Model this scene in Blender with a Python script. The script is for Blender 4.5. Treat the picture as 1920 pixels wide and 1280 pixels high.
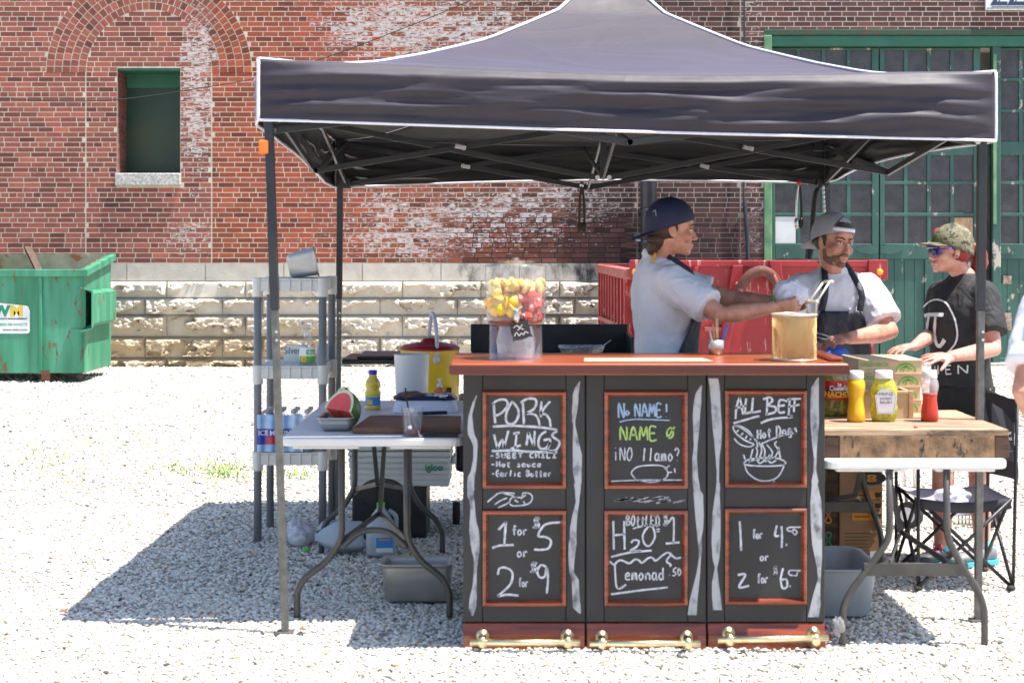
import bpy, bmesh, math, random
import numpy as np
from mathutils import Vector as V, Matrix as MX, Quaternion
from mathutils.bvhtree import BVHTree
random.seed(7); np.random.seed(7)
S = bpy.context.scene
for o in list(S.objects): bpy.data.objects.remove(o)
R = math.radians
# ---------------------------------------------------------------- camera, sky, sun, exposure
F = 2950.0                                     # focal length in pixels of the 1920 wide photograph
cam = bpy.data.cameras.new('camera'); CO = bpy.data.objects.new('camera', cam); S.collection.objects.link(CO)
cam.sensor_width = 36; cam.lens = F/1920*36; cam.shift_y = -0.0938; cam.clip_end = 500; cam.clip_start = .05
CO.location = (0, 0, 1.6); CO.rotation_euler = (R(90), 0, 0); S.camera = CO
cam.dof.use_dof = True; cam.dof.focus_distance = 13; cam.dof.aperture_fstop = 5.6
SUNV = V((.37, -.09, 1)).normalized()
W = bpy.data.worlds.new('World'); S.world = W; W.use_nodes = True
nt = W.node_tree; sky = nt.nodes.new('ShaderNodeTexSky'); sky.sky_type = 'NISHITA'; sky.sun_disc = False
sky.sun_elevation = math.asin(SUNV.z); sky.sun_rotation = math.atan2(SUNV.x, SUNV.y)
nt.links.new(sky.outputs[0], nt.nodes['Background'].inputs[0]); nt.nodes['Background'].inputs[1].default_value = .11
sl = bpy.data.lights.new('sun', 'SUN'); sl.energy = 5; sl.angle = R(.53); sl.color = (1, .95, .88)
so = bpy.data.objects.new('sun', sl); S.collection.objects.link(so)
so.rotation_euler = SUNV.to_track_quat('Z', 'Y').to_euler(); so.location = (4, -2, 12)
S.view_settings.view_transform = 'Standard'; S.view_settings.look = 'None'
S.view_settings.exposure = 1.2; S.view_settings.gamma = 1
S.cycles.use_denoising = True; S.cycles.max_bounces = 8; S.cycles.transparent_max_bounces = 24
S.cycles.caustics_reflective = False; S.cycles.caustics_refractive = False

def P(px, py, d): return V(((px-960)*d/F, d, 1.6-(py-460)*d/F))
def G(px, py):
    d = 1.6*F/(py-460); return V(((px-960)*d/F, d, 0))
def X_(px, d): return (px-960)*d/F
def Z_(py, d): return 1.6-(py-460)*d/F

# ---------------------------------------------------------------- materials
MATS = {}
def node_mat(name):
    m = bpy.data.materials.new(name); m.use_nodes = True
    return m, m.node_tree, m.node_tree.nodes['Principled BSDF']
def L(nt, a, b): nt.links.new(a, b)
def coords(nt, stretch=(1, 1, 1)):
    tc = nt.nodes.new('ShaderNodeTexCoord'); mp = nt.nodes.new('ShaderNodeMapping'); mp.inputs['Scale'].default_value = stretch
    L(nt, tc.outputs['Object'], mp.inputs[0]); return mp.outputs[0]
def noise(nt, vec, scale, detail=4, rough=.55, dist=0):
    n = nt.nodes.new('ShaderNodeTexNoise'); n.inputs['Scale'].default_value = scale; n.inputs['Detail'].default_value = detail
    n.inputs['Roughness'].default_value = rough; n.inputs['Distortion'].default_value = dist
    L(nt, vec, n.inputs['Vector']); return n.outputs[0]
def ramp(nt, fac, stops, interp='LINEAR'):
    r = nt.nodes.new('ShaderNodeValToRGB'); cr = r.color_ramp; cr.interpolation = interp
    while len(cr.elements) < len(stops): cr.elements.new(.5)
    for e, (p, c) in zip(cr.elements, stops):
        e.position = p; e.color = (*c, 1) if not isinstance(c, (int, float)) else (c, c, c, 1)
    L(nt, fac, r.inputs[0]); return r.outputs[0]
def mix(nt, fac, a, b, mode='MIX'):
    m = nt.nodes.new('ShaderNodeMix'); m.data_type = 'RGBA'; m.blend_type = mode
    for i, v in ((0, fac), (6, a), (7, b)):
        if hasattr(v, 'is_linked'): L(nt, v, m.inputs[i])
        else: m.inputs[i].default_value = v if i == 0 else (*v, 1) if len(v) == 3 else v
    return m.outputs[2]
def math_(nt, op, a, b=0., c=None):
    m = nt.nodes.new('ShaderNodeMath'); m.operation = op
    for i, v in enumerate((a, b) if c is None else (a, b, c)):
        if hasattr(v, 'is_linked'): L(nt, v, m.inputs[i])
        else: m.inputs[i].default_value = v
    return m.outputs[0]
def bump(nt, bs, h, strength, dist=.01):
    b = nt.nodes.new('ShaderNodeBump'); b.inputs['Strength'].default_value = strength; b.inputs['Distance'].default_value = dist
    L(nt, h, b.inputs['Height']); L(nt, b.outputs[0], bs.inputs['Normal'])
def pm(name, c, c2=None, scale=6, rough=.5, metal=0, sss=0, bmp=0, bscale=60, stretch=(1, 1, 1), lo=.35, hi=.65, rv=.1, coat=0, dist=.004, spec=None, detail=4, fold=0, fst=(1, 1, .62), sheen=0, worn=None, wornlo=.62, wornscale=9, wstretch=(1,1,1), trans=0):
    """procedural surface: two tones mixed by noise, uneven gloss, fine relief, optional worn patches of a third colour"""
    m, nt, bs = node_mat(name); v = coords(nt, stretch)
    if c2 is None: c2 = tuple(x*.82 for x in c)
    n = noise(nt, v, scale, detail)
    col = ramp(nt, n, [(lo, c), (hi, c2)])
    if worn:
        wv = coords(nt, wstretch); w = noise(nt, wv, wornscale, 8, .65)
        col = mix(nt, ramp(nt, w, [(wornlo, 0), (wornlo+.04, 1)]), col, worn)
    L(nt, col, bs.inputs['Base Color'])
    L(nt, math_(nt, 'MULTIPLY_ADD', noise(nt, v, scale*4, 3), rv*2, rough-rv), bs.inputs['Roughness'])
    bs.inputs['Metallic'].default_value = metal
    if coat: bs.inputs['Coat Weight'].default_value = coat; bs.inputs['Coat Roughness'].default_value = .12
    if spec is not None: bs.inputs['Specular IOR Level'].default_value = spec
    if sss: bs.inputs['Subsurface Weight'].default_value = sss; bs.inputs['Subsurface Radius'].default_value = (.012, .005, .003); bs.inputs['Subsurface Scale'].default_value = 1
    if sheen: bs.inputs['Sheen Weight'].default_value = sheen; bs.inputs['Sheen Roughness'].default_value = .35; bs.inputs['Sheen Tint'].default_value = (.9, .74, .97, 1)
    if trans: bs.inputs['Transmission Weight'].default_value = trans
    if fold:
        fv = coords(nt, fst); r1 = noise(nt, fv, fold, 2, .5, 1.6); r2 = noise(nt, fv, fold*2.3, 2, .5, 1.2)
        rg = lambda n_: math_(nt, 'POWER', math_(nt, 'SUBTRACT', 1., math_(nt, 'ABSOLUTE', math_(nt, 'MULTIPLY_ADD', n_, 4., -2.))), 2.)
        bump(nt, bs, math_(nt, 'MULTIPLY_ADD', rg(r2), .4, math_(nt, 'ADD', rg(r1), noise(nt, v, fold*.8, 2))), bmp, .03)
    elif bmp: bump(nt, bs, noise(nt, v, bscale, 5), bmp, dist)
    MATS[name] = m; return m
def clear_mat(name, tint, gloss=.12, opaque=.1, rough=.05):
    """thin clear plastic or glass: see-through with a weak tint, a haze of solid colour and a gloss"""
    m = bpy.data.materials.new(name); m.use_nodes = True; nt = m.node_tree; nt.nodes.clear()
    out = nt.nodes.new('ShaderNodeOutputMaterial'); t = nt.nodes.new('ShaderNodeBsdfTransparent'); t.inputs[0].default_value = (*tint, 1)
    d = nt.nodes.new('ShaderNodeBsdfPrincipled'); d.inputs['Base Color'].default_value = (*[min(1, x*.95) for x in tint], 1); d.inputs['Roughness'].default_value = .3
    g = nt.nodes.new('ShaderNodeBsdfGlossy'); g.inputs['Roughness'].default_value = rough
    lw = nt.nodes.new('ShaderNodeLayerWeight'); lw.inputs[0].default_value = .35
    m1 = nt.nodes.new('ShaderNodeMixShader'); m2 = nt.nodes.new('ShaderNodeMixShader')
    v = coords(nt); n = noise(nt, v, 12, 3)
    L(nt, math_(nt, 'MULTIPLY_ADD', n, opaque, opaque*.5), m1.inputs[0]); L(nt, t.outputs[0], m1.inputs[1]); L(nt, d.outputs[0], m1.inputs[2])
    L(nt, math_(nt, 'MULTIPLY_ADD', lw.outputs['Facing'], gloss*4, gloss*.4), m2.inputs[0]); L(nt, m1.outputs[0], m2.inputs[1]); L(nt, g.outputs[0], m2.inputs[2])
    L(nt, m2.outputs[0], out.inputs[0]); MATS[name] = m; return m
# ---------------------------------------------------------------- mesh collector
ORG = {}
def frame_for(t):
    t = t.normalized(); a = V((0, 0, 1)) if abs(t.z) < .9 else V((0, 1, 0))
    x = t.cross(a).normalized(); return x, x.cross(t).normalized()
class MB:
    def __init__(s): s.v = []; s.f = []; s.mi = []; s.sm = []
    def add(s, vs, fs, mi=0, sm=False):
        b = len(s.v); s.v += [tuple(v) for v in vs]; s.f += [tuple(i+b for i in f) for f in fs]
        s.mi += [mi]*len(fs); s.sm += [sm]*len(fs); return s
    def box(s, x0, x1, y0, y1, z0, z1, mi=0, m=None):
        vs = [V((x, y, z)) for z in (z0, z1) for y in (y0, y1) for x in (x0, x1)]
        if m is not None: vs = [m @ v for v in vs]
        return s.add(vs, [(0, 2, 3, 1), (4, 5, 7, 6), (0, 1, 5, 4), (2, 6, 7, 3), (0, 4, 6, 2), (1, 3, 7, 5)], mi)
    def bar(s, p, q, w, h, mi=0, up=V((0, 0, 1))):
        p = V(p); q = V(q); t = (q-p).normalized(); a = up if abs(t.dot(up)) < .95 else V((0, 1, 0))
        x = t.cross(a).normalized()*w/2; y = x.cross(t).normalized()*h/2
        vs = [c+i*x+j*y for c in (p, q) for i, j in ((-1, -1), (1, -1), (1, 1), (-1, 1))]
        return s.add(vs, [(3, 2, 1, 0), (4, 5, 6, 7), (0, 1, 5, 4), (1, 2, 6, 5), (2, 3, 7, 6), (3, 0, 4, 7)], mi)
    def tube(s, pts, r, n=8, mi=0, cap=True, closed=False, flat=1.0):
        pts = [V(p) for p in pts]; k = len(pts); rs = r if isinstance(r, (list, tuple)) else [r]*k
        vs = []; x = None
        for i, p in enumerate(pts):
            if closed: t = pts[(i+1) % k]-pts[i-1]
            else: t = pts[min(i+1, k-1)]-pts[max(i-1, 0)]
            t = t.normalized() if t.length > 1e-9 else V((0, 0, 1))
            if x is None: x, y = frame_for(t)
            else:
                x = (x-t*x.dot(t)); x = x.normalized() if x.length > 1e-6 else frame_for(t)[0]; y = x.cross(t).normalized()
            for j in range(n):
                a = 2*math.pi*j/n; vs.append(p+(x*math.cos(a)+y*math.sin(a)*flat)*rs[i])
        fs = []
        for i in range(k if closed else k-1):
            for j in range(n):
                a, b = i*n+j, i*n+(j+1) % n; c, d = ((i+1) % k)*n+(j+1) % n, ((i+1) % k)*n+j
                fs.append((a, d, c, b))
        s.add(vs, fs, mi, True)
        if cap and not closed:
            b = len(s.v)-k*n
            s.f += [tuple(b+j for j in range(n)), tuple(b+(k-1)*n+n-1-j for j in range(n))]; s.mi += [mi, mi]; s.sm += [False, False]
        return s
    def cyl(s, p, q, r, r2=None, n=16, mi=0): return s.tube([p, q], [r, r if r2 is None else r2], n, mi)
    def lathe(s, prof, c, n=28, mi=0, sy=1.0, m=None, sq=0, cap=False):
        c = V(c); vs = []
        for r, z in prof:
            for j in range(n):
                a = 2*math.pi*j/n; k = 1/max(abs(math.cos(a)), abs(math.sin(a))) if sq else 1; k = 1+(k-1)*sq
                p = V((r*k*math.cos(a), r*k*sy*math.sin(a), z)); vs.append((m @ p if m is not None else p)+c)
        fs = [(i*n+j, i*n+(j+1) % n, (i+1)*n+(j+1) % n, (i+1)*n+j) for i in range(len(prof)-1) for j in range(n)]
        s.add(vs, fs, mi, True)
        if cap:
            b = len(s.v)-len(vs); s.f += [tuple(b+n-1-j for j in range(n)), tuple(b+len(vs)-n+j for j in range(n))]; s.mi += [mi]*2; s.sm += [False]*2
        return s
    def ell(s, c, r, m=None, n=16, k=10, mi=0, sm=True):
        c = V(c); r = (r, r, r) if isinstance(r, (int, float)) else r; vs = []
        rows = [V((0, 0, -1))]+[V((math.cos(b)*math.cos(2*math.pi*j/n), math.cos(b)*math.sin(2*math.pi*j/n), math.sin(b))) for b in [math.pi*(i/k-.5) for i in range(1, k)] for j in range(n)]+[V((0, 0, 1))]
        for v in rows:
            v = V((v.x*r[0], v.y*r[1], v.z*r[2])); vs.append((m @ v if m is not None else v)+c)
        fs = [(0, 1+(j+1) % n, 1+j) for j in range(n)]
        for i in range(k-2):
            for j in range(n): a = 1+i*n+j; b = 1+i*n+(j+1) % n; fs.append((a, b, b+n, a+n))
        e = len(rows)-1; fs += [(e, e-n+j, e-n+(j+1) % n) for j in range(n)]
        return s.add(vs, fs, mi, sm)
    def grid(s, nu, nv, fn, mi=0, sm=True):
        vs = [fn(i/nu, j/nv) for j in range(nv+1) for i in range(nu+1)]
        return s.add(vs, [(j*(nu+1)+i, j*(nu+1)+i+1, (j+1)*(nu+1)+i+1, (j+1)*(nu+1)+i) for j in range(nv) for i in range(nu)], mi, sm)
    def prism(s, poly, fn, d0, d1, mi=0):
        """2-D outline, extruded from depth d0 to d1; fn(u, v, d) gives the point"""
        n = len(poly); vs = [fn(u, v, d0) for u, v in poly]+[fn(u, v, d1) for u, v in poly]
        return s.add(vs, [tuple(range(n)), tuple(range(2*n-1, n-1, -1))]+[(i, i+n, (i+1) % n+n, (i+1) % n) for i in range(n)], mi)
    def ribbon(s, pts, w, nrm, mi=0):
        """flat stroke with rounded thickness along a line lying on a surface with normal nrm (or one per point)"""
        pts = [V(p) for p in pts]; k = len(pts); vs = []
        for i, p in enumerate(pts):
            t = (pts[min(i+1, k-1)]-pts[max(i-1, 0)]); t = t.normalized() if t.length > 1e-9 else V((1, 0, 0))
            n = nrm[i] if isinstance(nrm, list) else nrm; x = t.cross(n).normalized()*w/2*random.uniform(.85, 1.12); vs += [p-x, p+x]
        return s.add(vs, [(2*i, 2*i+1, 2*i+3, 2*i+2) for i in range(k-1)], mi)
    def build(s, name, mat, parent=None, bevel=0, bseg=2, sub=0, remesh=0, smooth=0, solid=0, tagd=None, origin=None, shade=None, disp=None):
        vs = s.v
        if parent is not None: org = ORG[parent]
        else:
            a = np.array(vs); org = V(((a[:, 0].min()+a[:, 0].max())/2, (a[:, 1].min()+a[:, 1].max())/2, a[:, 2].min())) if origin is None else V(origin)
        me = bpy.data.meshes.new(name); me.from_pydata([(v[0]-org.x, v[1]-org.y, v[2]-org.z) for v in vs], [], s.f)
        mats = mat if isinstance(mat, (list, tuple)) else [mat]
        for m in mats: me.materials.append(MATS[m] if isinstance(m, str) else m)
        me.polygons.foreach_set('material_index', s.mi); me.polygons.foreach_set('use_smooth', s.sm if shade is None else [shade]*len(s.f))
        o = bpy.data.objects.new(name, me); S.collection.objects.link(o); ORG[o] = org
        if parent is not None: o.parent = parent
        else: o.location = org
        if remesh:
            m = o.modifiers.new('remesh', 'REMESH'); m.mode = 'VOXEL'; m.voxel_size = remesh; m.use_smooth_shade = True
        if smooth:
            m = o.modifiers.new('smooth', 'SMOOTH'); m.factor = .5; m.iterations = smooth
        if sub:
            m = o.modifiers.new('sub', 'SUBSURF'); m.levels = sub; m.render_levels = sub
        if solid:
            m = o.modifiers.new('solid', 'SOLIDIFY'); m.thickness = solid; m.offset = 0
        if bevel:
            m = o.modifiers.new('bevel', 'BEVEL'); m.width = bevel; m.segments = bseg; m.limit_method = 'ANGLE'; m.angle_limit = R(40)
        if disp:
            tx = bpy.data.textures.new(name, 'CLOUDS'); tx.noise_scale = disp[1]; m = o.modifiers.new('disp', 'DISPLACE'); m.texture = tx; m.strength = disp[0]; m.texture_coords = 'LOCAL'
        if tagd: tag(o, *tagd)
        return o
def tag(o, label=None, cat=None, group=None, kind=None):
    for k, v in (('label', label), ('category', cat), ('group', group), ('kind', kind)):
        if v: o[k] = v
    return o
def thing(name, label, cat, loc, group=None):
    o = bpy.data.objects.new(name, None); S.collection.objects.link(o); o.empty_display_size = .1; o.location = loc; ORG[o] = V(loc)
    return tag(o, label, cat, group)
def copy_tree(o, parent=None):
    c = o.copy(); S.collection.objects.link(c); c.parent = parent; ORG[c] = ORG[o]
    for ch in [x for x in S.objects if x.parent == o]: copy_tree(ch, c)
    return c
def spline(pts, n=6):
    pts = [V(p) for p in pts]; out = []
    for i in range(len(pts)-1):
        a = pts[max(i-1, 0)]; b = pts[i]; c = pts[i+1]; d = pts[min(i+2, len(pts)-1)]
        for k in range(n):
            t = k/n; out.append(.5*((2*b)+(c-a)*t+(2*a-5*b+4*c-d)*t*t+(3*b-a-3*c+d)*t**3))
    return out+[pts[-1]]
def text_geo(txt, size, fn, bold=0.0, sx=1.0, align='LEFT'):
    """letters as flat faces mapped through fn(u, v)"""
    cu = bpy.data.curves.new('t', 'FONT'); cu.body = txt; cu.size = size; cu.offset = bold; cu.align_x = align; cu.resolution_u = 3
    o = bpy.data.objects.new('t', cu); S.collection.objects.link(o)
    me = bpy.data.meshes.new_from_object(o.evaluated_get(bpy.context.evaluated_depsgraph_get()))
    vs = [fn(v.co.x*sx, v.co.y) for v in me.vertices]; fs = [tuple(p.vertices) for p in me.polygons]
    bpy.data.objects.remove(o); bpy.data.curves.remove(cu); bpy.data.meshes.remove(me)
    return vs, fs
# value noise
def vnoise(x, y, seed=0):
    x = np.asarray(x, float); y = np.asarray(y, float); xi = np.floor(x).astype(int); yi = np.floor(y).astype(int); fx = x-xi; fy = y-yi
    fx = fx*fx*(3-2*fx); fy = fy*fy*(3-2*fy)
    h = lambda a, b: np.modf(np.abs(np.sin(a*127.1+b*311.7+seed*74.7)*43758.5453))[0]
    return (h(xi, yi)*(1-fx)+h(xi+1, yi)*fx)*(1-fy)+(h(xi, yi+1)*(1-fx)+h(xi+1, yi+1)*fx)*fy
def fbm(x, y, seed=0, o=4):
    return sum(vnoise(np.asarray(x)*2**i, np.asarray(y)*2**i, seed+i)*.5**(i+1) for i in range(o))
# ---------------------------------------------------------------- material library
pm('white_plastic', (.74, .74, .74), (.68, .68, .69), 5, .42, bmp=.05)
pm('grey_plastic', (.22, .225, .24), (.17, .175, .19), 5, .5)
pm('shelf_plastic', (.72, .7, .66), (.62, .61, .58), 4, .5, bmp=.06)
pm('black_metal', (.018, .018, .021), (.03, .03, .033), 12, .42, .3, rv=.12, bmp=.05)
pm('tent_steel', (.02, .021, .026), (.03, .031, .036), 9, .38, .2)
pm('worn_steel', (.16, .155, .145), (.1, .1, .095), 25, .5, .4, bmp=.1)
pm('silver', (.62, .62, .63), (.5, .5, .51), 14, .3, 1)
pm('stainless', (.5, .49, .47), (.42, .41, .4), 4, .42, .7, stretch=(1, 1, 6), bmp=.03)
pm('foil', (.7, .7, .72), (.6, .6, .62), 30, .25, 1, bmp=.5, bscale=90)
pm('brass', (.85, .74, .48), (.7, .58, .34), 16, .33, 1)
pm('table_grey', (.085, .08, .075), (.06, .058, .055), 12, .45, .2)
pm('rubber', (.02, .02, .02), (.035, .035, .035), 20, .8)
pm('orange_tag', (.9, .2, .03), (.8, .15, .02), 8, .6)
pm('fabric_navy', (.026, .02, .031), (.02, .015, .024), 3, .6, bmp=.1, fold=2.2, fst=(.32, .5, 1.5), sheen=.55, rv=.06)
pm('tent_underside_shade', (.022, .021, .022), (.03, .029, .03), 3, .8)  # canopy underside: the shade beneath the roof is put into this near-black colour
pm('trim_white', (.78, .78, .86), (.68, .68, .78), 30, .6, bmp=.1)
pm('mahogany', (.32, .065, .02), (.13, .02, .008), 3, .28, stretch=(1.2, 8, 14), coat=.5, bmp=.04)
pm('mahogany_shaded', (.1, .017, .009), (.06, .011, .007), 3, .4, stretch=(1.2, 10, 10))  # mahogany darkened to stand for the unlit front edge
pm('mahogany_top', (.36, .075, .02), (.22, .04, .012), 3, .34, stretch=(1.2, 10, 10), coat=.25)
pm('chalk_bone', (.42, .43, .46), (.12, .12, .135), 30, .9, stretch=(1, 1, .6), lo=.47, hi=.7, detail=9)
pm('chalk_black', (.027, .0255, .026), (.036, .035, .035), 4, .7, bmp=.08, bscale=120)
pm('chalk_panel', (.022, .0215, .023), (.05, .05, .052), 3, .62, lo=.45, hi=.85, bmp=.03)
pm('chalk_white', (.6, .62, .68), (.38, .4, .45), 55, .9, lo=.4, hi=.68)
pm('chalk_smear', (.42, .44, .49), (.1, .1, .11), 60, .9, lo=.35, hi=.7)
pm('chalk_blue', (.35, .48, .68), (.25, .36, .52), 55, .9)
pm('chalk_green', (.45, .62, .18), (.3, .42, .12), 55, .9)
pm('pale_strip_tone', (.6, .53, .34), (.54, .47, .29), 6, .5)
pm('door_green', (.045, .13, .102), (.03, .085, .07), 3, .6, stretch=(1, 1, .3), bmp=.25, bscale=70, worn=(.5, .44, .38), wornlo=.6, wornscale=5, wstretch=(1, 1, .55))
pm('door_green_dark', (.022, .115, .075), (.03, .145, .095), 3, .65, bmp=.2)
pm('jamb_green', (.19, .34, .17), (.1, .22, .12), 5, .7, bmp=.2)
pm('dark_glass', (.034, .033, .04), (.06, .058, .066), 7, .3, bmp=.15, bscale=90)
pm('white_board', (.72, .72, .74), None, 4, .5)
pm('plywood', (.5, .34, .2), (.34, .21, .12), 5, .7, stretch=(8, 1, 1))
pm('rust', (.19, .075, .035), (.1, .045, .025), 12, .85, bmp=.3)
pm('hinge_iron', (.5, .38, .3), (.2, .12, .08), 14, .75, bmp=.2)
pm('window_green', (.008, .036, .022), (.04, .06, .022), 1.3, .45, lo=.42, hi=.7)
pm('limestone', (.5, .45, .38), (.42, .36, .28), 2, .9, bmp=.35, bscale=45, dist=.008)
pm('sill_stone', (.6, .58, .54), (.3, .29, .27), 40, .9, bmp=.5, bscale=50)
pm('dumpster_green', (.024, .19, .1), (.07, .31, .19), 3.2, .5, stretch=(2, 2, .22), detail=7, bmp=.05, worn=(.14, .08, .045), wornlo=.6, wornscale=6, wstretch=(1.5, 1.5, .5))
pm('dumpster_inside', (.42, .38, .27), (.2, .2, .12), 3, .8, worn=(.28, .1, .035), wornlo=.55, wornscale=4)
pm('trailer_red', (.36, .024, .028), (.28, .016, .02), 3, .42, bmp=.06, worn=(.5, .24, .22), wornlo=.6, wornscale=11, wstretch=(1.6, 1, .35))
pm('trailer_pink', (.42, .15, .13), (.34, .08, .07), 6, .7, bmp=.1)
pm('rust_red', (.17, .042, .03), (.07, .035, .028), 9, .75, bmp=.3)
pm('amber', (.95, .38, .02), (.85, .3, .02), 10, .3)
pm('sticker_white', (.8, .82, .82), (.7, .73, .73), 6, .4)
pm('ink_green', (.02, .3, .16), None, 6, .5); pm('ink_yellow', (.85, .6, .05), None, 6, .5); pm('ink_dark', (.03, .05, .1), None, 6, .5)
pm('ink_black', (.02, .02, .02), None, 6, .6); pm('ink_white', (.8, .8, .8), None, 6, .6); pm('ink_red', (.6, .03, .03), None, 6, .5)
pm('ink_orange', (.75, .3, .03), None, 6, .6); pm('ink_blue', (.03, .12, .5), None, 6, .5); pm('ink_lime', (.16, .42, .06), None, 6, .6)
pm('pipe_black', (.025, .03, .042), (.04, .045, .06), 5, .4, bmp=.05)
pm('wood_old', (.3, .175, .09), (.09, .05, .027), 4, .75, stretch=(5, 6, 4), lo=.34, hi=.7, detail=9, bmp=.5, bscale=25, dist=.006, worn=(.045, .03, .02), wornlo=.56, wornscale=6, wstretch=(2.6, 1, 1.2))
pm('wood_old_top', (.5, .34, .22), (.2, .115, .07), 3, .7, worn=(.12, .08, .055), wornlo=.57, wornscale=5, wstretch=(.8, 9, 1), stretch=(1.2, 16, 10), bmp=.35, bscale=25)
pm('wood_dark', (.035, .018, .01), (.1, .048, .024), 5, .7, stretch=(2, 8, 9), bmp=.3)
pm('wood_pale', (.62, .42, .23), (.5, .31, .16), 4, .65, stretch=(1, 8, 8), bmp=.1)
pm('board_brown', (.22, .1, .055), (.09, .04, .022), 4, .5, stretch=(1, 22, 1), bmp=.1)
pm('cardboard', (.7, .52, .32), (.62, .45, .27), 5, .85, bmp=.08, bscale=120)
pm('cardboard_brown', (.38, .22, .12), (.3, .17, .09), 4, .85, bmp=.08)
pm('cooler_white', (.66, .68, .68), (.58, .6, .6), 3, .45)
pm('cooler_yellow', (.85, .55, .02), (.78, .47, .02), 4, .4); pm('cooler_red', (.32, .012, .02), (.26, .01, .016), 4, .4)
pm('melon_flesh', (.72, .07, .05), (.62, .03, .035), 20, .4); pm('melon_rind', (.02, .07, .02), (.1, .2, .06), 9, .4); pm('melon_white', (.65, .72, .45), None, 9, .5)
pm('oil', (.72, .5, .03), (.66, .42, .02), 3, .2, coat=.6); pm('label_blue', (.03, .2, .6), (.04, .26, .66), 5, .4); pm('cap_blue', (.02, .05, .45), None, 5, .4)
pm('soap_orange', (.75, .16, .03), None, 5, .25)
pm('jug', (.55, .62, .7), (.48, .55, .63), 4, .35, trans=.25); pm('bag_plastic', (.62, .62, .68), (.5, .5, .57), 14, .3, bmp=.5, bscale=40)
pm('cap_lime', (.1, .7, .04), None, 5, .4)
pm('crate_black', (.012, .012, .013), (.02, .02, .022), 9, .5)
pm('tub_grey', (.4, .43, .47), (.34, .37, .41), 4, .5)
pm('bottle_blue', (.2, .4, .75), (.45, .6, .8), 14, .2, coat=.4); pm('pack_red', (.5, .02, .04), (.03, .06, .4), 5, .3, lo=.48, hi=.52)
pm('mustard', (.85, .5, .01), (.78, .43, .01), 6, .3, coat=.3); pm('relish', (.3, .32, .02), (.5, .45, .04), 60, .3, coat=.4, lo=.4, hi=.6)
pm('ketchup', (.6, .03, .008), (.5, .02, .006), 8, .3, coat=.3); pm('pickle', (.34, .3, .05), (.1, .1, .02), 45, .3, coat=.5, lo=.42, hi=.58)
pm('label_red', (.55, .012, .015), None, 4, .4); pm('label_cream', (.74, .72, .74), None, 4, .5)
pm('skin', (.58, .29, .21), (.46, .18, .12), 26, .48, sss=.12, bmp=.12, bscale=150, rv=.06)
pm('skin_fair', (.62, .34, .26), (.54, .22, .16), 26, .48, sss=.12, bmp=.12, bscale=150, rv=.06)
pm('skin_tan', (.58, .3, .2), (.46, .19, .12), 26, .48, sss=.12, bmp=.12, bscale=150, rv=.06)
pm('lips', (.42, .13, .1), None, 20, .45); pm('eye_white', (.7, .68, .66), None, 5, .25); pm('eye_dark', (.02, .013, .01), None, 5, .2)
pm('hair_dark', (.028, .016, .01), (.05, .028, .016), 60, .6, stretch=(1, 1, .2), bmp=.4, bscale=150)
pm('hair_brown', (.035, .018, .01), (.06, .03, .016), 60, .6, stretch=(1, 1, .2), bmp=.4, bscale=150)
pm('beard', (.15, .078, .052), (.22, .115, .08), 400, .75, bmp=.5, bscale=200)
pm('hair_red', (.3, .016, .016), (.17, .008, .01), 50, .5, stretch=(1, 1, .2), bmp=.4, bscale=120)
pm('tee_white', (.7, .7, .76), (.66, .66, .73), 6, .85, bmp=.34, fold=3.2)
pm('tee_black', (.014, .014, .016), (.02, .02, .022), 5, .8, bmp=.28, fold=3.6)
pm('apron', (.01, .012, .024), (.016, .018, .032), 5, .55, bmp=.25, fold=4)
pm('cap_navy', (.01, .012, .045), (.014, .017, .055), 9, .7, bmp=.1, bscale=300); pm('cap_grey', (.36, .355, .4), (.3, .295, .34), 7, .75, bmp=.1, bscale=300)
pm('shorts_black', (.012, .012, .013), None, 5, .8, bmp=.3, bscale=10); pm('trouser_grey', (.07, .07, .08), None, 5, .8, bmp=.3, bscale=10)
pm('shoe_dark', (.035, .035, .045), (.055, .055, .065), 30, .6); pm('shoe_grey', (.25, .25, .28), (.2, .2, .22), 30, .6)
pm('shoe_aqua', (.1, .6, .7), None, 5, .5); pm('lace_pink', (.7, .02, .16), None, 5, .6)
pm('shades_blue', (.015, .03, .55), None, 5, .2, coat=.5); pm('lens', (.01, .01, .012), None, 5, .08)
pm('yellow_piping', (.75, .35, .02), None, 5, .6)
pm('cloth_white', (.72, .72, .8), (.65, .65, .73), 10, .85, bmp=.5, bscale=14, dist=.02)
pm('steel_blue', (.03, .2, .65), None, 5, .5)
pm('chair_fabric', (.022, .021, .027), (.033, .032, .04), 5, .8, bmp=.3, bscale=40); pm('seat_grey', (.42, .4, .46), (.36, .34, .4), 5, .8, bmp=.3, bscale=14)
pm('basket_gold', (.62, .43, .2), (.5, .33, .14), 10, .35, .85); pm('handle_cream', (.7, .66, .55), (.55, .5, .4), 10, .35, .5)
pm('lemon', (.85, .62, .03), None, 9, .4); pm('lemon_flesh', (.82, .6, .2), (.72, .42, .08), 25, .4); pm('lintel_green', (.03, .085, .055), (.05, .06, .035), 5, .8, bmp=.3, worn=(.1, .05, .03), wornlo=.58, wornscale=6)
clear_mat('clear_bottle', (.96, .84, .84), .12, .3)
clear_mat('ice_haze', (.93, .93, .96), .1, .26)
pm('punch', (.16, .012, .012), None, 5, .15); pm('ice', (.8, .8, .8), (.7, .7, .72), 20, .2)
pm('melon_soft', (.7, .09, .06), (.6, .04, .04), 30, .3)
pm('orange_fruit', (.85, .36, .03), (.8, .45, .1), 14, .4)
pm('plate_white', (.86, .86, .86), None, 4, .6); pm('leaf_brown', (.24, .1, .05), (.16, .07, .035), 20, .8); pm('weed', (.2, .29, .08), (.32, .38, .15), 9, .7)
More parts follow.
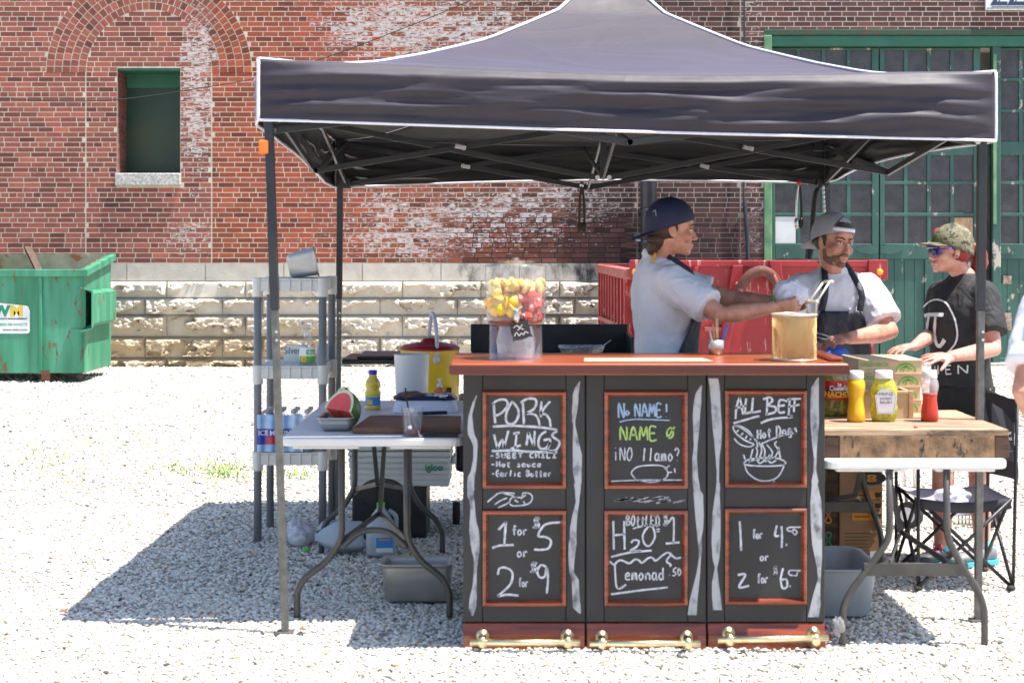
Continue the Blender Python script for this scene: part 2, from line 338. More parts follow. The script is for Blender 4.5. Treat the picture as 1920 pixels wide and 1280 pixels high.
pm('rope_white', (.6, .6, .6), None, 9, .7)
clear_mat('clear_plastic', (.96, .96, .98), .1, .05); clear_mat('clear_cup', (.93, .93, .95), .1, .13)
# camouflage for the cap
m, nt_, bs_ = node_mat('camo'); v_ = coords(nt_)
c_ = ramp(nt_, noise(nt_, v_, 17, 4, .65, 1.2), [(.0, (.035, .035, .02)), (.4, (.12, .11, .06)), (.5, (.22, .2, .13)), (.57, (.05, .055, .028)), (.66, (.02, .02, .014))], 'CONSTANT'); L(nt_, c_, bs_.inputs['Base Color']); bs_.inputs['Roughness'].default_value = .8; MATS['camo'] = m
# fryer mesh: real gaps in a woven wire wall
m, nt_, bs_ = node_mat('wire_mesh'); tc = nt_.nodes.new('ShaderNodeUVMap'); sx = nt_.nodes.new('ShaderNodeSeparateXYZ'); L(nt_, tc.outputs[0], sx.inputs[0])
ua = math_(nt_, 'MULTIPLY', sx.outputs[0], 92.); va = math_(nt_, 'MULTIPLY', sx.outputs[1], 32.)
fx = math_(nt_, 'PINGPONG', math_(nt_, 'ADD', ua, va), 1.); fy = math_(nt_, 'PINGPONG', math_(nt_, 'SUBTRACT', ua, va), 1.)
hole = math_(nt_, 'MULTIPLY', math_(nt_, 'GREATER_THAN', fx, .45), math_(nt_, 'GREATER_THAN', fy, .45))
bs_.inputs['Base Color'].default_value = (.72, .5, .24, 1); bs_.inputs['Metallic'].default_value = .7; bs_.inputs['Roughness'].default_value = .35
L(nt_, math_(nt_, 'SUBTRACT', 1., hole), bs_.inputs['Alpha']); bump(nt_, bs_, math_(nt_, 'ADD', fx, fy), .5, .002); MATS['wire_mesh'] = m

# ---------------------------------------------------------------- ground: gravel lot
def fnode(nt, stops, fac): return ramp(nt, fac, stops)
m, nt, bs = node_mat('gravel_ground'); v = coords(nt)
vo = nt.nodes.new('ShaderNodeTexVoronoi'); vo.inputs['Scale'].default_value = 42; L(nt, v, vo.inputs['Vector'])
sep = nt.nodes.new('ShaderNodeSeparateColor'); L(nt, vo.outputs['Color'], sep.inputs[0])
st = ramp(nt, sep.outputs[0], [(0, (.1, .1, .105)), (.08, (.34, .33, .32)), (.22, (.58, .57, .55)), (1, (.76, .75, .73))])
st = mix(nt, ramp(nt, sep.outputs[1], [(.86, 0), (.9, 1)]), st, (.42, .3, .2))
gap = ramp(nt, vo.outputs['Distance'], [(.5, 0), (.8, 1)]); st = mix(nt, gap, (.42, .39, .34), st)
dirt = ramp(nt, noise(nt, v, .7, 5, .6), [(.5, 0), (.66, 1)])
st = mix(nt, math_(nt, 'MULTIPLY', dirt, .45), st, (.5, .43, .33))
L(nt, st, bs.inputs['Base Color']); bs.inputs['Roughness'].default_value = .95
bump(nt, bs, math_(nt, 'ADD', math_(nt, 'SUBTRACT', 1., vo.outputs['Distance']), math_(nt, 'MULTIPLY', noise(nt, v, 30, 5), .6)), .7, .02); MATS['gravel_ground'] = m
g = MB(); g.grid(60, 60, lambda u, w: V(((u-.5)*160, -30+w*130, -.012)), sm=False)
tag(g.build('ground', 'gravel_ground', origin=(0, 0, 0)), kind='structure')
# loose stones lying on it, nearest ones largest in the picture
m, nt, bs = node_mat('stones'); at = nt.nodes.new('ShaderNodeAttribute'); at.attribute_name = 'col'; v = coords(nt)
L(nt, mix(nt, .5, at.outputs['Color'], ramp(nt, noise(nt, v, 160, 3), [(.3, .65), (.7, 1)]), 'MULTIPLY'), bs.inputs['Base Color']); bs.inputs['Roughness'].default_value = .92; MATS['stones'] = m
def stones():
    t = (1+5**.5)/2; iv = np.array([(-1, t, 0), (1, t, 0), (-1, -t, 0), (1, -t, 0), (0, -1, t), (0, 1, t), (0, -1, -t), (0, 1, -t), (t, 0, -1), (t, 0, 1), (-t, 0, -1), (-t, 0, 1)])/1.9
    it = np.array([(0, 11, 5), (0, 5, 1), (0, 1, 7), (0, 7, 10), (0, 10, 11), (1, 5, 9), (5, 11, 4), (11, 10, 2), (10, 7, 6), (7, 1, 8), (3, 9, 4), (3, 4, 2), (3, 2, 6), (3, 6, 8), (3, 8, 9), (4, 9, 5), (2, 4, 11), (6, 2, 10), (8, 6, 7), (9, 8, 1)])
    xs, ys, sz = [], [], []
    for d0, d1, dens, s0, s1 in ((5.4, 7.4, 5600, .0045, .0118), (7.4, 9.6, 3600, .0055, .0125), (9.6, 13.5, 950, .007, .015), (13.5, 20.8, 300, .009, .02)):
        hw = .345*d1; n = int(dens*(d1-d0)*2*hw); x = np.random.uniform(-hw, hw, n); y = np.random.uniform(d0, d1, n); k = np.abs(x) < .345*y+.15
        if d0 > 9: k &= (fbm(x*.8, y*.8, 3) > .3)
        xs.append(x[k]); ys.append(y[k]); sz.append(s0+(s1-s0)*np.random.rand(k.sum())**1.6)
    x = np.concatenate(xs); y = np.concatenate(ys); s = np.concatenate(sz); n = len(x)
    vert = iv[None]*(1+.35*(np.random.rand(n, 12, 1)-.5))*np.stack([s*np.random.uniform(.8, 1.3, n), s*np.random.uniform(.8, 1.3, n), s*np.random.uniform(.5, .8, n)], 1)[:, None, :]
    a = np.random.rand(n)*6.28; c, sn = np.cos(a)[:, None], np.sin(a)[:, None]
    vx = vert[..., 0]*c-vert[..., 1]*sn; vy = vert[..., 0]*sn+vert[..., 1]*c
    tl = np.random.uniform(-.5, .5, (n, 1)); vz = vert[..., 2]+vx*tl*.6
    co = np.stack([vx+x[:, None], vy+y[:, None], vz-.0095+(s*.35)[:, None]], 2).reshape(-1, 3)
    fa = (it[None]+np.arange(n)[:, None, None]*12).reshape(-1, 3)
    me = bpy.data.meshes.new('gravel'); me.vertices.add(len(co)); me.vertices.foreach_set('co', co.astype(np.float32).ravel())
    me.loops.add(fa.size); me.loops.foreach_set('vertex_index', fa.astype(np.int32).ravel()); me.polygons.add(len(fa))
    me.polygons.foreach_set('loop_start', np.arange(0, fa.size, 3, dtype=np.int32)); me.update(calc_edges=True)
    b = np.random.choice([.84, .74, .64, .5, .3, .14], n, p=[.34, .34, .2, .08, .03, .01])*np.random.uniform(.85, 1.1, n)
    col = np.stack([b*1.05, b, b*.9, np.ones(n)], 1); k = np.random.rand(n); col[k < .05, :3] *= (1.0, .78, .58); col[(k > .05) & (k < .065), :3] *= (.9, .5, .38)
    at = me.color_attributes.new('col', 'FLOAT_COLOR', 'POINT'); at.data.foreach_set('color', np.repeat(col, 12, 0).astype(np.float32).ravel())
    me.materials.append(MATS['stones']); o = bpy.data.objects.new('gravel', me); S.collection.objects.link(o)
    tag(o, 'pale crushed stone gravel covering the open lot', 'gravel', kind='stuff')
stones()
# ================================================================ the brick building behind
YW = 21.0; KW = YW/F
wx = lambda px: (px-960)*KW
wz = lambda py: 1.6-(py-460)*KW
B = thing('brick_building', 'old red brick building with limestone base, bricked-up arch and green garage doors', 'building', (0, YW, 0))
# bricks: colour, whitewash, soot and dark marks carried per brick, weathering by noise
m, nt, bs = node_mat('brick'); v = coords(nt)
at = nt.nodes.new('ShaderNodeAttribute'); at.attribute_name = 'col'; ef = nt.nodes.new('ShaderNodeAttribute'); ef.attribute_name = 'eff'
sx = nt.nodes.new('ShaderNodeSeparateColor'); L(nt, ef.outputs['Color'], sx.inputs[0])
vs_ = coords(nt, (1, 1, 2.6))
n1 = noise(nt, vs_, 13, 10, .74, .4); n2 = noise(nt, v, 60, 4)
base = mix(nt, .55, at.outputs['Color'], ramp(nt, n2, [(.25, .45), (.7, 1.15)]), 'MULTIPLY')
base = mix(nt, ramp(nt, noise(nt, v, 1.6, 5, .65), [(.35, .0), (.75, .3)]), base, (.05, .032, .03))
msk = ramp(nt, math_(nt, 'ADD', n1, math_(nt, 'MULTIPLY_ADD', sx.outputs[0], .24, -.24)), [(.43, 0), (.5, .92)])
base = mix(nt, msk, base, mix(nt, n2, (.7, .66, .65), (.46, .4, .4)))
msk2 = ramp(nt, math_(nt, 'ADD', noise(nt, v, 4, 6, .65), math_(nt, 'MULTIPLY_ADD', sx.outputs[1], .4, -.4)), [(.46, 0), (.58, .95)])
base = mix(nt, msk2, base, (.018, .015, .016))
L(nt, base, bs.inputs['Base Color']); bs.inputs['Roughness'].default_value = .93; bump(nt, bs, noise(nt, v, 55, 6, .7), .35, .006); MATS['brick'] = m

def reg(u, w):
    """colour, whitewash, soot and dark marks of the wall at photo-plane position"""
    if u < 397: c = (.34, .1, .072)
    elif u < 700: c = (.38, .086, .042)
    else:
        t = min(1, max(0, (u-700)/430)); c = tuple(a*(1-t)+b*t for a, b in zip((.38, .095, .04), (.115, .05, .043)))
    if u > 1388: c = (.13, .057, .048)
    gs = lambda a, b, sa, sb: math.exp(-((u-a)/sa)**2-((w-b)/sb)**2)
    e = .8*gs(700, 50, 115, 65)+.75*gs(930, 60, 190, 75)+.5*gs(720, 455, 130, 45)+.62*gs(900, 425, 180, 60)+.45*gs(700, 370, 110, 40)+1.0*gs(368, 230, 26, 120)+.9*gs(372, 100, 28, 70)+.5*gs(350, 440, 50, 50)+.5*gs(1050, 370, 150, 60)+.15
    if 1388 < u < 1440: e += .35
    s = .85*gs(930, 440, 60, 25)+.6*gs(1080, 405, 40, 25)+.5*gs(1190, 440, 30, 120)+.5*gs(740, 455, 14, 25)+.75*gs(335, 75, 14, 50)+.7*gs(265, 365, 55, 22)+.35*gs(1100, 60, 160, 90)+.3*gs(1650, 40, 120, 30)  # soot, plus a dark stripe by the arch and patch over the doors
    return c, min(1, e), min(1, s)
bw = MB(); cols, effs = [], []
def brick(x0, x1, z0, z1, u, w, proud=0., quad=None):
    c, e, s = reg(u, w); k = random.uniform(.72, 1.18); h = random.random()
    if h < .2: k *= .6
    elif h > .93: k *= 1.3
    c = tuple(min(1, max(0, a*k*random.uniform(.94, 1.06))) for a in c)
    y = -proud-random.uniform(.0004, .0012); yb = .004
    q = quad or [(x0, z0), (x1, z0), (x1, z1), (x0, z1)]
    t0, t1 = random.uniform(-.0004, .0004), random.uniform(-.0004, .0004)
    vs = [(a, YW+y+(t0 if i in (0, 3) else t1), b) for i, (a, b) in enumerate(q)]+[(a, YW+yb, b) for a, b in q]
    bw.add(vs, [(0, 1, 2, 3), (1, 0, 4, 5), (2, 1, 5, 6), (3, 2, 6, 7), (0, 3, 7, 4)], 0)
    cols.extend([(*c, 1)]*8); effs.extend([(min(1, e*random.uniform(.6, 1.3)), s, 0, 1)]*8)
CH = 9.42*KW; JT = .0118
WIN = (wx(220), wx(338), wz(325), wz(128)); DOOR_X = wx(1433); DOOR_Z = wz(62)
AC = (wx(279.5), wz(137)); AR0, AR1 = 118*KW, 193*KW
def spans(z, x0, x1):
    """intervals of wall face left at height z"""
    out = [(x0, x1)]
    def cut(a, b):
        nonlocal out; r = []
        for p, q in out:
            if b <= p or a >= q: r.append((p, q)); continue
            if a-p > .03: r.append((p, a))
            if q-b > .03: r.append((b, q))
        out = r
    if WIN[2]-.01 < z < WIN[3]+.005: cut(WIN[0], WIN[1])
    if wz(349) < z <= WIN[2]: cut(WIN[0]-.01, WIN[1]+.01)
    if z < DOOR_Z: cut(DOOR_X, 20)
    dz = z-AC[1]
    if 0 <= dz < AR1:
        a = math.sqrt(AR1**2-dz*dz); b = math.sqrt(max(0, AR0**2-dz*dz)); cut(AC[0]-a, AC[0]-b); cut(AC[0]+b, AC[0]+a)
    return out
zb = wz(493); row = 0; z = zb
while z < 6.3:
    zm = z+CH/2; hdr = row % 5 == 3
    for zone in ((-8.2, wx(161)-.003), (wx(161)+.003, wx(397)-.003), (wx(397)+.003, wx(1195)), (wx(1195)+.004, wx(1388)), (wx(1388)+.006, 9.5)):
        infill = zone[0] > wx(160) and zone[1] < wx(398)
        if infill and zm > AC[1]+AR0: continue
        segs = spans(zm, *zone) if not (zm > AC[1] and zone[0] < wx(397)) else []
        if zm > AC[1]:                                   # above the springing the seams follow the arch
            if zone[0] < -8: segs = [s for s in spans(zm, -8.2, wx(1195))]
            elif zone[1] <= wx(1195): segs = []
        for p, q in segs:
            x = p-random.random()*.1-(.1 if row % 2 else 0)
            while x < q:
                ln = (.112 if hdr and random.random() < .8 else .2135)*random.uniform(.95, 1.05); a, b = max(p, x)+JT/2, min(q, x+ln)-JT/2
                if b-a > .03: brick(a, b, z+JT/2, z+CH-JT/2, 960+(a+b)/2/KW, 460+(1.6-zm)/KW)
                x += ln
    z += CH; row += 1
rw = (AR1-AR0)/5
for k in range(5):                                       # five rings of headers round the old arch
    r0 = AR0+k*rw+JT/2; r1 = AR0+(k+1)*rw-JT/2; n = int(math.pi*r0/.082); off = random.random()
    for i in range(n):
        a0 = math.pi*i/n+.006/r0; a1 = math.pi*(i+1)/n-.006/r0; am = (a0+a1)/2
        q = [(AC[0]+r*math.cos(a), AC[1]+r*math.sin(a)) for r, a in ((r0, a1), (r0, a0), (r1, a0), (r1, a1))]
        cx = AC[0]+r0*math.cos(am); cz = AC[1]+r0*math.sin(am); brick(0, 0, 0, 0, 960+cx/KW, 460+(1.6-cz)/KW, .0015, q)
def colored(mb, name, mat, c, e):
    o = mb.build(name, mat, B)
    for nm, arr in (('col', c), ('eff', e)):
        a = o.data.color_attributes.new(nm, 'FLOAT_COLOR', 'POINT'); a.data.foreach_set('color', np.array(arr, np.float32).ravel())
    return o
# mortar face behind, tinted by region; reveals, wall ends
m, nt, bs = node_mat('mortar'); v = coords(nt); at = nt.nodes.new('ShaderNodeAttribute'); at.attribute_name = 'col'
L(nt, mix(nt, .7, at.outputs['Color'], ramp(nt, noise(nt, v, 6, 6, .7), [(.25, .35), (.7, 1.1)]), 'MULTIPLY'), bs.inputs['Base Color']); bs.inputs['Roughness'].default_value = .95; bump(nt, bs, noise(nt, v, 70, 5), .4, .004); MATS['mortar'] = m
def mort(u, w):
    c = (.62, .55, .44) if u < 520 else (.56, .5, .43)
    t = 0
    if u > 800 and w > 380: t = min(1, (u-800)/80)*min(1, (w-380)/30)*(1 if u < 1180 else .6)
    t = max(t, .25*min(1, max(0, (u-1150)/60)) if u < 1388 else 0)
    return tuple(a*(1-t)+.022*t for a in c)
xs = sorted(set([-8.2, 9.5, WIN[0], WIN[1], DOOR_X]+[x*.15 for x in range(-54, 64)])); zs = sorted(set([.0, 6.3, WIN[2], WIN[3], DOOR_Z]+[z*.15 for z in range(1, 42)]))
nb = len(bw.v)
for i in range(len(xs)-1):
    for j in range(len(zs)-1):
        a, b, c, d = xs[i], xs[i+1], zs[j], zs[j+1]; mx, mz = (a+b)/2, (c+d)/2
        if WIN[0] < mx < WIN[1] and WIN[2] < mz < WIN[3] or mx > DOOR_X and mz < DOOR_Z: continue
        bw.add([(a, YW, c), (b, YW, c), (b, YW, d), (a, YW, d)], [(0, 1, 2, 3)], 1)
def reveal(p0, p1, z0, z1, dep):
    (x0, z0_), (x1, z1_) = (p0, z0), (p1, z1)
    bw.add([(x0, YW, z0), (x0, YW+dep, z0), (x1, YW+dep, z1), (x1, YW, z1)], [(0, 1, 2, 3)], 1)
reveal(WIN[1], WIN[1], WIN[2], WIN[3], .6); reveal(WIN[0], WIN[1], WIN[3], WIN[3], .6)
bw.box(-8.2, 9.5, YW+.62, YW+.7, 0, 6.3, 1); reveal(DOOR_X, DOOR_X, 0, DOOR_Z, .62)
for vtx in bw.v[nb:]: cols.append((*mort(960+vtx[0]/KW, 460+(1.6-vtx[2])/KW), 1)); effs.append((0, 0, 0, 1))
k = 0; zc = WIN[2]
while zc < WIN[3]-.02:                                   # brick reveal on the window's left side
    y = 0.01
    while y < .58:
        ln = .105 if k % 2 else .2; e = min(.59, y+ln)-.01; c, _, _ = reg(230, 300); kk = random.uniform(.5, 1)
        bw.add([(WIN[0]+.002, YW+y, zc+.005), (WIN[0]+.002, YW+e, zc+.005), (WIN[0]+.002, YW+e, zc+CH-.006), (WIN[0]+.002, YW+y, zc+CH-.006)], [(0, 1, 2, 3)], 0)
        cols.extend([(c[0]*kk, c[1]*kk, c[2]*kk, 1)]*4); effs.extend([(.1, .3, 0, 1)]*4); y += ln
    zc += CH; k += 1
bw.add([(WIN[0], YW, WIN[2]), (WIN[0], YW+.6, WIN[2]), (WIN[0], YW+.6, WIN[3]), (WIN[0], YW, WIN[3])], [(0, 1, 2, 3)], 1); cols.extend([(.2, .17, .14, 1)]*4); effs.extend([(0, 0, 0, 1)]*4)
colored(bw, 'wall', ['brick', 'mortar'], cols, effs)
# limestone base: one smooth course above rock-faced courses
m, nt, bs = node_mat('rock_face'); v = coords(nt); at = nt.nodes.new('ShaderNodeAttribute'); at.attribute_name = 'col'
cc = mix(nt, .5, at.outputs['Color'], ramp(nt, noise(nt, v, 7, 7, .7), [(.3, .6), (.7, 1.1)]), 'MULTIPLY')
st = math_(nt, 'ADD', noise(nt, coords(nt, (1, 1, .45)), 3.2, 7, .7), math_(nt, 'MULTIPLY_ADD', at.outputs['Alpha'], .5, -.5))
L(nt, mix(nt, ramp(nt, st, [(.46, 0), (.62, .95)]), cc, (.03, .026, .024)), bs.inputs['Base Color']); bs.inputs['Roughness'].default_value = .95; bump(nt, bs, noise(nt, v, 40, 7, .7), .35, .012); MATS['rock_face'] = m
sb = MB(); scol = []
def block(x0, x1, z0, z1, rough, seed):
    j = .006; x0 += j; x1 -= j; z0 += j; z1 -= j; nx = max(4, int((x1-x0)/.0135)) if rough else 6; nz = max(4, int((z1-z0)/.011)) if rough else 3
    U, Wd = np.meshgrid(np.linspace(0, 1, nx+1), np.linspace(0, 1, nz+1)); X = x0+U*(x1-x0); Zz = z0+Wd*(z1-z0)
    if rough:
        e = np.clip(np.minimum(np.minimum(U*(x1-x0), (1-U)*(x1-x0))/.04, np.minimum((1-Wd)*(z1-z0)/.03, Wd*(z1-z0)/.02)), 0, 1)
        pl = fbm(X*4.2+seed*3, Zz*7+seed, seed, 5)*1.25-.58+(Wd-.42)*.55+.25*(vnoise(X*1.7, Zz*0+seed, seed)-.5)
        pl = np.clip(pl/.07, 0, 1); rid = 1-np.abs(2*fbm(X*8+seed, Zz*12, seed+5, 5)*1.07-1)
        H = e*(.01+pl*(.03+.05*rid+.03*vnoise(X*30, Zz*36, seed+2)+.03*fbm(X*5, Zz*6, seed+9)))
    else: H = .002*fbm(X*6, Zz*6, seed)
    vs = np.stack([X, YW-.035-H, Zz], 2).reshape(-1, 3); n0 = len(sb.v)
    sb.add(vs, [(b*(nx+1)+a, b*(nx+1)+a+1, (b+1)*(nx+1)+a+1, (b+1)*(nx+1)+a) for b in range(nz) for a in range(nx)], 0, False)
    sb.add([(x0, YW-.035, z0), (x1, YW-.035, z0), (x1, YW-.035, z1), (x0, YW-.035, z1), (x0, YW, z0), (x1, YW, z0), (x1, YW, z1), (x0, YW, z1)], [(1, 0, 4, 5), (2, 1, 5, 6), (3, 2, 6, 7), (0, 3, 7, 4)])
    u = 960+(x0+x1)/2/KW; w = 460+(1.6-(z0+z1)/2)/KW; t = min(1, max(0, (w-560)/90)) if u < 640 else .25; k = random.uniform(.88, 1.08)
    c = [a*(1-t)+b*t for a, b in zip((.68, .63, .55), (.6, .48, .33))]
    if not rough: c = [.56, .52, .45]
    for vv in sb.v[n0:]:
        uu = 960+vv[0]/KW; ww = 460+(1.6-vv[2])/KW
        s = max(0, min(1, .3+1.0*math.exp(-((uu-985)/150)**2)*(1.25 if ww < 545 else .5)+.25*math.exp(-((uu-800)/30)**2)+(.25 if uu > 1040 else 0))) if uu > 740 else .12
        scol.append((c[0]*k, c[1]*k, c[2]*k, s))
sd = 0
for (y0, y1, off, w_, rough) in ((493, 527, 92, 147, 0), (527.5, 558, 20, 147, 1), (559, 590, 57, 0, 1), (591, 631, 20, 147, 1), (632, 670, 57, 0, 1), (671, 692, 20, 147, 1)):
    x = off-12*147/1
    seq = 0
    while x < 1388:
        ln = w_ or (75 if seq % 2 else 145); a, b = x, min(x+ln, 1388)
        if b-a > 10 and wx(b) > -8: block(wx(a), wx(b), wz(y1), wz(y0), rough, sd % 37+.3); sd += 1
        x += ln; seq += 1
sb.box(-8.2, wx(1388), YW-.03, YW-.001, -.05, wz(493)-.004); scol += [(.3, .27, .22, .2)]*8
colored(sb, 'stone_base', 'rock_face', scol, [(0, 0, 0, 1)]*len(scol))
wdw = MB().box(WIN[0]+.005, WIN[1]-.005, YW+.5, YW+.56, WIN[2], WIN[3]-.22); wo = wdw.build('window', 'window_green', B)
MB().box(WIN[0]+.005, WIN[1]-.005, YW+.47, YW+.56, WIN[3]-.22, WIN[3]-.002).build('header_board', 'door_green_dark', wo, bevel=.008)
MB().box(WIN[0]+.01, WIN[1]-.01, YW+.02, YW+.47, WIN[3]-.03, WIN[3]-.006).build('soffit', 'door_green_dark', wo)
sl_ = MB(); sl_.box(WIN[0]-.02, WIN[1]+.01, YW-.06, YW+.5, wz(348), WIN[2]); sl_.build('sill', 'sill_stone', wo, bevel=.012)
# garage doors
DX = (1447, 1654, 1864, 2085, 2280); YD = YW+.16
MB().box(wx(1432), 9.4, YW-.004, YW+.6, DOOR_Z-.03, DOOR_Z+.05).build('lintel', 'lintel_green', B, bevel=.01)
MB().box(wx(1447), 9.4, YW+.03, YW+.25, wz(86), DOOR_Z-.032).build('door_header', 'door_green_dark', B, bevel=.01)
MB().box(wx(1432), wx(1447), YW-.02, YW+.3, 0, DOOR_Z-.032).build('door_jamb', 'jamb_green', B, bevel=.01)
def leaf(a, b, post):
    f = MB(); w = b-a; X0, X1 = wx(a), wx(b); c0, c1 = a+10, b-18
    fr = lambda x0, x1, y0, y1, d=.0: f.box(wx(x0), wx(x1), YD-d, YD+.06, wz(y1), wz(y0))
    fr(a+1, c0, 87, 690); fr(c1+4, b-1, 87, 690); fr(c0, c1+4, 87, 91); fr(c0, c1+4, 264, 290); fr(c0, c1+4, 457, 486); fr(c0, c1+4, 672, 690)
    mid = (c0+c1+4)/2; fr(mid-8, mid+8, 486, 672)
    o = f.build('garage_door', 'door_green', B, bevel=.008)
    mu = MB(); gl = MB(); pw = (c1+4-c0-21)/4
    bars = [c0+pw*(i+1)+7*i for i in range(3)]
    for ys in ((91, 147, 206, 264), (290, 342, 402, 457)):
        for x in bars: mu.box(wx(x), wx(x+7), YD+.008, YD+.05, wz(ys[3])-.01, wz(ys[0])+.01)
        for y in ys[1:3]: mu.box(wx(c0)-.01, wx(c1+4)+.01, YD+.005, YD+.052, wz(y+3), wz(y-3))
    mu.build('glazing_bars', 'door_green', o, bevel=.005)
    gl.box(wx(c0), wx(c1+4), YD+.03, YD+.04, wz(457), wz(91)); gl.build('window_panes', 'dark_glass', o)
    for x0, x1 in ((c0, mid-8), (mid+8, c1+4)):
        pn = MB(); 
        nb_ = 4
        for i in range(nb_):
            p = x0+(x1-x0)*i/nb_; q = x0+(x1-x0)*(i+1)/nb_; pn.box(wx(p)+.002, wx(q)-.002, YD+.028, YD+.05, wz(672), wz(486))
        pn.build('lower_panel', 'door_green', o, bevel=.004)
    return o, c0, pw
lf = []
for i in range(4):
    o, c0, pw = leaf(DX[i], DX[i+1]-(18 if i == 1 else 0), 0); lf.append(o)
    for sgn, xx in ((1, DX[i+1]-(20 if i == 1 else 2)),) if i == 0 else ((1, DX[i]+2),):
        h = MB(); d = -1 if i == 0 else 1
        h.prism([(0, -7), (20*d, -9), (34*d, -5), (44*d, 0), (34*d, 5), (20*d, 9), (0, 7)], lambda u, v, e: V((wx(xx+u), YD-.012+e, wz(468+v))), 0, .011); h.build('hinge', 'door_green', o)
    if i == 0: MB().box(wx(c0+1), wx(c0+pw-1), YD+.012, YD+.029, wz(456), wz(406)).build('white_pane', 'white_board', o)
    if i == 1: MB().box(wx(c0+3*pw+22), wx(c0+4*pw+20), YD+.012, YD+.029, wz(456), wz(408)).build('boarded_pane', 'plywood', o)
    if i == 2:
        for y0, y1 in ((518, 533), (588, 620)): MB().box(wx(1887), wx(1903), YD-.02, YD-.001, wz(y1), wz(y0)).build('latch', 'hinge_iron', o, bevel=.004)
MB().box(wx(1865), wx(1881), YD-.07, YD+.05, 0, wz(84)).build('door_post', 'door_green', B, bevel=.012)
MB().box(wx(1866), wx(1872), YD-.085, YD-.071, wz(420), wz(100)).build('cover_strip', 'jamb_green', B)
MB().box(wx(1432), 9.4, YW-.02, YW+.2, -.05, .03).build('threshold', 'sill_stone', B, bevel=.01)
dp = MB(); dp.cyl((wx(1214), YW-.16, .1), (wx(1214), YW-.16, 6.2), .107, n=24); dpo = dp.build('drainpipe', 'pipe_black', B)
for py in (60, 396, 455):
    b_ = MB(); b_.cyl((wx(1214), YW-.16, wz(py)-.03), (wx(1214), YW-.16, wz(py)+.03), .118, n=24); b_.box(wx(1214)-.13, wx(1214)+.13, YW-.06, YW, wz(py)-.025, wz(py)+.025); b_.build('bracket', 'pipe_black', dpo)
cd = MB(); cd.tube(spline([(wx(1394), YW-.05, 6.0), (wx(1395), YW-.05, wz(200)), (wx(1393), YW-.06, wz(350)), (wx(1395), YW-.05, wz(380)), (wx(1400), YW-.06, wz(450)), (wx(1404), YW-.05, .6)], 6), [.012]*6+[.012]*12+[.028]*13, 8)
cd.build('conduit', 'pipe_black', B)
for pts, lab in (([(-40, 183, 20.4), (120, 190, 20.4), (230, 186, 20.4), (360, 168, 20.4), (490, 145, 20.3), (600, 112, 20.2), (740, 60, 20), (880, 2, 19.8), (1000, -60, 19.6)], 'thin black cable sagging across the red brick wall past the boarded window'),):
    t = MB(); t.tube(spline([P(*p) for p in pts], 8), .006, 5); t.build('utility_cable', 'ink_black', tagd=(lab, 'cable'))
# white sign, cut off by the picture's top edge
sg = thing('wall_sign', 'white painted sign with dark blue shadowed letters above the green doors', 'sign', (wx(1905), YW-.05, wz(22)))
MB().box(wx(1846), wx(1975), YW-.05, YW-.008, wz(20), wz(-40)).build('board', 'sticker_white', sg, bevel=.004)
MB().box(wx(1848), wx(1973), YW-.054, YW-.0505, wz(17.6), wz(16.4)).build('border_line', 'ink_dark', sg)
for dx, dy, mt, yy in ((3, 3, 'ink_dark', .0545), (1.5, 1.5, 'sticker_white', .0565), (0, 0, 'ink_dark', .0585)):
    vs, fs = text_geo('ZZA', .42, lambda u, v: V((wx(1855+dx)+u, YW-yy, wz(11+dy)+v)), .008, .82); MB().add(vs, fs).build('lettering', mt, sg)

# ================================================================ green dumpster
DY = 18.5; xr = -5.03; xl = -7.3; zf, zr = Z_(505, DY), Z_(476, 19.73); yb = 19.73
D = thing('dumpster', 'open green steel dumpster with white sticker standing by the brick wall', 'dumpster', (-6.2, 19.1, 0))
zb0 = .13; sh = MB()
for a, b in (((xl, DY), (xr, DY)), ((xr, DY), (xr, yb)), ((xr, yb), (xl, yb)), ((xl, yb), (xl, DY))):
    za = zf if a[1] == DY else zr; zb_ = zf if b[1] == DY else zr; t = .05
    n = V((b[1]-a[1], a[0]-b[0], 0)).normalized()
    lo_in = .05 if True else 0
    pa, pb = V((a[0], a[1], 0)), V((b[0], b[1], 0)); sh.add([pa+V((0, 0, zb0)), pb+V((0, 0, zb0)), pb+V((0, 0, zb_)), pa+V((0, 0, za)), pa-n*t+V((0, 0, zb0)), pb-n*t+V((0, 0, zb0)), pb-n*t+V((0, 0, zb_)), pa-n*t+V((0, 0, za))],
        [(0, 1, 2, 3)], 0); k = len(sh.v)-8
    sh.f += [(k+5, k+4, k+7, k+6)]; sh.mi += [1]; sh.sm += [False]
sh.box(xl, xr, DY, yb, zb0-.03, zb0); sh.build('body', ['dumpster_green', 'dumpster_inside'], D)
rm = MB(); h = .085
rm.bar((xl-.03, DY-.02, zf-h/2), (xr+.05, DY-.02, zf-h/2), .07, h); rm.bar((xr+.012, DY-.05, zf-h/2), (xr+.012, yb+.06, zr-h/2), .075, h); rm.bar((xl, yb, zr-h/2), (xr, yb, zr-h/2), .07, h); rm.bar((xl, DY, zf-h/2), (xl, yb, zr-h/2), .07, h)
rm.build('rim', 'dumpster_green', D, bevel=.008)
for px in (77, -60): MB().box(X_(px-3, DY), X_(px+3, DY), DY-.035, DY-.001, zb0, zf-h).build('rib', 'dumpster_green', D, bevel=.006)
sk = MB(); z0, z1 = Z_(624, 18.4), Z_(550, 18.4)
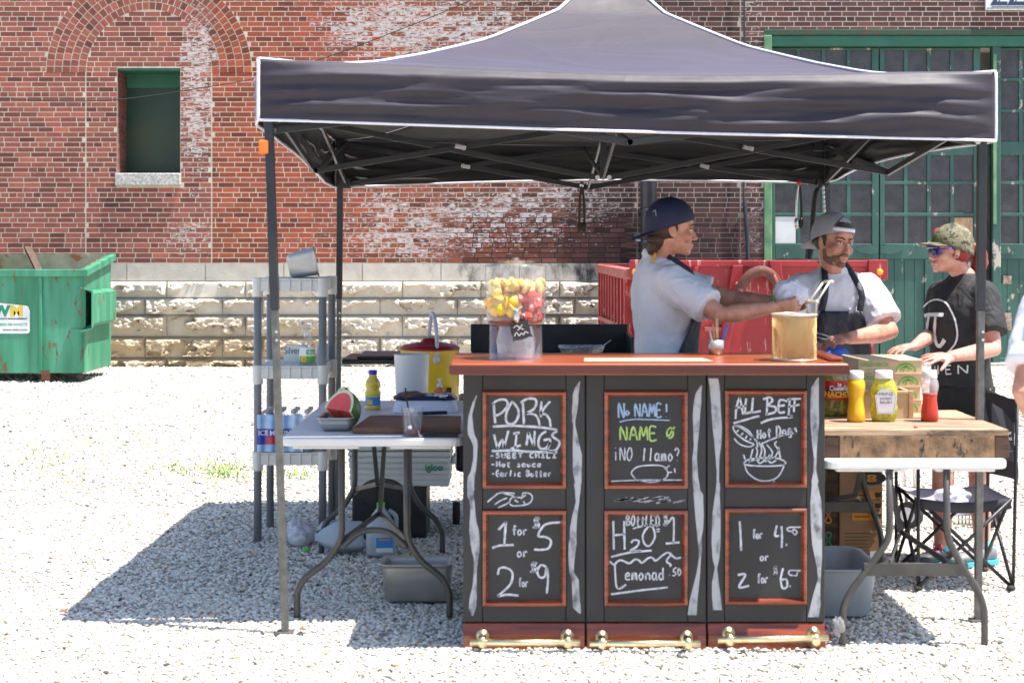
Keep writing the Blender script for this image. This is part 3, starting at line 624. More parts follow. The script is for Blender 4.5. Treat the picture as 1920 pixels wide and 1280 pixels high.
# fork pocket: a square tube along the side, flared at its open front end
def pocket():
    mb = MB(); x0 = xr; x1 = xr+.085; zo0, zo1 = 0.64, 1.06
    for (ya, yb_, g0, g1) in ((DY-.16, DY+.12, .05, 0), (DY+.12, yb-.1, 0, 0)):
        for q in (((x0, zo0), (x1, zo0+.04)), ((x1, zo0+.04), (x1, zo1-.04)), ((x1, zo1-.04), (x0, zo1))):
            (a, za), (b, zb2) = q; f = lambda x, z, g: (x+(g if x > x0 else 0), z+(g if z > .85 else -g))
            (a1, z1a), (b1, z1b), (a2, z2a), (b2, z2b) = f(a, za, g0), f(b, zb2, g0), f(a, za, g1), f(b, zb2, g1)
            mb.add([(a1, ya, z1a), (b1, ya, z1b), (b2, yb_, z2b), (a2, yb_, z2a)], [(0, 1, 2, 3)])
    return mb
pocket().build('fork_pocket', 'dumpster_green', D, solid=.014)
MB().box(xr-.09, xr+.02, DY-.012, DY-.002, .64, 1.1).build('corner_plate', 'dumpster_green', D)
MB().box(xr-.14, xr-.02, DY-.012, DY-.002, zb0, .62).build('corner_post', 'dumpster_green', D)
def caster(px, y):
    x = X_(px, DY); c = MB(); c.cyl((x-.025, y, .075), (x+.025, y, .075), .075, n=20); w = c.build('caster_wheel', 'rubber', D)
    MB().box(x-.04, x+.04, y-.02, y+.02, .07, zb0).build('caster_fork', 'rust', w)
caster(143, DY+.1); caster(-30, DY+.1); caster(60, yb-.15); MB().box(X_(78, DY), X_(93, DY), DY-.01, DY+.2, .02, zb0).build('skid', 'rust', D)
st = MB(); zs0, zs1 = Z_(625, DY), Z_(566, DY); xs0, xs1 = X_(-110, DY), X_(56, DY)
pts = [(xs0, zs0)]+[(xs1-.03+.03*math.cos(a), zs0+.03+.03*math.sin(a)) for a in (-1.57, -.8, 0)]+[(xs1-.06+.06*math.cos(a), zs1-.1+.06*math.sin(a)) for a in (0, .8, 1.2)]+[(xs0, zs1+.06)]
st.prism(pts, lambda u, v, d: V((u, DY-.006+d, v)), 0, .005); so_ = st.build('sticker', 'sticker_white', D)
def flat_text(txt, px, py, d, size, mat, parent, bold=.004, sx=1., y=None, align='RIGHT'):
    vs, fs = text_geo(txt, size, lambda u, v: V((X_(px, d)+u, (d if y is None else y), Z_(py, d)+v)), bold, sx, align)
    return MB().add(vs, fs).build('lettering', mat, parent)
vs, fs = text_geo('W', .17, lambda u, v: V((X_(18, DY)+u, DY-.0075, Z_(592, DY)+v)), .01, 1.05, 'RIGHT'); MB().add(vs, fs).build('lettering', 'ink_green', so_)
vs, fs = text_geo('M', .17, lambda u, v: V((X_(19, DY)+u, DY-.0075, Z_(592, DY)+v)), .01, 1.15); MB().add(vs, fs).build('lettering', 'ink_yellow', so_)
for t, py, sz, mt, sx in (('WASTE MANAGEMENT', 599, .028, 'ink_dark', 1.2), ('1-800-98-WASTE', 611, .05, 'ink_green', 1.02), ('www.wm.com', 620, .042, 'ink_dark', 1.2)):
    flat_text(t, 52, py, DY, sz, mt, so_, .0012, sx, DY-.0075)
w_ = MB(); w_.bar(P(75, 512, 19.0), P(52, 464, 19.3), .09, .035); w_.build('timber_plank', 'wood_dark', bevel=.004, tagd=('dark wooden plank leaning out of the green dumpster', 'plank'))

# ================================================================ red dump trailer behind the cooks
TY = 15.4; TR = 20.4; tx = lambda px: X_(px, TY); tz = lambda py: Z_(py, TY)
T = thing('dump_trailer', 'red steel dump trailer with amber side lamps parked behind the cooks', 'trailer', (X_(1420, TY), 17.5, 0))
MB().box(tx(1192), tx(1640), TY, TY+.05, .42, tz(498)).build('tailgate', 'trailer_red', T)
tp = MB(); tp.box(tx(1190), tx(1660), TY-.03, TY+.06, tz(500), tz(488)); tp.build('top_rail', 'trailer_red', T, bevel=.01)
sd_ = MB()
for y in np.arange(TY+.3, TR, .52): sd_.box(tx(1192)-.09, tx(1192)-.001, y, y+.12, .42, 1.36)
sd_.box(tx(1192), tx(1192)+.05, TY+.05, TR, .42, 1.36); sd_.build('side_wall', 'trailer_red', T, bevel=.006)
MB().box(tx(1640)-.05, tx(1640), TY+.05, TR, .42, 1.36).build('side_wall', 'trailer_red', T)
MB().box(tx(1192), tx(1640), TR-.05, TR, .42, 1.36).build('front_wall', 'trailer_red', T)
sr = MB(); sr.bar((tx(1192)-.05, TY-.02, tz(514)), (tx(1192)-.05, TR, Z_(503, TR)), .13, .1); sr.build('side_rail', 'trailer_pink', T, bevel=.01)
sr = MB(); sr.bar((tx(1192)-.04, TY+.6, .75), (tx(1192)-.12, TR-.8, .7), .03, .05); sr.build('side_brace', 'trailer_pink', T)
for a, b in ((1180, 1200), (1626, 1662)):
    c = MB(); c.box(tx(a), tx(b), TY-.06, TY-.001, tz(525), tz(487)); po = c.build('corner_post', 'trailer_red', T, bevel=.008)
    xx = (a+b)/2+(3 if a > 1500 else 0); q = MB(); q.lathe([(.0, .022), (.02, .02), (.03, .008), (.033, 0)], (0, 0, 0), 16); q.v = [(v[0]+tx(xx), TY-.06-v[2], v[1]+tz(510)) for v in q.v]; q.build('side_lamp', 'amber', po)
for pts in ([(1372, 497), (1392, 497), (1360, 690), (1338, 690)], [(1440, 488), (1462, 488), (1488, 690), (1464, 690)], [(1300, 500), (1308, 500), (1306, 690), (1298, 690)]):
    c = MB(); c.prism([(tx(p[0]), tz(p[1])) for p in pts], lambda u, v, d: V((u, TY-.07+d, v)), 0, .069); c.build('gate_rib', 'trailer_red', T, bevel=.01)
hz = MB(); hz.tube(spline([P(1372, 575, TY-.12), P(1384, 548, TY-.16), P(1402, 520, TY-.2), P(1425, 508, TY-.2), P(1446, 516, TY-.17), P(1462, 540, TY-.1)], 6), .052, 12); ho = hz.build('hose', 'rust_red', T)
for px, py, dx, dy in ((1388, 544, 4, -9), (1452, 522, 5, 8)):
    c = MB(); a = P(px, py, TY-.14); c.cyl(a-V((.012, 0, .006)), a+V((.012, 0, .006)), .085, n=16); c.build('flange', 'trailer_pink', ho)
MB().box(tx(1320), tx(1362), TY-.06, TY-.01, tz(620), tz(613)).build('step_bar', 'trailer_pink', T)
for y in (17.6, 18.5):
    for x in (tx(1192)+.02, tx(1640)-.26):
        c = MB(); c.cyl((x, y, .36), (x+.24, y, .36), .36, n=28); wh = c.build('wheel', 'rubber', T, bevel=.02)
        c = MB(); c.cyl((x-.004, y, .36), (x+.244, y, .36), .19, n=20); c.build('rim', 'silver', wh)
MB().box(tx(1210), tx(1620), TY+.1, TR, .34, .419).build('chassis', 'black_metal', T)
# ================================================================ canopy tent
T = thing('canopy_tent', 'dark navy pop-up canopy tent with white piping on black steel legs', 'canopy', (.5, 8.1, 0))
FLc, FRc, RLc, RRc = (-1.055, 6.53), (2.06, 6.7), (-1.08, 9.62), (1.95, 9.78)
CZ = {'fl': (2.37, 2.12), 'fr': (2.335, 2.045), 'rl': (2.24, 1.955), 'rr': (2.26, 1.99)}
PEAK = V((.5, 8.15, 3.06))
def hipz(t, z0):                                          # hips sag in a long concave curve up to the peak
    k = np.interp(t, [0, .08, .163, .29, .418, .6, .83, 1], [0, 0, .003, .05, .14, .29, .57, 1]); return z0+(PEAK.z-z0)*(.82*k+.18*t*t)
def canopy():
    mb = MB(); cs = [('fl', FLc), ('fr', FRc), ('rr', RRc), ('rl', RLc)]
    for i in range(4):
        (na, a), (nb, b) = cs[i], cs[(i+1) % 4]
        def roof(s, t, a=a, b=b, na=na, nb=nb, i=i):
            x = (a[0]*(1-s)+b[0]*s)*(1-t)+PEAK.x*t; y = (a[1]*(1-s)+b[1]*s)*(1-t)+PEAK.y*t
            z = hipz(t, CZ[na][0])*(1-s)+hipz(t, CZ[nb][0])*s
            sag = -.05*math.sin(math.pi*s)*(1-t)**1.5*math.exp(-t*5)
            if i == 1: x -= .09*math.sin(math.pi*s)*(1-t)
            z += -.02*math.sin(math.pi*s)*math.sin(math.pi*t)+.004*math.sin(s*9+t*5)*(1-t)+sag*.6
            return V((x, y, z))
        mb.grid(48, 40, roof)
        n = V((b[1]-a[1], a[0]-b[0], 0)).normalized()
        def val(s, t, a=a, b=b, na=na, nb=nb, n=n, i=i, roof=roof):
            top = roof(s, 0); zb = CZ[na][1]*(1-s)+CZ[nb][1]*s+.03*math.sin(math.pi*s)*(1 if i != 0 else -.25)
            e = min(s, 1-s); u = s*3.05+i*7
            k = 1-abs(2*float(fbm(u*1.3+2, t*4.2+u*.5, 3+i, 3))*1.14-1)
            wr = .030*(k-.5)+.016*float(fbm(u*2.2, t*9+u*.4, 9+i, 2)-.4)
            wr += .018*math.sin(t*26+2*math.sin(u*3))*math.exp(-e*11)
            wr *= min(1, t*5)*min(1, (1-t)*3+.25)*min(1, e*9)
            bul = .05*min(1, t*6)
            return top+V((0, 0, (zb-top.z)*t))+n*((.012+bul*.5)*min(1, e*14)+wr*1.45)
        mb.grid(150, 22, lambda s, t: val(1-s, t))
        if i == 0: global front_val; front_val = val
        globals()['val%d' % i] = val; globals()['roof%d' % i] = roof
    return mb
cm = canopy(); cn = cm.build('canopy', ['fabric_navy', 'tent_underside_shade'], T)
w = cn.modifiers.new('weld', 'WELD'); w.merge_threshold = .002
sd = cn.modifiers.new('shaded_underside', 'SOLIDIFY'); sd.thickness = .003; sd.offset = 1; sd.material_offset = 1; sd.material_offset_rim = 0  # inner face gets the colour darkened to stand for shade
tr = MB()
for i in range(4):
    v_ = globals()['val%d' % i]; r_ = globals()['roof%d' % i]
    tr.tube([v_(k/60, 1) for k in range(61)], .0065, 6); tr.tube([v_(0.001, k/10) for k in range(11)], .0085, 6)
    tr.tube([r_(0, t)+V((0, 0, .004)) for t in np.linspace(0, 1, 30)], .0125, 6, flat=.6)
tr.build('piping', 'trim_white', cn)
# legs
def leg(a, b, zt, tagged=False):
    f = MB(); a = V(a); b = V(b); m = a.lerp(b, .42)
    f.bar(a, m, .036, .036, up=V((0, 1, 0))); o = f.build('leg', 'tent_steel', T, bevel=.003)
    q = MB(); q.bar(m, b, .03, .03, up=V((0, 1, 0))); q.build('inner_leg', 'worn_steel', o, bevel=.003)
    q = MB(); q.box(b.x-.035, b.x+.035, b.y-.035, b.y+.035, 0, .006); q.build('foot_plate', 'worn_steel', o)
    for z in (.46, .475): 
        c = a.lerp(b, z); q = MB(); q.cyl(c+V((.006, -.0195, 0)), c+V((.006, -.0165, 0)), .006, n=8); q.build('button', 'silver', o)
    return o
lo = leg((-1.02, 6.56, 2.3), (-.938, 6.51, 0), 0)
q = MB(); q.box(X_(486, 6.54), X_(504, 6.54), 6.52, 6.575, Z_(289, 6.54), Z_(263, 6.54)); q.build('tag', 'orange_tag', lo, bevel=.006)
leg((2.015, 6.74, 2.28), (1.99, 6.72, 0), 0); leg((-1.045, 9.58, 2.2), (-1.065, 9.6, 0), 0); leg((1.95, 9.75, 2.2), (1.97, 9.7, 0), 0)
# scissor trusses
def truss(p, q, br=True, w=.03):
    f = MB(); f.bar(p, q, .013, w); return f.build('truss_bar', 'tent_steel', T, bevel=.002)
def joint(p, r=.012):
    f = MB(); p = V(p); f.cyl(p-V((0, .016, 0)), p+V((0, .016, 0)), r, n=10); f.build('joint', 'silver', T)
def clip(p):
    f = MB(); p = V(p); f.bar(p-V((.028, 0, -.006)), p+V((.028, 0, -.006)), .03, .024); f.build('clip', 'silver', T, bevel=.003)
def scissor(a0, a1, b0, b1, cl=False):
    """a0/a1 lower and upper joint at one end, b0/b1 at the other"""
    a0, a1, b0, b1 = map(V, (a0, a1, b0, b1)); n = (b0-a0).cross(V((0, 0, 1))).normalized()*.008
    truss(a0+n, b1+n); truss(a1-n, b0-n)
    if cl: clip((a0+b1)/2+V((0, -.012, 0)))
    joint(a0); joint(b0)
md, rd, fd = 8.1, 9.6, 6.62
cB, cT = P(1131, 333, md), P(1135, 232, md)
LM0, LM1 = P(592, 320, md), P(604, 232, md); RM0, RM1 = P(1668, 324, md), P(1655, 236, md)
scissor(LM0, LM1, cB+V((-.03, 0, 0)), cT, True); scissor(RM0, RM1, cB+V((.03, 0, 0)), cT, True)
rcB, rcT = P(1103, 352, rd), P(1094, 279, rd)
RL0, RL1 = P(652, 345, rd), P(646, 270, rd); RR0, RR1 = P(1546, 345, rd), P(1540, 275, rd)
scissor(RL0, RL1, rcB, rcT, True); scissor(RR0, RR1, rcB, rcT, True)
fcB, fcT = P(1181, 267, fd), P(1181, 165, fd); FL0, FL1 = P(514, 245, fd), P(514, 150, fd); FR0, FR1 = P(1832, 266, 6.72), P(1832, 180, 6.72)
scissor(FL0, FL1, fcB, fcT); scissor(FR0, FR1, fcB, fcT)
for a0, a1, m0, m1, b0, b1 in ((FL0+V((-.02, .06, .02)), FL1+V((-.02, .06, -.1)), LM0, LM1, RL0, RL1), (FR0+V((.02, .06, .01)), FR1+V((.02, .06, -.1)), RM0, RM1, RR0, RR1)):
    scissor(a0, a1, m0, m1); scissor(m0, m1, b0, b1)
for a, b in ((fcB, cT), (cB, V((rcT.x, rcT.y, rcT.z))), (cT, rcB), (cB, fcT)): truss(a, b, w=.022)
cp = MB(); cp.bar(cB, (cB.x, cB.y, 3.0), .03, .03); cp.build('centre_pole', 'tent_steel', T)
for p in (RL1, RR1, RL0, RR0): 
    q = MB(); q.box(p.x-.05, p.x+.02, p.y-.05, p.y+.03, p.z-.03, p.z+.035); q.build('bracket', 'tent_steel', T, bevel=.005)

# ================================================================ bar counter with chalkboards
CY = 6.29; K = CY/F
C = thing('bar_counter', 'black chalkboard-panelled bar counter with mahogany top and brass foot rails', 'bar counter', (X_(1208, CY), 6.5, 0))
cx = lambda px: X_(px, CY); cz = lambda py: Z_(py, CY)
yback = 6.76
def chalk_plane(d=0): return lambda px, py: V((X_(px, CY), CY-d, Z_(py, CY)))
base = MB(); base.box(cx(870), cx(1546), CY+.025, yback, .012, cz(692)); base.build('cabinet', 'chalk_black', C, bevel=.004)
PAN = ((868, 1097, 905, 1061), (1099, 1324, 1133, 1289), (1326, 1547, 1359, 1512))
CT = P(868, 1, CY)
panels = []
for i, (a, b, fa, fb) in enumerate(PAN):
    p = MB(); up = (733, 915) if i < 2 else (731, 913); lw = (956, 1135) if i < 2 else (952, 1132)
    for x0, x1, y0, y1 in ((a, fa, 697, 1166), (fb, b, 697, 1166), (fa+.0, fb, 697, up[0]), (fa, fb, up[1], lw[0]), (fa, fb, lw[1], 1166)):
        g = .5; p.box(cx(x0)+g*K, cx(x1)-g*K, CY, CY+.03, cz(y1)+g*K, cz(y0)-g*K)
    o = p.build('front_panel', 'chalk_black', C, bevel=.0025); panels.append(o)
    for y0, y1 in (up, lw):
        q = MB(); q.box(cx(fa+6), cx(fb-6), CY+.006, CY+.02, cz(y1-6), cz(y0+6)); q.build('chalkboard', 'chalk_panel', o)
        q = MB(); w = 10
        prof = [(0, 0), (0, -.011), (3, -.016), (6, -.015), (w, .004)]
        c = [(fa, y0, 1, 1), (fb, y0, -1, 1), (fb, y1, -1, -1), (fa, y1, 1, -1)]
        vs = [V((cx(px+sx_*u), CY+d, cz(py+sy_*u))) for px, py, sx_, sy_ in c for u, d in prof]; n = len(prof)
        q.add(vs, [(k*n+j, k*n+j+1, ((k+1) % 4)*n+j+1, ((k+1) % 4)*n+j) for k in range(4) for j in range(n-1)])
        q.build('frame_moulding', 'mahogany', o)
    # drawer with brass rail
    q = MB(); y0, y1 = 1168, 1216
    z0, z1 = cz(y1+4), cz(y0); X0, X1 = cx(a)+.002, cx(b)-.002; f = CY-.02
    vs = [V((X0, f, z0)), V((X1, f, z0)), V((X1, f, z1-.045)), V((X0, f, z1-.045)), V((X0, CY+.004, z1)), V((X1, CY+.004, z1)), V((X0, CY+.03, z0)), V((X1, CY+.03, z0)), V((X0, CY+.03, z1)), V((X1, CY+.03, z1))]
    q.add(vs, [(0, 1, 2, 3), (3, 2, 5, 4), (0, 3, 4, 8, 6), (1, 7, 9, 5, 2), (4, 5, 9, 8), (0, 6, 7, 1)]); do = q.build('drawer', 'mahogany', C, bevel=.003)
    ya, m0, m1 = (1204, 905, 1063) if i == 0 else (1206, 1127, 1286) if i == 1 else (1199, 1364, 1523)
    yb_ = CY-.075; zr = Z_(ya, yb_); q = MB()
    q.cyl((cx(m0-23), yb_, zr), (cx(m1+23), yb_, zr+(.008 if i == 2 else 0)), .0128, n=16)
    for mx in (m0, m1):
        q.lathe([(0, 0), (.027, 0), (.027, .007), (.017, .012), (.013, .03)], (0, 0, 0), 18); k = 18*5
        q.v[-k:] = [(v[0]+cx(mx), CY-.02-v[2], v[1]+zr+.013) for v in q.v[-k:]]
        q.ell((cx(mx), yb_+.002, zr-.001), (.02, .019, .025), n=14, k=10)
    q.build('brass_rail', 'brass', do)
# top
q = MB(); zt = Z_(681, 6.2); z0 = zt-.037
f0, f1 = 6.185, yback+.04; xl_, xr_ = X_(843, f0), X_(1592, f0)
q.box(xl_, xr_, f0, f1, z0, zt); to = q.build('countertop', 'mahogany_top', C, bevel=.009, bseg=3)
q = MB(); q.bar((xr_-.028, f0+.1, zt+.0095), (xr_-.028, f1-.0, zt+.0095), .05, .018); q.build('raised_edge', 'mahogany', to, bevel=.006)
q = MB(); q.box(xl_-.002, xr_+.002, f0-.012, f0-.0005, z0-.003, zt-.006); q.build('shaded_edge', 'mahogany_shaded', to, bevel=.003)  # added dark strip: paints the shade on the top's front face
q = MB(); q.box(xl_+.005, xr_-.005, f0+.003, f0+.03, z0-.008, z0-.001); q.build('under_moulding', 'mahogany', to)
t_ = MB(); t_.prism([(X_(1095, 6.27), 6.27), (X_(1338, 6.27), 6.27), (X_(1318, 6.42), 6.44), (X_(1096, 6.42), 6.44)], lambda u, v, d: V((u, v, zt+.001+d)), 0, .003)  # flat pale strip on the counter top
t_.build('pale_strip', 'pale_strip_tone', tagd=('long pale strip lying flat on the mahogany counter top', 'pale strip'))
# ---- chalk lettering: a single-stroke hand alphabet
GL = {
'A': [[(.0, 1), (.45, -.02), (.95, 1)], [(.2, .62), (.8, .6)]], 'B': [[(.1, 0), (.1, 1)], [(.0, .02), (.7, .1), (.75, .32), (.15, .48), (.85, .6), (.85, .88), (.05, 1)]],
'C': [[(.85, .15), (.5, 0), (.1, .4), (.2, .85), (.55, 1), (.9, .85)]], 'D': [[(.1, 0), (.1, 1), (.6, .95), (.9, .5), (.6, .08), (-.05, 0)]],
'E': [[(.85, .03), (.1, 0), (.1, 1), (.9, .98)], [(.1, .5), (.7, .48)]], 'F': [[(.9, .0), (.1, .02), (.1, 1)], [(.1, .48), (.7, .45)]],
'G': [[(.85, .12), (.5, 0), (.1, .4), (.18, .85), (.6, 1), (.92, .62), (.5, .58)], [(.92, .6), (.85, 1.05)]], 'H': [[(.08, 0), (.12, 1)], [(.85, 0), (.9, 1)], [(.1, .5), (.9, .46)]],
'I': [[(.5, .05), (.45, .98)], [(.1, .05), (.9, 0)], [(.05, 1), (.95, .95)]], 'K': [[(.12, 0), (.1, 1)], [(.85, 0), (.12, .52), (.6, .6), (.92, 1.02)]], 'L': [[(.15, 0), (.1, 1), (.9, .93)]],
'M': [[(.0, 1), (.15, 0), (.5, .7), (.85, 0), (1, 1)]], 'N': [[(.08, 1), (.12, 0), (.85, 1), (.88, 0)]], 'O': [[(.5, 0), (.1, .45), (.2, .9), (.55, 1), (.9, .6), (.8, .12), (.5, 0)]],
'P': [[(.12, .05), (.12, 1)], [(0, .1), (.5, -.02), (.9, .2), (.7, .48), (.12, .58)]], 'R': [[(.12, .05), (.14, 1)], [(0, .1), (.6, -.02), (.85, .2), (.6, .45), (.15, .55)], [(.2, .55), (.7, .62), (.95, 1.05)]],
'S': [[(.85, .08), (.4, .0), (.2, .25), (.8, .6), (.6, .92), (.05, 1)]], 'T': [[(.5, .02), (.48, 1)], [(0, .03), (1, 0)]], 'W': [[(.0, 0), (.25, 1), (.5, .35), (.68, 1), (1, 0)]],
'a': [[(.75, .5), (.35, .42), (.08, .72), (.35, 1), (.75, .8)], [(.78, .4), (.8, .9), (1, 1)]], 'c': [[(.85, .5), (.4, .42), (.1, .75), (.4, 1), (.9, .9)]], 'd': [[(.75, .55), (.3, .48), (.08, .78), (.4, 1), (.75, .8)], [(.8, 0), (.82, 1)]],
'e': [[(.15, .72), (.8, .65), (.6, .42), (.15, .6), (.2, .95), (.9, .95)]], 'f': [[(.9, .12), (.55, .05), (.45, .4), (.45, 1)], [(.1, .48), (.85, .45)]], 'g': [[(.8, .45), (.3, .45), (.15, .75), (.5, .9), (.8, .5), (.75, 1.25), (.2, 1.3)]],
'h': [[(.1, 0), (.1, 1)], [(.1, .7), (.5, .45), (.8, .6), (.85, 1)]], 'i': [[(.5, .45), (.5, 1)], [(.5, .2), (.52, .26)]], 'l': [[(.6, 0), (.4, 1)]], 'm': [[(.05, 1), (.1, .5), (.3, .5), (.45, 1), (.55, .5), (.8, .5), (.9, 1)]],
'n': [[(.1, 1), (.15, .48)], [(.15, .65), (.5, .45), (.8, .6), (.85, 1)]], 'o': [[(.5, .42), (.12, .7), (.4, 1), (.85, .75), (.5, .42)]], 'r': [[(.2, .45), (.25, 1)], [(.25, .65), (.5, .45), (.85, .5)]], 's': [[(.8, .48), (.3, .5), (.7, .75), (.6, .98), (.1, .98)]],
't': [[(.5, .1), (.45, .95), (.8, 1)], [(.1, .42), (.9, .38)]], 'u': [[(.1, .45), (.2, .95), (.6, .95), (.8, .45), (.85, 1)]], 'z': [[(.1, .0), (.8, .05), (.1, .95), (.95, .9)]],
'0': [[(.5, 0), (.15, .45), (.4, 1), (.85, .6), (.5, 0)]], '1': [[(.25, .2), (.6, 0), (.6, .98)], [(.1, 1), (1.0, .95)]], '2': [[(.1, .25), (.4, 0), (.8, .15), (.6, .6), (.05, .98), (1, .95)]], '4': [[(.25, 0), (.1, .55), (.6, .5)], [(.68, .05), (.72, 1)]],
'5': [[(1, .0), (.45, .12), (.2, .5), (.7, .55), (.75, .85), (.5, 1), (.0, .98)]], '6': [[(.3, 0), (.15, .6), (.3, .98), (.75, .9), (.75, .6), (.25, .7)]], '9': [[(.8, .15), (.4, 0), (.15, .3), (.45, .5), (.8, .15), (.85, 1.05)]],
'$': [[(.85, .15), (.3, .15), (.3, .45), (.75, .55), (.65, .9), (.05, .88)], [(.4, 0), (.3, 1)], [(.65, 0), (.55, 1)]], '-': [[(.1, .6), (.8, .58)]], '!': [[(.5, 0), (.5, .65)], [(.5, .95), (.52, 1)]], '?': [[(.1, .2), (.5, 0), (.85, .25), (.5, .6)], [(.5, .95), (.52, 1)]],
'.': [[(.4, .94), (.5, 1)]], '=': [[(.1, .4), (.8, .36)], [(.1, .65), (.8, .6)]], 'Ø': [[(.5, .0), (.1, .45), (.3, .95), (.8, .8), (.85, .3), (.5, 0)], [(.2, .95), (1.05, -.05)]], '¡': [[(.5, .35), (.5, 1)], [(.5, 0), (.52, .06)]]}
CM = ['chalk_white']
def strokes(mb, lines, w, d=.001, smooth=True, sn=5):
    if isinstance(mb, int):
        q = MB(); strokes(q, lines, w, d, smooth, sn); return q.build('chalk_drawing', CM[0], panels[mb])
    f = chalk_plane(d)
    for ln in lines:
        pts = [f(*p) for p in ln]
        if len(pts) > 2 and smooth: pts = spline(pts, sn)
        else: pts = [pts[0].lerp(pts[-1], k/6) for k in range(7)] if len(pts) == 2 else pts
        mb.ribbon([p+V((random.uniform(-1, 1), 0, random.uniform(-1, 1)))*.0004 for p in pts], w*K, V((0, -1, 0)))
def hand(mb, txt, x, y, h, adv, w, d=.001, gw=.8, rise=0.):
    """txt with its top-left corner at photo pixel x, y; h tall, adv wide per letter"""
    if isinstance(mb, int):
        i = 0
        for word in txt.split(' '):
            q = MB(); hand(q, word, x+adv*i, y+rise*i, h, adv, w, d, gw, rise); q.build('chalk_lettering', CM[0], panels[mb]); i += len(word)+1
        return
    for i, ch in enumerate(txt):
        if ch != ' ':
            strokes(mb, [[(x+adv*(i+gw*u), y+h*v+rise*i) for u, v in s] for s in GL[ch]], w, d)
# decoration bones down the stiles
z6 = lambda x, y: (850+x/4.266, 660+y/4.266); z8 = lambda x, y: (850+x/3.766, 900+y/3.766); z7 = lambda x, y: (1200+x/4.266, 660+y/4.266); zA = lambda x, y: (1200+x/3.766, 900+y/3.766)
bones = [
 (0, [(z6, 345, 183, 190), (z6, 400, 155, 175), (z6, 500, 122, 150), (z6, 600, 113, 160), (z6, 660, 118, 170), (z6, 700, 140, 190), (z6, 750, 160, 195), (z6, 850, 160, 190), (z6, 950, 140, 180), (z6, 1000, 115, 170), (z6, 1080, 110, 165), (z6, 1150, 112, 160), (z8, 50, 100, 150), (z8, 150, 115, 150), (z8, 220, 120, 155), (z8, 300, 115, 165), (z8, 350, 112, 180), (z8, 420, 118, 185), (z8, 500, 130, 185), (z8, 550, 145, 175), (z8, 650, 145, 165), (z8, 750, 135, 165), (z8, 830, 115, 165), (z8, 900, 108, 160), (z8, 955, 130, 140)]),
 (0, [(z6, 235, 1008, 1016), (z6, 280, 975, 1010), (z6, 340, 955, 1000), (z6, 400, 955, 1000), (z6, 470, 948, 990), (z6, 550, 948, 975), (z6, 580, 960, 975), (z6, 700, 955, 1000), (z6, 830, 955, 1030), (z6, 950, 955, 1025), (z6, 1050, 965, 1020), (z6, 1150, 975, 1010), (z8, 20, 860, 905), (z8, 80, 860, 900), (z8, 150, 865, 890), (z8, 250, 840, 875), (z8, 330, 825, 870), (z8, 450, 815, 870), (z8, 560, 812, 855), (z8, 650, 820, 850), (z8, 700, 835, 885), (z8, 800, 840, 890), (z8, 900, 845, 900), (z8, 940, 890, 900)]),
 (1, [(z7, 265, 488, 496), (z7, 330, 445, 490), (z7, 400, 430, 490), (z7, 500, 422, 480), (z7, 600, 425, 475), (z7, 750, 430, 460), (z7, 850, 418, 455), (z7, 1000, 420, 465), (z7, 1100, 430, 480), (zA, 20, 371, 418), (zA, 100, 378, 445), (zA, 250, 390, 450), (zA, 350, 400, 445), (zA, 405, 405, 435), (zA, 500, 415, 437), (zA, 550, 415, 430), (zA, 650, 400, 425), (zA, 750, 375, 415), (zA, 850, 350, 405), (zA, 950, 335, 400)]),
 (2, [(z7, 210, 548, 625), (z7, 300, 560, 640), (z7, 450, 570, 645), (z7, 600, 580, 655), (z7, 730, 595, 650), (z7, 850, 605, 635), (z7, 950, 612, 632), (z7, 1040, 612, 632), (z7, 1100, 605, 640), (zA, 20, 540, 564), (zA, 100, 530, 562), (zA, 250, 510, 570), (zA, 440, 505, 568), (zA, 550, 512, 560), (zA, 620, 528, 545), (zA, 720, 508, 555), (zA, 820, 508, 570), (zA, 915, 515, 578)]),
 (2, [(z7, 205, 1420, 1430), (z7, 280, 1370, 1430), (z7, 400, 1362, 1430), (z7, 550, 1362, 1432), (z7, 650, 1370, 1425), (z7, 750, 1378, 1415), (z7, 850, 1390, 1412), (z7, 950, 1388, 1410), (z7, 1050, 1375, 1420), (zA, 10, 1210, 1260), (zA, 150, 1203, 1280), (zA, 300, 1205, 1285), (zA, 450, 1215, 1285), (zA, 550, 1235, 1285), (zA, 620, 1250, 1280), (zA, 700, 1255, 1275), (zA, 800, 1225, 1272), (zA, 880, 1205, 1275), (zA, 965, 1185, 1260)])]
f_ = chalk_plane(.001)
ch = [MB() for _ in range(3)]
for i, rows in bones:
    vs = []; rows = sorted(rows, key=lambda t_: t_[0](0, t_[1])[1])
    for fn, y, a, b in rows:
        (xa, ya), (xb, _) = fn(a, y), fn(b, y); vs += [f_(xa, ya), f_(xb, ya)]
    ch[i].add(vs, [(2*k, 2*k+1, 2*k+3, 2*k+2) for k in range(len(rows)-1)])
panels_ch = [ch[i].build('chalk_pattern', 'chalk_bone', panels[i]) for i in range(3)]
DD = -.005                                               # the boards lie 6 mm behind the stiles
t = [MB() for _ in range(3)]
zz = lambda fn, pts: [fn(*p) for p in pts]
S6 = lambda *lns: strokes(0, [zz(z6, l) for l in lns], 4.4, DD)
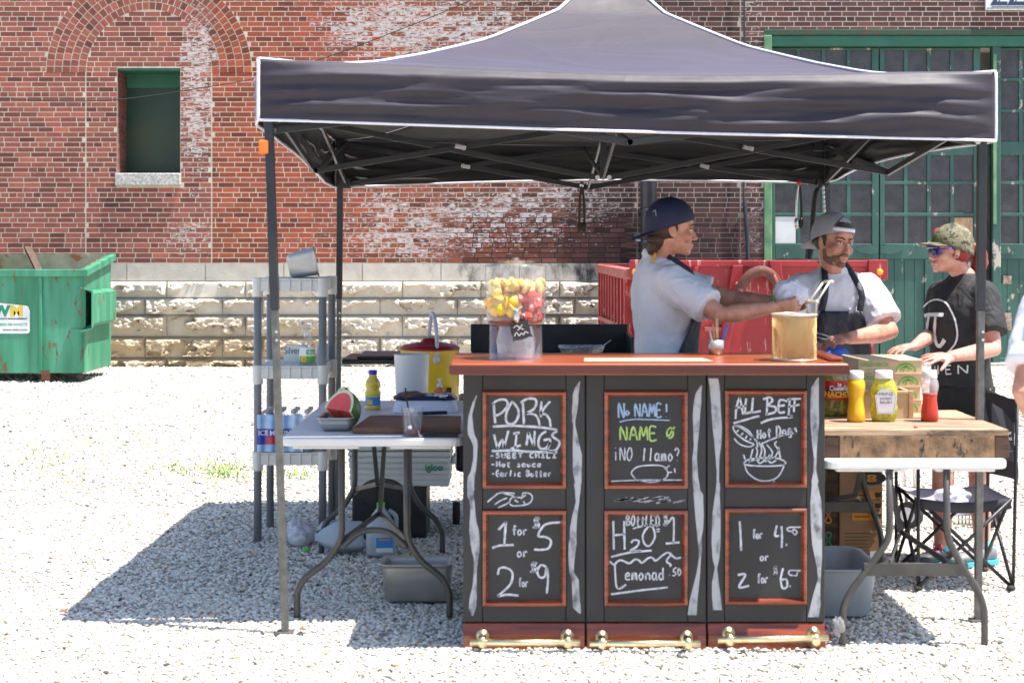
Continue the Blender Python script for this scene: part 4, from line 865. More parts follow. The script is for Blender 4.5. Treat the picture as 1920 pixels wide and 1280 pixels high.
S6([(322, 410), (328, 490), (335, 570)], [(312, 420), (350, 388), (410, 380), (435, 410), (420, 450), (380, 490), (332, 512)], [(470, 395), (430, 470), (420, 540), (445, 575), (490, 565), (520, 510), (515, 450), (470, 395)],
   [(555, 400), (560, 490), (565, 575)], [(540, 405), (590, 375), (650, 375), (665, 410), (640, 460), (575, 492)], [(575, 490), (650, 500), (680, 540), (690, 588)], [(706, 395), (700, 490), (703, 520)], [(775, 395), (735, 440), (702, 490), (740, 500), (770, 540), (778, 598)],
   [(315, 595), (480, 590), (600, 595), (720, 605), (832, 622)], [(325, 658), (340, 720), (355, 770)], [(355, 770), (392, 700), (405, 768)], [(405, 768), (440, 628)], [(478, 652), (530, 644)], [(507, 648), (495, 770)], [(458, 776), (540, 744)], [(585, 745), (600, 640)], [(600, 640), (643, 752)], [(643, 752), (652, 630)],
   [(742, 633), (695, 670), (680, 735), (700, 772), (745, 765), (775, 720)], [(722, 706), (776, 700), (750, 792)], [(832, 630), (790, 668), (850, 722), (812, 788), (750, 786)], [(308, 792), (480, 786), (600, 796), (832, 800)])
hand(0, '-SWEET CHILI', 919, 849.5, 8.6, 10.6, 2.9, DD, .72); hand(0, '-Hot sauce', 921, 865, 10, 9.6, 2.9, DD, .75); hand(0, '-Garlic Butter', 922, 881.5, 11.5, 8.1, 2.7, DD, .75)
S8 = lambda w, *lns: strokes(0, [zz(z8, l) for l in lns], w, DD)
S8(4.2, [(318, 352), (372, 292)], [(372, 292), (365, 380), (360, 460)], [(275, 478), (330, 462), (425, 458)])
S8(4.2, [(755, 298), (680, 304), (630, 330), (600, 395), (650, 400), (690, 430), (672, 480), (620, 492), (570, 488)])
S8(4.2, [(315, 668), (325, 625), (370, 618), (415, 650), (410, 720), (370, 770), (312, 820)], [(312, 822), (380, 808), (460, 815)])
S8(4.2, [(655, 612), (620, 600), (592, 640), (610, 685), (645, 680), (660, 620), (668, 700), (660, 800)])
hand(0, '$', 998, 969, 22, 17, 3, DD, 1); hand(0, 'for', 960, 985, 18, 10, 2.8, DD, .9); hand(0, 'or', 969, 1026, 18, 11, 3, DD, .9); hand(0, '$', 993, 1053, 21, 17, 3, DD, 1); hand(0, 'for', 972, 1083, 17, 6.3, 2.4, DD, .95)
hd = MB(); strokes(hd, [zz(z6, l) for l in ([(272, 1198), (330, 1150), (380, 1122), (490, 1128)], [(385, 1124), (470, 1145), (510, 1165)], [(330, 1218), (380, 1185), (430, 1163)], [(358, 1242), (420, 1215), (450, 1195)], [(450, 1200), (470, 1160), (545, 1160), (560, 1125), (610, 1130), (632, 1160), (615, 1200), (570, 1220), (480, 1228), (450, 1210)], [(490, 1180), (520, 1200)], [(540, 1170), (580, 1140)], [(575, 1215), (560, 1190)])], 2.6, .001); hd.build('chalk_drawing', 'chalk_white', panels[0])
CM[0] = 'chalk_blue'; hand(1, 'N', 1159, 756, 27, 14, 3.4, DD, .9); hand(1, 'o', 1172, 764, 14, 10, 3.2, DD, .9); hand(1, 'NAME!', 1190, 757, 24, 13.6, 3, DD, .82); strokes(1, [[(1162, 791), (1180, 787), (1200, 786), (1256, 788)]], 2.2, DD)
CM[0] = 'chalk_green'; hand(1, 'NAME', 1162, 800, 25, 18.6, 3.2, DD, .82); hand(1, 'Ø', 1249, 801, 21, 17, 3.2, DD, .9)
CM[0] = 'chalk_white'; hand(1, '¡NO', 1149, 839, 24, 13, 2.2, DD, .85); hand(1, 'llamo?', 1203, 840, 24, 12.3, 2.6, DD, .8)
strokes(1, [[(1192, 898), (1184, 886), (1200, 874), (1240, 873), (1252, 884), (1248, 896), (1225, 904), (1198, 900)], [(1247, 880), (1256, 872)], [(1254, 886), (1260, 885)], [(1265, 878), (1266, 886)], [(1146, 902), (1200, 900), (1280, 900)]], 2.4, DD)
S9 = lambda w, *lns: strokes(1, [zz(z8, l) for l in lns], w, DD)
hand(1, 'H', 1148, 977, 53, 29, 3.8, DD, .9); hand(1, '2', 1181, 1012, 21, 24, 3.6, DD, .9); hand(1, 'O', 1203, 985, 38, 29, 3.6, DD, .95); hand(1, '1', 1246, 971, 48, 30, 4, DD, .95)
hand(1, 'BOttLED', 1174, 966, 19, 9.3, 2.7, DD, .8); hand(1, '$', 1243, 962, 24, 13, 2.6, DD, .9); hand(1, '=', 1230, 985, 18, 10, 2.6, DD, .9); strokes(1, [[(1187, 991), (1210, 985), (1238, 984)]], 2.8, DD)
strokes(1, [[(1146, 1044), (1180, 1036), (1222, 1032)], [(1143, 1052), (1151, 1058), (1160, 1051), (1168, 1051), (1180, 1056), (1190, 1049), (1198, 1050), (1204, 1055), (1216, 1046), (1224, 1046), (1230, 1051), (1244, 1040), (1254, 1036), (1266, 1046), (1277, 1045)], [(1258, 1040), (1250, 1052), (1258, 1058), (1256, 1062)], [(1153, 1059), (1157, 1102), (1174, 1096)], [(1146, 1114), (1190, 1108), (1252, 1101)]], 3.6, DD)
hand(1, 'emonad', 1172, 1064, 23, 12.6, 3, DD, .82); hand(1, '.50', 1252, 1064, 15, 9, 2.6, DD, .85)
b = MB(); 
for k in range(26):
    x = 1165+random.random()*112; y = 936+random.uniform(-4, 6)*(x-1150)/120; strokes(b, [[(x-14, y+2), (x, y-1), (x+random.uniform(4, 14), y-3)]], random.uniform(1.2, 3), .001)
b.build('chalk_smudge', 'chalk_smear', panels[1])
S7 = lambda w, *lns: strokes(2, [zz(z7, l) for l in lns], w, DD)
S7(4, [(765, 535), (775, 430), (800, 360)], [(800, 360), (825, 500)], [(762, 450), (850, 430)], [(850, 370), (840, 495)], [(840, 495), (890, 480)], [(905, 365), (895, 485)], [(895, 485), (968, 472)], [(1020, 375), (1015, 500)], [(985, 378), (1040, 362), (1060, 390), (1030, 425), (1085, 440), (1080, 480), (1005, 500)], [(1180, 395), (1120, 385), (1112, 480), (1160, 478)], [(1115, 432), (1160, 425)], [(1200, 375), (1190, 515)], [(1180, 378), (1300, 372)], [(1190, 440), (1225, 430)], [(1240, 380), (1232, 480)], [(1235, 430), (1280, 420)], [(1180, 515), (1222, 512)],
   [(750, 570), (850, 540), (955, 510)], [(968, 568), (1060, 535), (1222, 520)])
hand(2, 'Hot', 1420, 806, 17, 9.5, 3, DD, .8, -2); hand(2, 'Dogs', 1456, 799, 18, 10.5, 3, DD, .82, -1.6)
S7(2.8, [(970, 735), (1050, 700), (1150, 665), (1255, 645)], [(750, 620), (780, 660), (850, 710), (910, 730), (922, 700), (870, 650), (800, 600), (750, 595), (750, 620)], [(760, 590), (800, 590), (870, 630), (915, 690)], [(755, 690), (790, 730), (850, 755), (900, 750), (925, 715)], [(775, 640), (790, 620)], [(810, 665), (825, 645)], [(845, 690), (860, 668)], [(880, 705), (890, 690)],
   [(830, 890), (870, 860), (1000, 845), (1100, 850), (1165, 880), (1140, 905), (1000, 912), (870, 905), (830, 890)], [(838, 900), (860, 960), (920, 1010), (980, 1030), (1060, 1022), (1120, 980), (1160, 890)], [(975, 1030), (955, 1050)], [(1065, 1022), (1080, 1045)],
   [(885, 880), (890, 830), (905, 775)], [(925, 860), (940, 800), (930, 760)], [(950, 870), (975, 780), (950, 720)], [(990, 860), (1000, 790), (975, 735)], [(1040, 860), (1060, 800), (1015, 740)], [(1070, 850), (1110, 790), (1080, 740), (1095, 715)], [(1125, 855), (1110, 760)], [(830, 820), (842, 860)], [(870, 880), (930, 860), (960, 890), (1010, 860), (1050, 885), (1090, 865)], [(930, 700), (945, 760)], [(1005, 880), (1040, 820)])
S_A = lambda w, *lns: strokes(2, [zz(zA, l) for l in lns], w, DD)
S_A(4, [(705, 290), (712, 400), (716, 498)])
S_A(4, [(968, 320), (955, 390), (985, 392)], [(1000, 325), (1005, 400), (1002, 478)], [(1030, 455), (1040, 457)])
S_A(4, [(692, 670), (745, 668), (700, 755), (772, 745)])
S_A(4, [(1012, 620), (995, 700), (1010, 762), (1040, 750), (1035, 700), (1000, 705)], [(1058, 747), (1066, 749)])
S_A(3, [(1138, 332), (1050, 335), (1045, 355), (1075, 360), (1090, 345)], [(1075, 360), (1095, 385), (1110, 365), (1090, 345)])
S_A(3, [(1135, 640), (1060, 638), (1055, 665), (1080, 670), (1090, 645), (1085, 670), (1108, 672), (1112, 648)])
hand(2, 'for', 1411, 992, 18, 6.6, 2.8, DD, .95); hand(2, 'or', 1425, 1036, 15, 9, 2.8, DD, .9); hand(2, 'for', 1420, 1075, 18, 7, 2.8, DD, .95); hand(2, '$', 1450, 1061, 17, 10, 2.6, DD, .9)
# ================================================================ folding tables
def folding_table(px0, px1, yf, zt, length, label, feet, th=.037):
    d = yf; x0, x1 = X_(px0, d), X_(px1, d); cxm = (x0+x1)/2
    t = thing('folding_table', label, 'folding table', (cxm, yf+length/2, 0), 'white folding tables')
    q = MB(); r = .05; pts = []
    for (cx_, cy_, a0) in ((x1-r, yf+length-r, 0), (x0+r, yf+length-r, 90), (x0+r, yf+r, 180), (x1-r, yf+r, 270)):
        for k in range(5): a = R(a0+22.5*k); pts.append((cx_+r*math.cos(a), cy_+r*math.sin(a)))
    q.prism(pts, lambda u, v, e: V((u, v, zt-e)), 0, th); q.build('table_top', 'white_plastic', t, bevel=.01, bseg=3)
    q = MB(); xm = x0+(x1-x0)*.43; q.box(x0+.05, xm, yf+.02, yf+.06, zt-th-.012, zt-th-.001); q.box(xm+.13, x1-.05, yf+.02, yf+.06, zt-th-.012, zt-th-.001); q.build('apron_lip', 'white_plastic', t, bevel=.008)
    for (fy, fa, fb, ua, ub, zk, kind) in feet:                  # each pair of legs with its cross bar
        for fx_, ux in ((fa, ua), (fb, ub)):
            sgn = 1 if fx_ > ux else -1
            p = [V((ux, fy, zt-th)), V((ux, fy, zk+.05)), V((ux+sgn*.012, fy, zk-.01)), V((ux+(fx_-ux)*.35, fy, zk-.09)), V((ux+(fx_-ux)*.8, fy, zk*.52)), V((ux+(fx_-ux)*.97, fy, zk*.36)), V((fx_, fy, zk*.25)), V((fx_, fy, 0.0))]
            q = MB(); q.tube([p[0]]+spline(p[1:], 5), .0145, 10); q.build('leg', 'table_grey', t)
        q = MB()
        if kind == 'arch': q.tube(spline([(ua, fy, zk-.03), (ua+(ub-ua)*.25, fy, zk+.03), ((ua+ub)/2, fy, zk+.045), (ua+(ub-ua)*.75, fy, zk+.03), (ub, fy, zk-.03)], 6), .019, 8, flat=.7)
        else: q.bar((fa+(ua-fa)*.45, fy, zk-.12), (fb+(ub-fb)*.45, fy, zk-.12), .02, .05)
        q.build('cross_bar', 'table_grey', t)
        mid = (ua+ub)/2; s_ = -1 if fy > yf+.6 else 1
        q = MB(); k = V((mid, fy+.28*s_, .4)); q.bar((ua, fy, .33), k, .008, .022); q.bar((ub, fy, .33), k, .008, .022); q.bar(k, (mid, fy+.6*s_, zt-th), .02, .02); q.build('brace', 'table_grey', t)
    return t
d = 6.72
folding_table(525, 869, 6.66, .785, 1.62, 'white folding table left of the black counter, carrying watermelon and cutting board',
    [(6.78, X_(557, 6.78), X_(843, 6.78), X_(641, 6.78), X_(763, 6.78), .33, 'arch'), (8.2, X_(607, 8.3), X_(831, 8.3), X_(669, 8.3), X_(770, 8.3), .33, 'arch')])
folding_table(1546, 1893, 6.3, .74, 1.75, 'white folding table right of the counter, under the rough wooden riser',
    [(6.32, X_(1580, 6.32), X_(1846, 6.32), X_(1668, 6.32), X_(1775, 6.32), .42, 'bar'), (7.84, 1.28, 1.842, X_(1545, 7.84), X_(1597, 7.84)+.05, .42, 'bar')])
ZT = .785                                                   # top of the left table
def on(px, py, z): d = (1.6-z)*F/(py-460); return V((X_(px, d), d, z))   # point of a level surface seen at a photo pixel

# ================================================================ grey shelf unit and what it holds
sy0, sy1 = 8.5, 8.98; sx0, sx1 = X_(482, sy0), X_(604, sy0)
U = thing('shelf_unit', 'grey and white plastic three-tier shelf unit at the left edge of the tent', 'shelving', ((sx0+sx1)/2, 8.7, 0))
for zt_ in (Z_(522, sy0), Z_(686, sy0), Z_(848, sy0)):
    q = MB(); h = .07; q.box(sx0, sx1, sy0, sy1, zt_-.012, zt_)
    for a, b, c, e in ((sx0, sx1, sy0, sy0+.02), (sx0, sx1, sy1-.02, sy1), (sx0, sx0+.02, sy0+.021, sy1-.021), (sx1-.02, sx1, sy0+.021, sy1-.021)): q.box(a, b, c, e, zt_-h, zt_-.0125)
    for k in range(1, 6): x = sx0+(sx1-sx0)*k/6; q.box(x-.004, x+.004, sy0-.006, sy0-.0005, zt_-h, zt_-.005)
    o = q.build('shelf', 'shelf_plastic', U, bevel=.004)
    for x in (sx0, sx1):
        for y in (sy0+.02, sy1-.02): q = MB(); q.cyl((x, y, zt_-.1), (x, y, zt_+.004), .029, n=16); q.build('collar', 'shelf_plastic', o, bevel=.004)
for x in (sx0, sx1):
    for y in (sy0+.02, sy1-.02): q = MB(); q.cyl((x, y, 0), (x, y, Z_(524, sy0)), .0215, n=16); q.build('leg', 'grey_plastic', U)
ztop, zmid, zlow = Z_(522, sy0), Z_(686, sy0), Z_(848, sy0)
def pan(w, l, h, wall=.004, lip=.012, taper=.88, r=.03, thick=.003):
    """open steel food pan at the origin, w along x, l along y"""
    mb = MB(); rows = []
    def ring(w_, l_, z, r_):
        out = []
        for (sx_, sy_, a0) in ((1, 1, 0), (-1, 1, 90), (-1, -1, 180), (1, -1, 270)):
            for k in range(5): a = R(a0+22.5*k); out.append(V((sx_*(w_/2-r_)+r_*math.cos(a), sy_*(l_/2-r_)+r_*math.sin(a), z)))
        return out
    rings = [ring(w*taper-.03, l*taper-.03, 0, r), ring(w*taper, l*taper, .014, r), ring(w*.985, l*.985, h-.03, r), ring(w, l, h-.022, r), ring(w, l, h-.002, r), ring(w+lip*2, l+lip*2, h, r+lip), ring(w+lip*2, l+lip*2, h-.006, r+lip)]
    n = 20; vs = [p for rr in rings for p in rr]; mb.add(vs, [(i*n+j, i*n+(j+1) % n, (i+1)*n+(j+1) % n, (i+1)*n+j) for i in range(len(rings)-1) for j in range(n)], 0, True)
    mb.add(rings[0], [tuple(range(n))[::-1]], 0); return mb
def place(mb, loc, rot=None):
    m = MX.Translation(V(loc)) @ (rot.to_4x4() if rot is not None else MX.Identity(4)); mb.v = [tuple(m @ V(v)) for v in mb.v]; return mb
rot = MX.Rotation(R(8), 3, 'Z') @ MX.Rotation(R(79), 3, 'Y')
p = pan(.15, .22, .155, r=.025, lip=.008); p = place(p, P(541, 490, 8.72), rot)
mn = min(v[2] for v in p.v); p.v = [(v[0], v[1], v[2]-mn+ztop) for v in p.v]
p.build('steel_pan', 'stainless', solid=.003, tagd=('stainless steel pan lying on its side on top of the grey shelf unit', 'steel pan', 'steel food pans'))
q = MB(); a = P(533, 669, 8.8); q.box(X_(534, 8.8), X_(575, 8.8), 8.76, 8.86, zmid, Z_(647, 8.8)); bx = q.build('small_box', 'sticker_white', bevel=.002, tagd=('small white carton with thin dark lettering on the middle shelf', 'carton'))
flat_text('Silver', 563, 663, 8.76, .055, 'ink_dark', bx, 0, .75, 8.758, 'RIGHT'); ORG[bx]
q = MB(); q.box(X_(598, 8.9), X_(614, 8.9), 8.82, 8.93, zmid, Z_(645, 8.9)); q.build('small_box', 'trim_white', bevel=.002, tagd=('narrow pale lilac carton at the right end of the middle shelf', 'carton'))
# spray bottle
sb_ = P(578, 680, 8.62); c = V((sb_.x, 8.6, zmid)); t = thing('spray_bottle', 'clear trigger spray bottle with green sunflower label on the middle shelf', 'spray bottle', c)
q = MB(); q.lathe([(0, .002), (.046, .002), (.05, .012), (.05, .08), (.046, .1), (.028, .125), (.02, .14), (.018, .17)], c, 24, sy=.65); q.build('bottle_body', 'clear_plastic', t)
q = MB(); q.lathe([(0, .004), (.044, .004), (.047, .014), (.047, .05), (0, .05)], c, 24, sy=.62); q.build('liquid', 'bag_plastic', t)
q = MB(); q.lathe([(.022, .155), (.024, .16), (.022, .195), (.014, .2), (.012, .215)], c, 16); q.box(c.x-.055, c.x+.03, c.y-.014, c.y+.014, c.z+.213, c.z+.243); q.bar(c+V((-.02, 0, .215)), c+V((-.035, 0, .16)), .012, .008); q.build('trigger_head', 'clear_cup', t, bevel=.004)
q = MB(); lab = lambda u, v: V((c.x+.051*math.sin(u), c.y-.0335*math.cos(u), c.z+v)); q.grid(14, 1, lambda u, v: lab((u-.5)*1.9, .012+v*.07)); lo_ = q.build('label', 'ink_lime', t)
q = MB(); q.grid(14, 1, lambda u, v: lab((u-.5)*1.9, .048+v*.045)+V((0, -.0006, 0))); q.build('label_top', 'sticker_white', lo_)
for s_, z_, mt in (('green', .072, 'ink_green'), ('works', .055, 'ink_lime')):
    vs, fs = text_geo(s_, .026, lambda u, v: lab(u/.051-.1, z_+v)+V((0, -.0012, 0)), .0006); MB().add(vs, fs).build('lettering', mt, lo_)
q = MB(); fc = lab(-.35, .03)+V((0, -.002, 0))
for k in range(12): a = k*math.pi/6; q.ell(fc+V((math.cos(a)*.011, 0, math.sin(a)*.011)), (.006, .001, .006), n=8, k=4)
q.build('sunflower', 'ink_yellow', lo_); MB().ell(fc+V((0, -.001, 0)), (.007, .0012, .007), n=10, k=5).build('flower_centre', 'ink_orange', lo_)
# shrink-wrapped water bottles
t = thing('water_bottle_pack', 'shrink-wrapped pack of blue labelled water bottles on the lowest shelf', 'water pack', (X_(535, 8.6), 8.65, zlow))
wx0, wx1 = X_(484, 8.5), X_(575, 8.6)
for j in range(3):
    for k in range(4):
        c = V((wx0+.036+k*.074, 8.54+j*.085, zlow)); q = MB(); q.lathe([(0, .002), (.033, .002), (.034, .02), (.033, .09), (.034, .1), (.034, .14), (.028, .175), (.013, .2), (.013, .21)], c, 14); bo = q.build('water_bottle', 'clear_cup', t)
        q = MB(); q.lathe([(0, .006), (.031, .006), (.0315, .13), (0, .14)], c, 12); q.build('water', 'bottle_blue', bo); q = MB(); q.cyl(c+V((0, 0, .208)), c+V((0, 0, .226)), .014, n=12); q.build('bottle_cap', 'rope_white', bo)
q = MB(); wy = 8.498; wrapf = lambda u, v: V((wx0-.006+(wx1-wx0)*u, wy-.006*math.sin(u*25)-.004*math.sin(v*9+u*7), zlow+.004+.2*v)); q.grid(40, 8, wrapf); wr = q.build('wrapper', 'bottle_blue', t)
q = MB(); q.grid(40, 2, lambda u, v: wrapf(u, .2+v*.25)+V((0, -.003, 0))); q.build('wrapper_band', 'pack_red', wr)
q = MB(); q.grid(40, 2, lambda u, v: wrapf(u, .42+v*.2)+V((0, -.004, 0))); q.build('wrapper_band', 'cap_blue', wr)
vs, fs = text_geo('ICE MOUNTAIN', .038, lambda u, v: wrapf((u+.008)/(wx1-wx0), .45+v/.2)+V((0, -.0065, 0)), .001, .95); MB().add(vs, fs).build('lettering', 'ink_white', wr)
q = MB()
for j in range(-2, 1): pass
q.grid(1, 8, lambda u, v: V((wx0-.008, wy+u*.26, zlow+.004+.2*v))); q.build('wrapper_side', 'pack_red', wr)

# ================================================================ on the left table
# watermelon in a steel pan
c = on(633, 803, ZT); c = V((X_(630, 6.9), 6.99, ZT)); t = thing('steel_pan', 'shallow steel pan with cut watermelon wedges in it, on the left table', 'steel pan', c, 'steel food pans')
p = place(pan(.145, .24, .062, r=.025, lip=.008), c); p.build('pan_body', 'stainless', t, solid=.002)
def melon(lab, loc, rz, tilt, r, seed):
    """wedge of melon: red flesh, pale ring, dark rind"""
    t = thing('watermelon_wedge', lab, 'watermelon', loc, 'cut watermelon in the pan'); m = MX.Rotation(R(rz), 3, 'Z') @ MX.Rotation(R(tilt), 3, 'X')
    a0, a1 = R(-50), R(62); L_ = V(loc)
    def shell(rr, k0=0., k1=1.): return lambda u, v: L_+m @ V((rr*math.cos(math.pi*(v-.5))*math.cos(a0+(a1-a0)*(k0+(k1-k0)*u)), rr*1.15*math.sin(math.pi*(v-.5)), rr*math.cos(math.pi*(v-.5))*math.sin(a0+(a1-a0)*(k0+(k1-k0)*u))))
    q = MB(); q.grid(14, 14, shell(r)); q.build('rind', 'melon_rind', t)
    q = MB(); n = 16
    for a, sgn in ((a0, 1), (a1, -1)):
        for r0, r1, mi in ((0, r*.84, 0), (r*.84, r*.985, 1)):
            nn = V((math.sin(a)*sgn, 0, -math.cos(a)*sgn))*.001
            f = lambda u, v: L_+m @ (V(((r0+(r1-r0)*u)*math.cos(math.pi*(v-.5))*math.cos(a), (r0+(r1-r0)*u)*1.15*math.sin(math.pi*(v-.5)), (r0+(r1-r0)*u)*math.cos(math.pi*(v-.5))*math.sin(a)))+nn)
            q.grid(3, n, f, mi)
    q.build('flesh', ['melon_flesh', 'melon_white'], t)
melon('larger watermelon wedge with red flesh facing left, in front in the pan', c+V((-.002, -.01, .085)), 38, 0, .1, 1)
melon('watermelon wedge standing behind the larger one in the steel pan', c+V((-.022, .085, .1)), 12, 12, .09, 2)
# cooking oil
c = on(699, 768, ZT); t = thing('oil_bottle', 'bottle of yellow cooking oil with blue label and blue cap', 'oil bottle', c); s_ = c.y/F*1.0
q = MB(); k = 15*c.y/F; h = 66*c.y/F
q.lathe([(0, 0), (k*.9, 0), (k, h*.05), (k, h*.1), (k*.93, h*.13), (k*.93, h*.38), (k, h*.42), (k*1.0, h*.5), (k*.82, h*.58), (k*.98, h*.68), (k*.9, h*.8), (k*.55, h*.93), (k*.48, h)], c, 24); q.build('bottle_body', 'oil', t)
q = MB(); q.lathe([(k*.95, h*.14), (k*.96, h*.37)], c, 24); lo_ = q.build('label', 'label_blue', t); q = MB(); q.box(c.x-k*.62, c.x+k*.05, c.y-k-.002, c.y-k*.7, c.z+h*.17, c.z+h*.3); q.build('label_picture', 'ink_yellow', lo_)
q = MB(); q.cyl(c+V((0, 0, h)), c+V((0, 0, h*1.13)), k*.56, n=18); q.build('bottle_cap', 'cap_blue', t, bevel=.003)
# cutting board, knife, cup, phone, foil package
b0, b1 = on(662, 812, ZT), on(866, 818, ZT); yb0, yb1 = on(690, 782, ZT+.022).y, 0
q = MB(); x0 = b0.x; q.prism([(x0-.0, 6.8), (-.222, 6.8), (-.235, 7.28), (x0+.03, 7.3)], lambda u, v, e: V((u, v, ZT+.0015+e)), 0, .026); q.build('cutting_board', 'board_brown', bevel=.004, tagd=('dark brown striped wooden cutting board on the left table', 'cutting board'))
zb_ = ZT+.029
def knife(p, q_, w=.03):
    t = thing('knife', 'long kitchen knife with black handle lying on the cutting board', 'knife', p); p, q_ = V(p), V(q_); m = p.lerp(q_, .6); f = MB(); f.bar(p, m, w, .002); f.build('blade', 'silver', t); f = MB(); f.bar(m, q_, .024, .016); f.build('handle', 'rubber', t, bevel=.004)
knife(V((X_(700, 7.25), 7.25, zb_+.004)), V((X_(838, 7.3), 7.32, zb_+.009)))
c = V((X_(773, 6.74), 6.735, ZT+.0)); t = thing('plastic_cup', 'clear plastic cup with dark drink and black straw on the left table', 'cup', c); kk = 6.74/F
q = MB(); q.lathe([(0, .002), (15.5*kk, .002), (21*kk, 54*kk), (22*kk, 55*kk)], c, 24); q.build('cup_wall', 'clear_cup', t); q = MB(); q.lathe([(0, .003), (14.6*kk, .003), (15.5*kk, 13*kk), (0, 13*kk)], c, 20); q.build('drink', 'punch', t)
q = MB(); q.tube([c+V((.012, .0, .006)), c+V((-.022, .006, .14)), c+V((-.03, .008, .205))], .0035, 8); q.build('straw', 'rubber', t)
q = MB(); q.lathe([(0, 0), (.009, .004), (.01, .03), (0, .034)], c+V((-.01, 0, .012)), 10); q.build('ice', 'ice', t)
q = MB(); a = V((X_(826, 6.72), 6.715, ZT)); q.box(a.x-.075, a.x+.075, a.y-.035, a.y+.03, ZT+.001, ZT+.014); ph = q.build('mobile_phone', 'rubber', bevel=.005, tagd=('black mobile phone lying near the front edge of the left table', 'phone')); 
c = V((X_(797, 7.7), 7.75, ZT)); t = thing('foil_package', 'torn open white and navy plastic pack of foil on the left table', 'package', c)
def lump(c, rx, ry, rz, seed, flat=True, amp=.3, n=30, k=16):
    mb = MB(); mb.ell((0, 0, 0), 1, n=n, k=k); out = []
    for v in mb.v:
        nz = float(fbm(v[0]*2.3+seed, v[1]*2.3+v[2]*1.7+seed*.7, seed)); r_ = 1+amp*(nz-.47)*2; out.append((c[0]+v[0]*rx*r_, c[1]+v[1]*ry*r_, max(c[2], c[2]+rz*(v[2]*r_+.75)*.6) if flat else c[2]+v[2]*rz*r_))
    mb.v = out; return mb
def pouch(e0, e1, g):
    def f(u, v):
        a = 2*math.pi*u; k = lambda x: math.copysign(abs(x)**.45, x); h_ = e0+(e1-e0)*v; w_ = 1-.06*math.sin(a*3+1)-.05*math.cos(a*5)+.04*math.sin(a*9+v*3)
        return c+V((k(math.cos(a))*(.158+g)*(1-.12*v)*(1+.03*w_), k(math.sin(a))*(.115+g)*(1-.1*v), .002+h_*(.9+.1*w_)+.006*math.sin(a*7)*v))
    return f
q = MB(); q.grid(72, 6, pouch(0, .062, 0)); q.build('wrapper', 'cloth_white', t)
q = MB(); q.grid(72, 3, pouch(.06, .076, -.006)); q.build('navy_edge', 'cap_navy', t)
lump(c+V((.06, .0, .045)), .085, .085, .04, 8, amp=.6, n=40, k=22).build('inner_foil', 'foil', t); lump(c+V((-.05, .01, .045)), .1, .085, .045, 12, amp=.45).build('flap', 'board_brown', t)
# white sheet of card / pitcher, soap, yellow cooler: stand at the far end
c = on(772, 752, ZT); c = V((X_(772, 8.1), 8.1, ZT)); s_ = 8.1/F
q = MB(); q.lathe([(0, .001), (28*s_, .001), (29.5*s_, .02), (33*s_, 92*s_), (34*s_, 93*s_), (32*s_, 93*s_), (28.5*s_, .03), (0, .02)], c, 32); q.build('white_tub', 'white_plastic', tagd=('plain white plastic tub at the far end of the left table', 'tub'))
c = V((X_(824, 7.98), 7.98, ZT)); t = thing('soap_bottle', 'small orange pump soap bottle with white pump on the left table', 'soap bottle', c)
q = MB(); q.lathe([(0, .001), (.03, .001), (.032, .01), (.03, .075), (.014, .095), (.013, .1)], c, 18); q.build('bottle_body', 'soap_orange', t)
q = MB(); q.lathe([(.014, .098), (.015, .11), (.006, .113), (.006, .13), (.012, .131), (.012, .14), (0, .142)], c, 14); q.box(c.x-.006, c.x+.006, c.y-.035, c.y, c.z+.13, c.z+.14); q.build('pump', 'white_plastic', t)
# yellow drink cooler stands on the grill's side, beyond the table
cy_ = 8.75; s_ = cy_/F; c = V((X_(806, cy_), cy_, Z_(770, cy_))); 
t = thing('drink_cooler', 'round yellow drink cooler with dark red lid and pale handle', 'drink cooler', c); h = 115*s_; r0 = 55*s_
q = MB(); q.lathe([(0, 0), (r0*.95, 0), (r0, .01), (r0*.985, h*.4), (r0*1.0, h*.42), (r0, h)], c, 40); q.build('cooler_body', 'cooler_yellow', t)
q = MB(); q.lathe([(r0*1.02, h), (r0*1.02, h+.01), (r0*.88, h+.026), (r0*.3, h+.044), (r0*.22, h+.062), (0, h+.065)], c, 40); q.build('lid', 'cooler_red', t)
q = MB(); a = c+V((.045, -r0-.006, h-.045)); q.tube(spline([a, a+V((.0, .05, .1)), a+V((-.015, .1, .225)), a+V((-.035, .15, .235)), a+V((-.05, .2, .12)), a+V((-.05, .24, .03))], 8), .011, 10); q.ell(a, (.022, .01, .022), n=14, k=8); q.build('handle', 'bag_plastic', t)
q = MB(); q.box(c.x+.1, c.x+.125, c.y-r0*.85, c.y-r0*.7, c.z+.08, c.z+.14); q.build('tap', 'ink_black', t)
# ================================================================ under the left table
cy_ = 8.62; s_ = cy_/F; z0 = Z_(912, cy_)
q = MB(); x0, x1 = X_(660, cy_), X_(800, cy_); q.box(x0, x1, cy_, cy_+.36, 0, z0-.002)
cr = q.build('milk_crate', 'crate_black', bevel=.01, tagd=('black plastic crate under the left table, carrying the white cooler', 'crate'))
q = MB()
for i in range(6):
    for j in range(4):
        if random.random() < .8: q.box(x0+.03+i*.062, x0+.07+i*.062, cy_-.004, cy_-.0005, .04+j*.066, .085+j*.066)
q.build('grille', 'black_metal', cr)
t = thing('cool_box', 'white ribbed cool box with small green lettering on the black crate', 'cool box', (X_(750, cy_), cy_+.2, z0))
x0, x1 = X_(656, cy_), X_(842, cy_); q = MB(); h = Z_(845, cy_)-z0
rows = [(0, .012), (.02, 0)]+[(h*k/6+.012, -.004) for k in range(1, 6)]+[(h, -.012)]
for k in range(6): q.box(x0-.002*k, x1+.002*k, cy_-.002*k, cy_+.4, z0+h*k/6, z0+h*(k+1)/6-.004)
q.box(x0, x1, cy_+.004, cy_+.39, z0+.004, z0+h-.005); co = q.build('box_body', 'cooler_white', t, bevel=.008)
